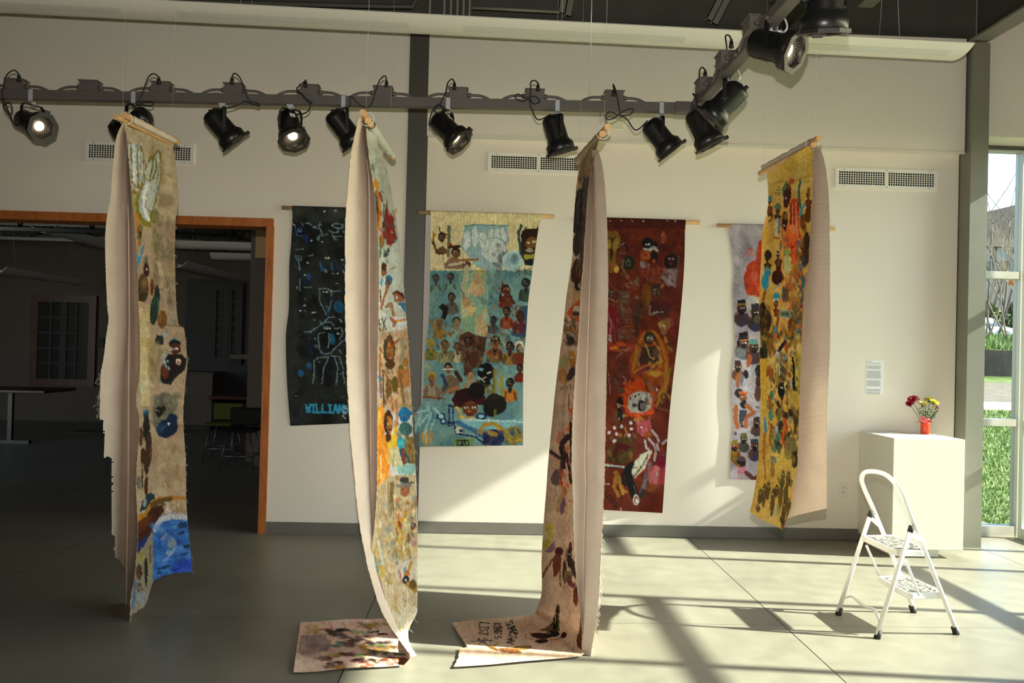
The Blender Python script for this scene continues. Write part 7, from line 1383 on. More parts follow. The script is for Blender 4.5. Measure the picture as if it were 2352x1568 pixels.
# ---------------------------------------------------------------- banners on the back wall
def wall_banner(name, label, L, R, Y, dow, paintf, gain, seed, dowx=None, nc=150, nr=330, wav=.006):
    """L, R: image outlines of the left and right edge; dow: ((x,y),(x,y)) rod ends"""
    a = onY(*dow[0], Y-.02); b = onY(*dow[1], Y-.02)
    t = empty(name, ((a.x+b.x)/2, Y-.02, (a.z+b.z)/2), label, 'painting', 'painted canvas banners on the wall')
    zr = (a.z+b.z)/2; r = .0165
    mb = MB(); mb.cyl((a.x, Y-.02, zr), (b.x, Y-.02, zr), r, n=14); mb.build('dowel', M['dowel'], t)
    A = curve3(L, Y-.012, Y-.012, nr); B = curve3(R, Y-.012, Y-.012, nr)
    # the sleeve wraps over the rod: pull the first rows round it
    G = between(A, B, nc, 0, wav, seed)
    G[:, :, 1] = np.minimum(G[:, :, 1], Y-.004)
    H = G[0:1].repeat(9, 0).copy(); Wp = []
    for k in range(9):
        an = PI*(.5+k/8*.0)-k/8*PI*.9     # from the front tangent over the top to the back
        row = G[0:1].copy(); row[0, :, 1] = Y-.02-r*1.15*math.cos(k/8*PI*.95); row[0, :, 2] = zr+r*1.15*math.sin(k/8*PI*.95); Wp.append(row)
    Wp = np.concatenate(Wp[::-1], 0)
    f = np.linspace(0, 1, 14)[:, None]; G[:14, :, 1] = G[:14, :, 1]*f+(Y-.02-r*1.15)*(1-f); G[:14, :, 2] = np.minimum(G[:14, :, 2], zr-.001*np.arange(14)[:, None]) if False else G[:14, :, 2]
    # start the flat part at the rod's height
    dz = G[0, :, 2]-zr; w_ = np.clip(1-np.arange(len(G))/40, 0, 1)[:, None]; G[:, :, 2] -= dz[None, :]*w_
    grid_cloth('canvas', np.concatenate([Wp, G[1:]], 0), canvas_mat(name+'_paint', 1), t, paintf, gain, 1.0, seed)
    return t
C5 = lambda x, y: (600+x/2.6125, 440+y/2.6125)
C6 = lambda x, y: (940+x/2.6133, 460+y/2.6133)
C7 = lambda x, y: (1360+x/2.178, 480+y/2.178)
C8a = lambda x, y: (1640+x/3.1375, 290+y/3.136)
C8b = lambda x, y: (1640+x/3.266, 760+y/3.267)
wall_banner('painted_banner', 'black painted banner with white and blue line figures and the name WILLIAMS at its foot',
            [C5(190, 90), C5(180, 300), C5(168, 450), C5(165, 700), C5(148, 870), C5(155, 1150), C5(175, 1405)], [(886, 478), (884, 600), (880, 760), (882, 900), (884, 968)], D, ((648, 478), (912, 484)), paint_black, 1.0, 5)
wall_banner('painted_banner', 'blue green painted banner with a cream top and a crowd of small portraits',
            [C6(130, 68), C6(125, 400), C6(118, 700), C6(95, 900), C6(80, 1180), C6(50, 1262), C6(32, 1295), C6(40, 1478)], [C6(790, 70), C6(770, 200), C6(740, 420), C6(715, 600), C6(700, 820), C6(685, 1000), C6(683, 1470)], D-.0, ((962, 491), (1273, 493)), paint_blue, 1.0, 11)
wall_banner('painted_banner', 'dark red painted banner with a skull ringed in orange fur',
            [(1340, 497), (1336, 640), (1330, 760), (1322, 900), (1314, 1060), (1306, 1166)], [C7(465, 54), C7(460, 300), C7(435, 600), C7(405, 850), C7(385, 1050), C7(370, 1250), C7(352, 1520)], DL, ((1322, 503), (1607, 510)), paint_red, .62, 23)
wall_banner('painted_banner', 'narrow lilac grey painted banner with a red shape and men in caps',
            [C8a(113, 700), C8a(115, 780), C8a(130, 900), C8a(145, 1050), C8a(135, 1200), C8a(150, 1560), C8b(135, 300), C8b(130, 500), C8b(145, 700), C8b(130, 850), C8b(118, 1110)], [(1889, 520), (1888, 640), (1882, 800), (1880, 960), (1876, 1107)], DL, ((1647, 517), (1917, 526)), paint_lilac, .95, 31)

# ---------------------------------------------------------------- double banners hanging from the ceiling
def dowel_pair(t, near, far, r=.017, off=(.028, .0, .028)):
    near = Vector(near); far = Vector(far); d = (far-near).normalized(); off = Vector(off)
    for k, (n, f) in enumerate(((near, far), (near+off+d*.02, far+off))):
        mb = MB(); mb.cyl(n, f, r, n=16, caps=False); mb.cyl(n-d*.0005, n+d*.002, r*.999, n=16); mb.cyl(f-d*.002, f+d*.0005, r*.999, n=16); mb.build('dowel', M['dowel'], t)
    mb = MB(); c0 = near+d*.06; mb.tube([c0+off*.5+Vector((math.cos(a)*.036, 0, math.sin(a)*.036)) for a in [i*PI/8 for i in range(16)]], .0016, 5, closed=True); mb.build('tie_string', M['paper'], t)
    mb = MB()
    for q in (near+off*.5+d*.03, far+off*.5-d*.03): mb.tube([q+Vector((0, 0, .03)), (q.x, q.y, ZC)], .0005, 4)
    mb.build('hanging_line', M['chrome'], t)
    return d
def sleeve(t, A, B, r, m, name='sleeve'):
    """cloth rolled over the rod"""
    A = Vector(A); B = Vector(B); n = 30; pts = []; mb = MB(); vs = []; d = (B-A).normalized(); s = d.cross(Vector((0, 0, 1))).normalized()
    N = 14
    for i in range(n+1):
        p = A.lerp(B, i/n)+Vector((0, 0, .0015*math.sin(i*1.3)))
        for k in range(N):
            an = 2*PI*k/N; rr = r*(1+.05*math.sin(i*.9+k)); vs.append(p+s*math.cos(an)*rr+Vector((0, 0, math.sin(an)*rr)))
    mb.add(vs, [(i*N+k, i*N+(k+1) % N, (i+1)*N+(k+1) % N, (i+1)*N+k) for i in range(n) for k in range(N)], True); return mb.build(name, m, t)
def fray(t, C, n, L, seed, m=None, side=-1):
    rn = random.Random(seed); mb = MB()
    for i in range(n):
        p = Vector(C[rn.randrange(4, len(C)-4)]); q = p.copy(); pts = [q.copy()]
        for k in range(5): q = q+Vector((rn.uniform(-.2, .8)*side*L*.2, rn.uniform(-.1, .1)*L, rn.uniform(-.35, .2)*L)); pts.append(q.copy())
        mb.tube(smoothline(pts, 3), .0006, 3)
    return tag(mb.build('frayed_threads', m or M['thread'], t), kind='stuff')
M['thread'] = mat('loose_thread', (.62, .55, .42), .8)
def hem(t, C, seed, m=None, r=.0016):
    rn = random.Random(seed); pts = [Vector(p)+Vector((rn.uniform(-1, 1)*.0016, rn.uniform(-1, 1)*.0016, 0)) for p in C[::2]]
    return MB().tube(pts, r, 4).build('raw_edge', m or M['rawedge'], t)
M['rawedge'] = mat('raw_edge_thread', (.42, .27, .16), .9, var=.4, vscale=90)
def cm(x, y, ox, oy, s): return (ox+x/s, oy+y/s)
Q = lambda L, ox, oy, s: [cm(x, y, ox, oy, s) for x, y in L]
def resh(C, z_rows):
    """resample a curve at given heights (monotone part)"""
    z = C[:, 2]; o = np.argsort(z); return np.stack([np.interp(z_rows, z[o], C[o, k]) for k in range(3)], 1)

# --- first
near, far = onZ(266, 268, 2.70), onZ(394, 331, 2.70)
t = empty('hanging_banner', near.lerp(far, .5), 'ragged hanging banner in front of the opening, pale painted hands above, blue wave below', 'painting', 'double banners hung edge on from the roof')
dowel_pair(t, near, far, off=(.030, .01, .018))
A = Q([(182, 112), (130, 230), (100, 480), (85, 700), (50, 900), (40, 1100), (55, 1560)], 230, 250, 3.487)+Q([(140, 180), (120, 330), (100, 500), (76, 640), (70, 800), (68, 1010)], 210, 680, 3.5625)+[(226, 1050), (226, 1140), (228, 1225), (230, 1300), (232, 1400), (236, 1450)]
Bc = [(283, 284), (288, 330), (292, 420), (295, 560), (296, 700), (295, 900), (294, 1118), (291, 1250), (290, 1350), (289, 1447)]
Cn = Q([(190, 125), (215, 260), (245, 600), (275, 900), (300, 1300), (300, 1500)], 230, 250, 3.487)+Q([(395, 300), (395, 640), (365, 840), (390, 1000), (385, 1200), (365, 1500)], 210, 680, 3.5625)+Q([(355, 600), (335, 900), (320, 1050), (290, 1200), (285, 1380), (270, 1500)], 230, 1080, 4.126)
Df = Q([(585, 300), (610, 500), (625, 750), (605, 900), (600, 1200), (610, 1560)], 230, 250, 3.487)+Q([(715, 230), (760, 280), (785, 550), (770, 700), (750, 1000), (770, 1300), (775, 1560)], 210, 680, 3.5625)+Q([(820, 350), (850, 700), (875, 960)], 230, 1080, 4.126)+[(446, 1400)]
clipL = [(150, 200), (320, 200), (330, 1500), (284, 1449), (289, 1322), (289, 1313), (276, 1286), (264, 1279), (262, 1260), (266, 1233), (257, 1225), (257.7, 1118), (257.7, 1050), (246, 1049), (239.5, 1051), (238, 966), (229, 963), (200, 900)]
clipR = [(230, 200), (500, 250), (450, 1313), (442, 1312.7), (400, 1316), (372, 1323), (353.6, 1333), (348.8, 1341.8), (336.6, 1383), (330, 1394), (319.7, 1400), (300, 1414.5), (297, 1443), (240, 1460)]
n = 420
cA, cB, cC, cD = (curve3(A, 4.50, 4.50, n, .0006, 1), curve3(Bc, 4.80, 4.82, n), curve3(Cn, 4.52, 4.50, n, .0006, 2), curve3(Df, 5.04, 4.98, n, .0008, 3))
grid_cloth('back_canvas', np.concatenate([between(cA, cB, 26, .03, .004, 1), between(cB, cC, 14, -.01)[:, 1:]], 1), M['canvas'], t, clip=clipL)
grid_cloth('painted_canvas', between(cC, cD, 84, .0, .008, 4), canvas_mat('banner_one_paint', 1), t, paint_one, 1.18, 1.0, 41, clip=clipR)
sleeve(t, near.lerp(far, .14)+Vector((.030, .01, .018)), far+(near-far)*.07+Vector((.030, .01, .018)), .020, M['canvas'])
fray(t, cD, 60, .03, 3, side=1); fray(t, cA[205:250], 22, .05, 4)
hem(t, cC, 5)
# --- second
near, far = onZ(833, 258, 2.70), onZ(893, 349, 2.70)
t = empty('hanging_banner', near.lerp(far, .5), 'second hanging banner, white topped with red and ochre figures, its end spread on the floor', 'painting', 'double banners hung edge on from the roof')
dowel_pair(t, near, far, off=(.022, .015, -.030))
M['sleeve_white'] = mat('white_primed_canvas', (.60, .62, .56), .8, var=.06, vscale=12); M['sleeve_tan'] = mat('stained_canvas', (.42, .33, .22), .85, var=.15, vscale=14)
sleeve(t, near.lerp(far, .13)+Vector((.022, .015, -.030)), far+(near-far)*.03+Vector((.022, .015, -.022)), .024, M['sleeve_white'])
A = Q([(170, 122), (130, 300), (95, 480), (70, 780), (50, 1100), (50, 1560)], 780, 240, 3.92)+Q([(10, 400), (25, 900), (50, 1380)], 790, 620, 3.92)+Q([(60, 50), (85, 300), (120, 650), (165, 950), (230, 1250), (330, 1560)], 790, 1000, 3.92)+Q([(760, 860), (830, 960), (880, 1030)], 640, 1150, 2.94)+[(943, 1508)]
Bc = Q([(185, 130), (205, 300), (262, 700), (265, 1560)], 780, 240, 3.92)+Q([(225, 600), (235, 1300)], 790, 620, 3.92)+Q([(240, 600), (248, 1000), (335, 1350)], 790, 1000, 3.92)+[(906, 1440), (928, 1478), (943, 1500)]
Cn = Q([(238, 205), (265, 480), (310, 780), (340, 1100), (355, 1560)], 780, 240, 3.92)+Q([(310, 400), (300, 900), (300, 1380)], 790, 620, 3.92)+Q([(295, 500), (270, 850), (250, 1080), (330, 1300), (400, 1560)], 790, 1000, 3.92)+[(915, 1440), (934, 1478), (944, 1503)]
Df = [(893, 345)]+Q([(435, 405), (395, 440), (396, 480), (440, 650), (500, 980), (550, 1330), (570, 1560)], 780, 240, 3.92)+Q([(550, 300), (580, 650), (605, 1100), (625, 1500)], 790, 620, 3.92)+Q([(640, 200), (660, 650), (665, 1100), (660, 1500)], 790, 1000, 3.92)+[(957, 1408), (938, 1448), (941, 1480), (945, 1505)]
cA, cB, cC, cD = (curve3(A, 4.24, 3.98, n, .0006, 6), curve3(Bc, 4.62, 4.02, n), curve3(Cn, 4.30, 4.00, n, .0006, 7), curve3(Df, 4.98, 4.03, n, .0006, 8))
grid_cloth('back_canvas', np.concatenate([between(cA, cB, 26, .03, .003, 1), between(cB, cC, 14, -.01)[:, 1:]], 1), M['canvas'], t)
grid_cloth('painted_canvas', between(cC, cD, 84, .0, .007, 5), canvas_mat('banner_two_paint', 1), t, paint_two, 1.1, 1.0, 42)
fA = [onZ(x, y, .012) for x, y in ((690, 1430), (760, 1427), (840, 1424), (905, 1424), (938, 1470))]; fB = [onZ(x, y, .012) for x, y in ((674, 1543), (740, 1541), (830, 1534), (900, 1529), (941, 1527))]
fa = np.array([list(v) for v in smoothline(fA, 30)]); fb = np.array([list(v) for v in smoothline(fB, 30)])
G = between(fa, fb, 90, 0, 0); X_, Y_ = G[:, :, 0], G[:, :, 1]; G[:, :, 2] = .010+.007*(np.sin(X_*17+Y_*3)*.5+.5)+.005*(np.sin(Y_*23-X_*6)*.5+.5); G[-14:, :, 2] += np.linspace(0, .03, 14)[:, None]
grid_cloth('floor_end', G, canvas_mat('banner_two_floor_paint', 1), t, paint_rug2, 1.9, .8, 43)
fray(t, cD, 40, .035, 9, side=1)
hem(t, cA, 6); hem(t, cC, 7, r=.0012)
# --- third
near, far = onZ(1396, 291, 2.70), onZ(1334, 357, 2.70)
t = empty('hanging_banner', near.lerp(far, .5), 'third hanging banner, its end on the floor lettered SUMERIAN KING\'S LIST', 'painting', 'double banners hung edge on from the roof')
dowel_pair(t, near, far, off=(-.022, .01, -.030))
sleeve(t, near.lerp(far, .12)+Vector((-.022, .01, -.030)), far+(near-far)*.0+Vector((-.018, .01, -.030)), .023, M['sleeve_tan'])
Cn = Q([(570, 185), (545, 300), (500, 480), (470, 700), (450, 980), (430, 1300), (410, 1560)], 1230, 270, 3.92)+Q([(385, 450), (355, 800), (335, 1150), (325, 1560)], 1230, 660, 3.92)+Q([(335, 400), (345, 850), (365, 1100), (385, 1300), (420, 1560)], 1230, 1040, 3.92)+[(1345, 1480)]
Cf = Cn+[(1340, 1502, .012), (1313, 1509, .012), (1204, 1518, .014), (1122, 1526, .012), (1043, 1531, .012)]
Df = Q([(570, 150), (400, 350), (385, 500), (360, 700), (340, 1000), (330, 1250), (285, 1560)], 1230, 270, 3.92)
Df = [(1338, 357)]+Df[2:]+Q([(270, 150), (245, 400), (205, 700), (175, 950), (150, 1200), (115, 1560)], 1230, 660, 3.92)+Q([(95, 350), (75, 600), (55, 950), (55, 1250)], 1230, 1040, 3.92)
Dff = Df+[(1233, 1395, .10), (1226, 1409, .035), (1198, 1414, .012), (1103, 1422, .012), (1039, 1429, .012)]
A = Q([(562, 290), (600, 420), (625, 600), (640, 850), (650, 1100), (655, 1560)], 1230, 270, 3.92)+Q([(650, 300), (640, 800), (625, 1560)], 1230, 660, 3.92)+Q([(615, 400), (590, 850), (575, 1200), (550, 1500)], 1230, 1040, 3.92)+[(1359, 1487), (1357, 1510)]
Bc = Q([(556, 290), (525, 700), (500, 1300)], 1230, 270, 3.92)+Q([(485, 200), (465, 900), (450, 1560)], 1230, 660, 3.92)+Q([(455, 300), (440, 800), (435, 1560)], 1230, 1040, 3.92)+[(1349, 1497)]
nn = 560
cC = curve3(Cf, 4.36, 4.12, nn); cD = curve3(Dff, 4.98, 4.72, nn)
def split_match(C, npts_v, npts_f):
    """hanging part and floor part resampled separately so that rows stay level"""
    k = int(np.argmax(C[:, 2] < .03)); 
    def rs(S, n): 
        L = np.concatenate([[0], np.cumsum(np.linalg.norm(np.diff(S, axis=0), axis=1))]); u = np.linspace(0, L[-1], n); return np.stack([np.interp(u, L, S[:, j]) for j in range(3)], 1)
    return np.concatenate([rs(C[:k+1], npts_v), rs(C[k:], npts_f)[1:]], 0)
cC = split_match(cC, 420, 130); cD = split_match(cD, 420, 130)
G = between(cC, cD, 96, .0, .006, 7); G[:, :, 2] = np.maximum(G[:, :, 2], .006)
clip3 = [(1000, 200), (1450, 200), (1400, 1600), (1000, 1600), (1041, 1531.5), (1053, 1510), (1056, 1487), (1074, 1486), (1055, 1458), (1038, 1429), (1000, 1400)]
grid_cloth('painted_canvas', G, canvas_mat('banner_three_paint', 1), t, paint_three, 1.65, .9, 44, clip=clip3)
cA = curve3(A, 4.32, 4.08, n, .0006, 12); cB = curve3(Bc, 4.64, 4.16, n); cC2 = curve3(Cn+[(1344, 1498)], 4.38, 4.11, n)
grid_cloth('back_canvas', np.concatenate([between(cA, cB, 26, -.03, .003, 1), between(cB, cC2, 14, .01)[:, 1:]], 1), M['canvas'], t)
fray(t, cA[300:], 30, .04, 15, side=1); fray(t, cA[350:], 30, .04, 16, side=1)
hem(t, cC2, 8); hem(t, cA[200:], 9, r=.0012)
# --- fourth
near, far = onZ(1882, 317, 2.70), onZ(1754, 386, 2.70)
t = empty('hanging_banner', near.lerp(far, .5), 'fourth hanging banner, yellow with brown figures and a glowing orange hand, beside the ladder', 'painting', 'double banners hung edge on from the roof')
dowel_pair(t, near, far, off=(-.018, .01, -.032))
Cn = Q([(680, 140), (715, 200), (712, 350), (705, 600), (690, 800), (680, 1000), (650, 1200), (630, 1560)], 1640, 290, 3.1366)+Q([(645, 400), (635, 700), (625, 1000), (600, 1150), (580, 1300), (550, 1400), (515, 1490)], 1640, 760, 3.2665)
Df = Q([(383, 335), (390, 450), (385, 600), (350, 750), (340, 950), (325, 1250), (335, 1560)], 1640, 290, 3.1366)+Q([(340, 150), (350, 450), (345, 750), (325, 1050), (290, 1270), (265, 1360)], 1640, 760, 3.2665)+[(1715, 1200)]
A = Q([(762, 150), (800, 280), (825, 500), (832, 800), (834, 1560)], 1640, 290, 3.1366)+Q([(850, 500), (845, 900), (845, 1330)], 1640, 760, 3.2665)
Bc = [(1872, 330), (1866, 450), (1857, 560), (1846, 680), (1834, 800), (1826, 900), (1822, 1000), (1815, 1090), (1800, 1160), (1795, 1200)]
cC = curve3(Cn, 4.42, 4.30, n, .0006, 21); cD = curve3(Df, 5.06, 4.86, n, .0006, 22); cA = curve3(A, 4.40, 4.34, n, .0006, 23); cB = curve3(Bc, 4.86, 4.80, n)
clipY = [(1600, 200), (2000, 200), (2000, 1300), (1797, 1216), (1775, 1204), (1745, 1190), (1721, 1176), (1600, 1100)]
clipT = [(1700, 200), (2000, 200), (2000, 1168), (1898, 1168), (1875, 1177), (1854, 1184), (1830, 1188), (1811, 1190), (1700, 1192)]
grid_cloth('painted_canvas', between(cC, cD, 96, .0, .007, 9), canvas_mat('banner_four_paint', 1), t, paint_yellow, 1.15, 1.0, 45, clip=clipY)
grid_cloth('back_canvas', between(cA, cB, 34, -.05, .004, 1), M['canvas'], t, clip=clipT)
o4 = Vector((-.018, .01, -.032))*.2
sleeve(t, near.lerp(far, .12)+Vector((0, 0, .0)), far+(near-far)*.01, .021, M['canvas'])
hem(t, cA, 10, r=.0012)
M['lightcanvas'] = M['canvas']
# ================================================================== OUTSIDE THE FAR WINDOW
def grass_mat(name, c1, c2, sc=3):
    m = mat(name, c1, .9); t = m.node_tree; b = t.nodes['Principled BSDF']
    tc = t.nodes.new('ShaderNodeTexCoord'); n = t.nodes.new('ShaderNodeTexNoise'); n.inputs['Scale'].default_value = sc; n.inputs['Detail'].default_value = 8
    r = t.nodes.new('ShaderNodeValToRGB'); r.color_ramp.elements[0].position = .35; r.color_ramp.elements[1].position = .68
    r.color_ramp.elements[0].color = list(c1)+[1]; r.color_ramp.elements[1].color = list(c2)+[1]
    t.links.new(tc.outputs['Object'], n.inputs['Vector']); t.links.new(n.outputs['Fac'], r.inputs[0]); t.links.new(r.outputs[0], b.inputs['Base Color']); return m
M['grass'] = grass_mat('lawn', (.07, .11, .02), (.15, .20, .045), 2.5)
M['blade'] = mat('grass_blade', (.16, .23, .05), .6, var=.3, vscale=3)
M['sidewalk'] = mat('pale_sidewalk', (.30, .28, .22), .8, var=.05)
M['road'] = mat('brown_gravel_road', (.125, .095, .06), .9, var=.25, vscale=4)
M['stone'] = mat('dark_retaining_wall', (.026, .022, .018), .95, var=.5, vscale=3, bump=.4, bscale=8)
M['asphalt'] = mat('asphalt', (.12, .12, .115), .9)
M['bark'] = mat('pale_bark', (.21, .155, .10), .8, var=.2, vscale=8)
M['bark_dark'] = mat('grey_bark', (.09, .07, .055), .85)
PROF = [(7.12, -.12), (7.6, -.03), (9.0, .33), (11.0, .70), (11.7, .82)]
def strip(name, p, m, x0, x1, lab=None, kind='structure'):
    mb = MB(); vs = []
    for (y, z) in p: vs += [(x0, y, z), (x1, y, z)]
    mb.add(vs, [(2*i, 2*i+1, 2*i+3, 2*i+2) for i in range(len(p)-1)], True)
    o = mb.build(name, m); o['kind'] = kind
    if lab: o['label'] = lab
    return o
strip('ground_lawn', PROF, M['grass'], 2.5, 30)
strip('ground_side', [(-30, -.12), (7.12, -.12)], M['grass'], WX+.2, 40)
strip('ground_sidewalk', [(11.7, .83), (12.6, .89)], M['sidewalk'], 2, 30)
strip('ground_road', [(12.6, .88), (17.0, 1.08)], M['road'], 2, 34)
strip('ground_verge', [(17.0, 1.08), (18.0, 1.2), (18.0, 1.2)], M['grass'], 2, 34)
mb = MB(); mb.box(2, 34, 18.0, 18.4, 1.0, 1.78); struct('retaining_wall', mb, M['stone'])
strip('ground_bank', [(18.3, 1.76), (19.0, 1.95), (20.0, 2.12), (22, 2.1)], M['grass'], 2, 36)
strip('ground_parking', [(22, 2.1), (30, 2.38), (62, 2.42)], M['asphalt'], 0, 70)
strip('ground_hill', [(62, 2.42), (75, 6), (110, 9)], M['grass'], -20, 90)
# blades of grass on the lawn and on the bank
def blades(name, n, x0, x1, y0, y1, zf, h, lab, w=.006):
    rnd = random.Random(5); vs = []; fs = []
    for i in range(n):
        y = y0+(y1-y0)*rnd.random(); f = (y-y0)/(y1-y0+1e-6)
        xa = x0[0]+(x0[1]-x0[0])*f; xb2 = x1[0]+(x1[1]-x1[0])*f
        x = xa+(xb2-xa)*rnd.random(); z = zf(y); hh = h*(.5+rnd.random()); a = rnd.random()*PI; dx, dy = math.cos(a)*w, math.sin(a)*w; lx, ly = (rnd.random()-.5)*hh, (rnd.random()-.5)*hh
        k = len(vs); vs += [(x-dx, y-dy, z), (x+dx, y+dy, z), (x+lx, y+ly, z+hh)]; fs.append((k, k+1, k+2))
    mb = MB(); mb.add(vs, fs); o = mb.build(name, M['blade']); tag(o, lab, 'grass', kind='stuff')
def zlawn(y):
    for (a, za), (b, zb) in zip(PROF, PROF[1:]):
        if a <= y <= b: return za+(zb-za)*(y-a)/(b-a)
    return PROF[-1][1]
blades('lawn_grass', 14000, (3.9, 6.4), (5.6, 8.6), 7.3, 11.6, zlawn, .045, 'short bright green lawn grass outside the far window')
blades('bank_grass', 5000, (9.5, 10.6), (13.5, 14.5), 18.4, 20, lambda y: 1.78+.2*(y-18.4), .16, 'tufty green grass on top of the dark retaining wall', .014)

# parked car, seen from the front
def car():
    c = onY(2301, 800, 48.0); X, Y, Z = c.x, 48.0, 2.62
    t = empty('parked_car', (X, Y, Z), 'white compact car parked facing the window beyond the grass bank', 'car')
    M['carwhite'] = mat('white_car_paint', (.55, .57, .6), .25); M['carglass'] = mat('car_glass', (.05, .07, .08), .08); M['cardark'] = mat('car_dark_trim', (.015, .015, .017), .5)
    M['carlamp'] = mat('headlamp_glass', (.6, .62, .65), .1, metal=.4)
    def hull(stations, m, name):
        """stations: (y, [(x,z)...]) rings, mirrored half sections"""
        mb = MB(); n = len(stations[0][1]); vs = []
        for (y, half) in stations:
            ring = [(x, z) for x, z in half]+[(-x, z) for x, z in half[::-1]]
            vs += [(X+x, Y+y, Z+z) for x, z in ring]
        m2 = 2*n; fs = [(i*m2+k, i*m2+(k+1) % m2, (i+1)*m2+(k+1) % m2, (i+1)*m2+k) for i in range(len(stations)-1) for k in range(m2)]
        fs += [tuple(range(m2))[::-1], tuple(range((len(stations)-1)*m2, len(stations)*m2))]
        mb.add(vs, fs); o = mb.build(name, m, t); md = o.modifiers.new('b', 'BEVEL'); md.width = .04; md.segments = 2; return o
    hull([(-.05, [(.70, .28), (.82, .45), (.80, .80), (.55, .90)]), (.25, [(.84, .22), (.92, .5), (.88, .92), (.5, 1.02)]), (1.2, [(.86, .2), (.93, .55), (.90, 1.02), (.5, 1.08)]), (4.3, [(.86, .2), (.92, .6), (.88, 1.05), (.5, 1.1)])], M['carwhite'], 'body')
    hull([(1.1, [(.80, 1.0), (.78, 1.05), (.4, 1.06)]), (1.9, [(.84, 1.0), (.68, 1.60), (.4, 1.64)]), (3.6, [(.84, 1.0), (.66, 1.62), (.4, 1.66)]), (4.25, [(.84, 1.0), (.74, 1.15), (.4, 1.2)])], M['carwhite'], 'cabin')
    mb = MB(); mb.add([(X-.72, Y+1.12, Z+1.08), (X+.72, Y+1.12, Z+1.08), (X+.60, Y+1.83, Z+1.58), (X-.60, Y+1.83, Z+1.58)], [(0, 1, 2, 3)]); mb.add([(X-.72, Y+1.14, Z+1.06), (X+.72, Y+1.14, Z+1.06), (X+.60, Y+1.85, Z+1.56), (X-.60, Y+1.85, Z+1.56)], [(3, 2, 1, 0)]); mb.build('windscreen', M['carglass'], t)
    MB().box(X-.68, X+.68, Y-.09, Y-.04, Z+.42, Z+.56).build('grille', M['cardark'], t)
    MB().box(X-.30, X+.30, Y-.10, Y-.05, Z+.70, Z+.76).build('upper_grille', M['cardark'], t)
    mb = MB(); mb.tube([(X+.11*math.cos(a2), Y-.11, Z+.76+.07*math.sin(a2)) for a2 in [i*PI/8 for i in range(16)]], .012, 6, closed=True); mb.tube([(X-.09, Y-.11, Z+.78), (X+.09, Y-.11, Z+.78)], .01, 6); mb.tube([(X, Y-.11, Z+.83), (X, Y-.11, Z+.70)], .01, 6); mb.build('emblem', M['chrome'], t)
    for s in (-1, 1):
        mb = MB(); mb.prism([(X+s*.42, Y-.075, Z+.76), (X+s*.82, Y-.0, Z+.84), (X+s*.84, Y-.0, Z+.72), (X+s*.46, Y-.075, Z+.68)], (0, .05, 0)); mb.build('headlamp', M['carlamp'], t)
        mb = MB(); mb.bbox(X+s*.98-.08, X+s*.98+.08, Y+1.3, Y+1.42, Z+1.02, Z+1.16, .02); mb.build('wing_mirror', M['carwhite'], t)
        MB().tube([(X+s*.62, Y+2.0, Z+1.68), (X+s*.60, Y+3.6, Z+1.70)], .02, 6).build('roof_rail', M['cardark'], t)
        for yy in (.75, 3.4):
            w2 = MB().cyl((X+s*.72, Y+yy, Z+.33), (X+s*.92, Y+yy, Z+.33), .33, n=20).build('wheel', M['rubber'], t)
            MB().cyl((X+s*.92, Y+yy, Z+.33), (X+s*.93, Y+yy, Z+.33), .2, n=16).build('hubcap', M['chrome'], w2)
car()
a = onY(2262, 790, 49)
a.x -= .5
t = empty('parked_car', (a.x-1.4, 49, 2.41), 'red car mostly hidden beside the white one', 'car')
M['carred'] = mat('red_car_paint', (.5, .03, .02), .3)
mb = MB(); mb.bbox(a.x-2.1, a.x-.12, 49, 53, 2.65, 3.3, .12); mb.build('body', M['carred'], t)
mb = MB(); mb.bbox(a.x-1.9, a.x-.35, 50, 52.6, 3.3, 3.85, .15); mb.build('cabin', M['cap'], t)
for s in (a.x-1.95, a.x-.35):
    for yy in (49.8, 52.2): MB().cyl((s-.1, yy, 2.72), (s+.1, yy, 2.72), .31, n=18).build('wheel', M['rubber'], t)

# bare trees
def bare_tree(x, y, z, h, lab, seed, stems=5, m=None, r0=.05, spread=.35, group=None, depth=4):
    rnd = random.Random(seed); t = empty('bare_tree', (x, y, z), lab, 'tree', group)
    tr = MB(); tw = MB()
    def grow(mb, p, d, L, r, dep):
        pts = [p]; q = p.copy(); dd = d.copy(); n = 4
        for i in range(n):
            dd = (dd+Vector((rnd.uniform(-.16, .16), rnd.uniform(-.16, .16), rnd.uniform(-.02, .14)))).normalized(); q = q+dd*L/n; pts.append(q.copy())
        rs = [r*(1-.45*i/n) for i in range(n+1)]
        mb.tube(pts, rs, 5 if dep < 2 else 4)
        if dep < depth:
            for k in range(3 if dep else 3):
                s = rnd.choice((2, 3, 4, 4)); nd = (dd+Vector((rnd.uniform(-.75, .75), rnd.uniform(-.75, .75), rnd.uniform(-.1, .45)))).normalized()
                grow(tw, pts[s], nd, L*rnd.uniform(.55, .8), rs[s]*.62, dep+1)
    for i in range(stems):
        a2 = 2*PI*i/stems+rnd.random(); d = Vector((math.cos(a2)*spread, math.sin(a2)*spread, 1)).normalized()
        grow(tr, Vector((x, y, z-.05)), d, h*.5, r0, 0)
    tr.build('trunk', m or M['bark'], t); tw.build('branches', m or M['bark'], t); return t
p = onY(2318, 800, 19.2); bare_tree(p.x, 19.2, 1.98, 3.0, 'multi stemmed bare tree on the bank in front of the white car', 3, 4, spread=.45, r0=.024, depth=2)
p = onY(2262, 800, 19.6); bare_tree(p.x, 19.6, 2.0, 3.2, 'multi stemmed bare tree half hidden by the corner column', 8, 4, spread=.35, r0=.024, depth=2)
p = onY(2345, 800, 24); bare_tree(p.x, 24, 2.15, 4.6, 'bare tree at the very edge of the far window', 13, 4, M['bark'], .035, depth=3)
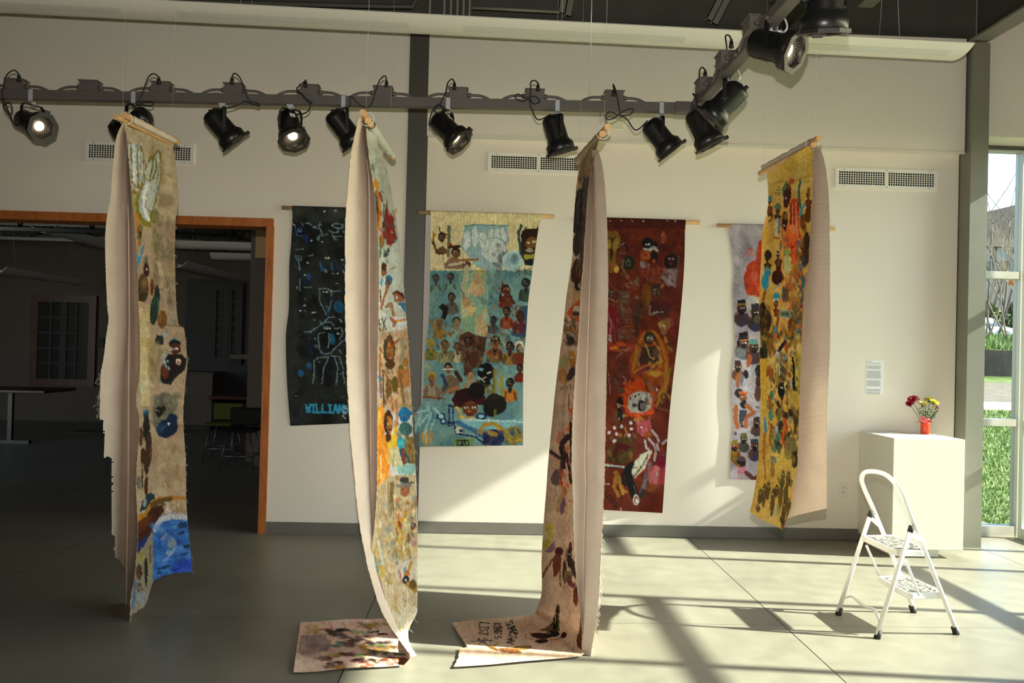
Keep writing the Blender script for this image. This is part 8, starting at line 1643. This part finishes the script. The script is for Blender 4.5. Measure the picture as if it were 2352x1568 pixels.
p = onY(2290, 700, 40); bare_tree(p.x, 40, 2.4, 8.0, 'tall thin bare tree behind the cars, against the roof', 21, 3, M['bark_dark'], .07, .3)
p = onY(2330, 700, 66); bare_tree(p.x, 66, 3.2, 21, 'tallest bare tree reaching into the sky', 31, 3, M['bark_dark'], .10, .25)
p = onY(2272, 700, 72); bare_tree(p.x, 72, 5.0, 19, 'bare tree left of the tallest one', 37, 3, M['bark_dark'], .10, .3)
# low evergreen hedge behind the parking
M['hedge'] = grass_mat('hedge_leaves', (.02, .03, .008), (.12, .14, .035), 1.2)
def blob(name, c, rx, ry, rz, m, lab, cat, seed, n=2600, leaf=.25, group=None):
    rnd = random.Random(seed); vs = []; fs = []
    for i in range(n):
        u = rnd.gauss(0, 1), rnd.gauss(0, 1), rnd.gauss(0, 1); L = math.sqrt(sum(k*k for k in u)); rr = rnd.uniform(.8, 1.03)
        p = Vector((c[0]+u[0]/L*rx*rr, c[1]+u[1]/L*ry*rr, c[2]+abs(u[2]/L)*rz*rr)); a = Vector((rnd.uniform(-1, 1), rnd.uniform(-1, 1), rnd.uniform(-1, 1)))*leaf; b = a.cross(Vector((rnd.uniform(-1, 1), rnd.uniform(-1, 1), rnd.uniform(-1, 1)))).normalized()*leaf*.7
        k = len(vs); vs += [p-a*.5, p+b, p+a*.5, p-b]; fs.append((k, k+1, k+2, k+3))
    mb = MB(); mb.add(vs, fs)
    mb.lathe([(.001, rz*.8), (.5, rz*.68), (.8, rz*.35), (.85, 0)], 10, Matrix.Diagonal((rx, ry, 1)), c)
    o = mb.build(name, m, None, c); tag(o, lab, cat, group); return o
for k, (px, s) in enumerate(((2265, 3.4), (2300, 2.8), (2338, 3.6))):
    p = onY(px, 720, 58+k); blob('evergreen_bush', (p.x, 58+k, 2.3), 1.25, 1.2, s, M['hedge'], ('dark bush behind the cars, by the corner column', 'middle dark bush straight behind the white car', 'dark bush behind the cars at the window edge')[k], 'bush', 40+k, group='bushes behind the parking')
# orange flowering twigs
M['orange_leaf'] = mat('orange_leaves', (.6, .22, .04), .7)
p = onY(2326, 648, 19.0); blob('orange_shrub', (p.x, 19.0, p.z-.05), .09, .09, .12, M['orange_leaf'], 'small clump of orange leaves caught in the bare branches', 'leaves', 77, 160, .035)
# house
def house():
    Y = 92.0; a = onY(2225, 496, Y); b = onY(2420, 450, Y); g = onY(2300, 760, Y).z-2
    t = empty('house', ((a.x+b.x)/2, Y, g), 'large grey building with a sloping brown roof behind the trees', 'building')
    M['hwall'] = mat('grey_siding', (.15, .135, .125), .8, var=.1, vscale=1); M['hroof'] = mat('brown_shingle_roof', (.09, .07, .06), .85, var=.15, vscale=1)
    M['hwin'] = mat('dull_house_window', (.16, .17, .18), .3); ea = onY(2225, 560, Y).z
    MB().box(a.x-6, b.x+8, Y, Y+14, g, ea).build('wall', M['hwall'], t)
    mb = MB(); x0, x1 = a.x-7, b.x+9
    zr0 = onY(2225, 497, Y).z; sl = (b.z-a.z)/(b.x-a.x); z0 = a.z+sl*(x0-a.x); z1 = a.z+sl*(x1-a.x)
    mb.prism([(x0, Y-.6, ea-.3), (x1, Y-.6, ea-.3), (x1, Y-.3, z1), (x0, Y-.3, z0)], (0, 15, 0)); mb.build('roof', M['hroof'], t)
    for k in range(3):
        c = onY(2262+k*42, 585, Y); MB().box(c.x-.8, c.x+.8, Y-.12, Y, c.z-.8, c.z+.8).build('window', M['hwin'], t)
house()
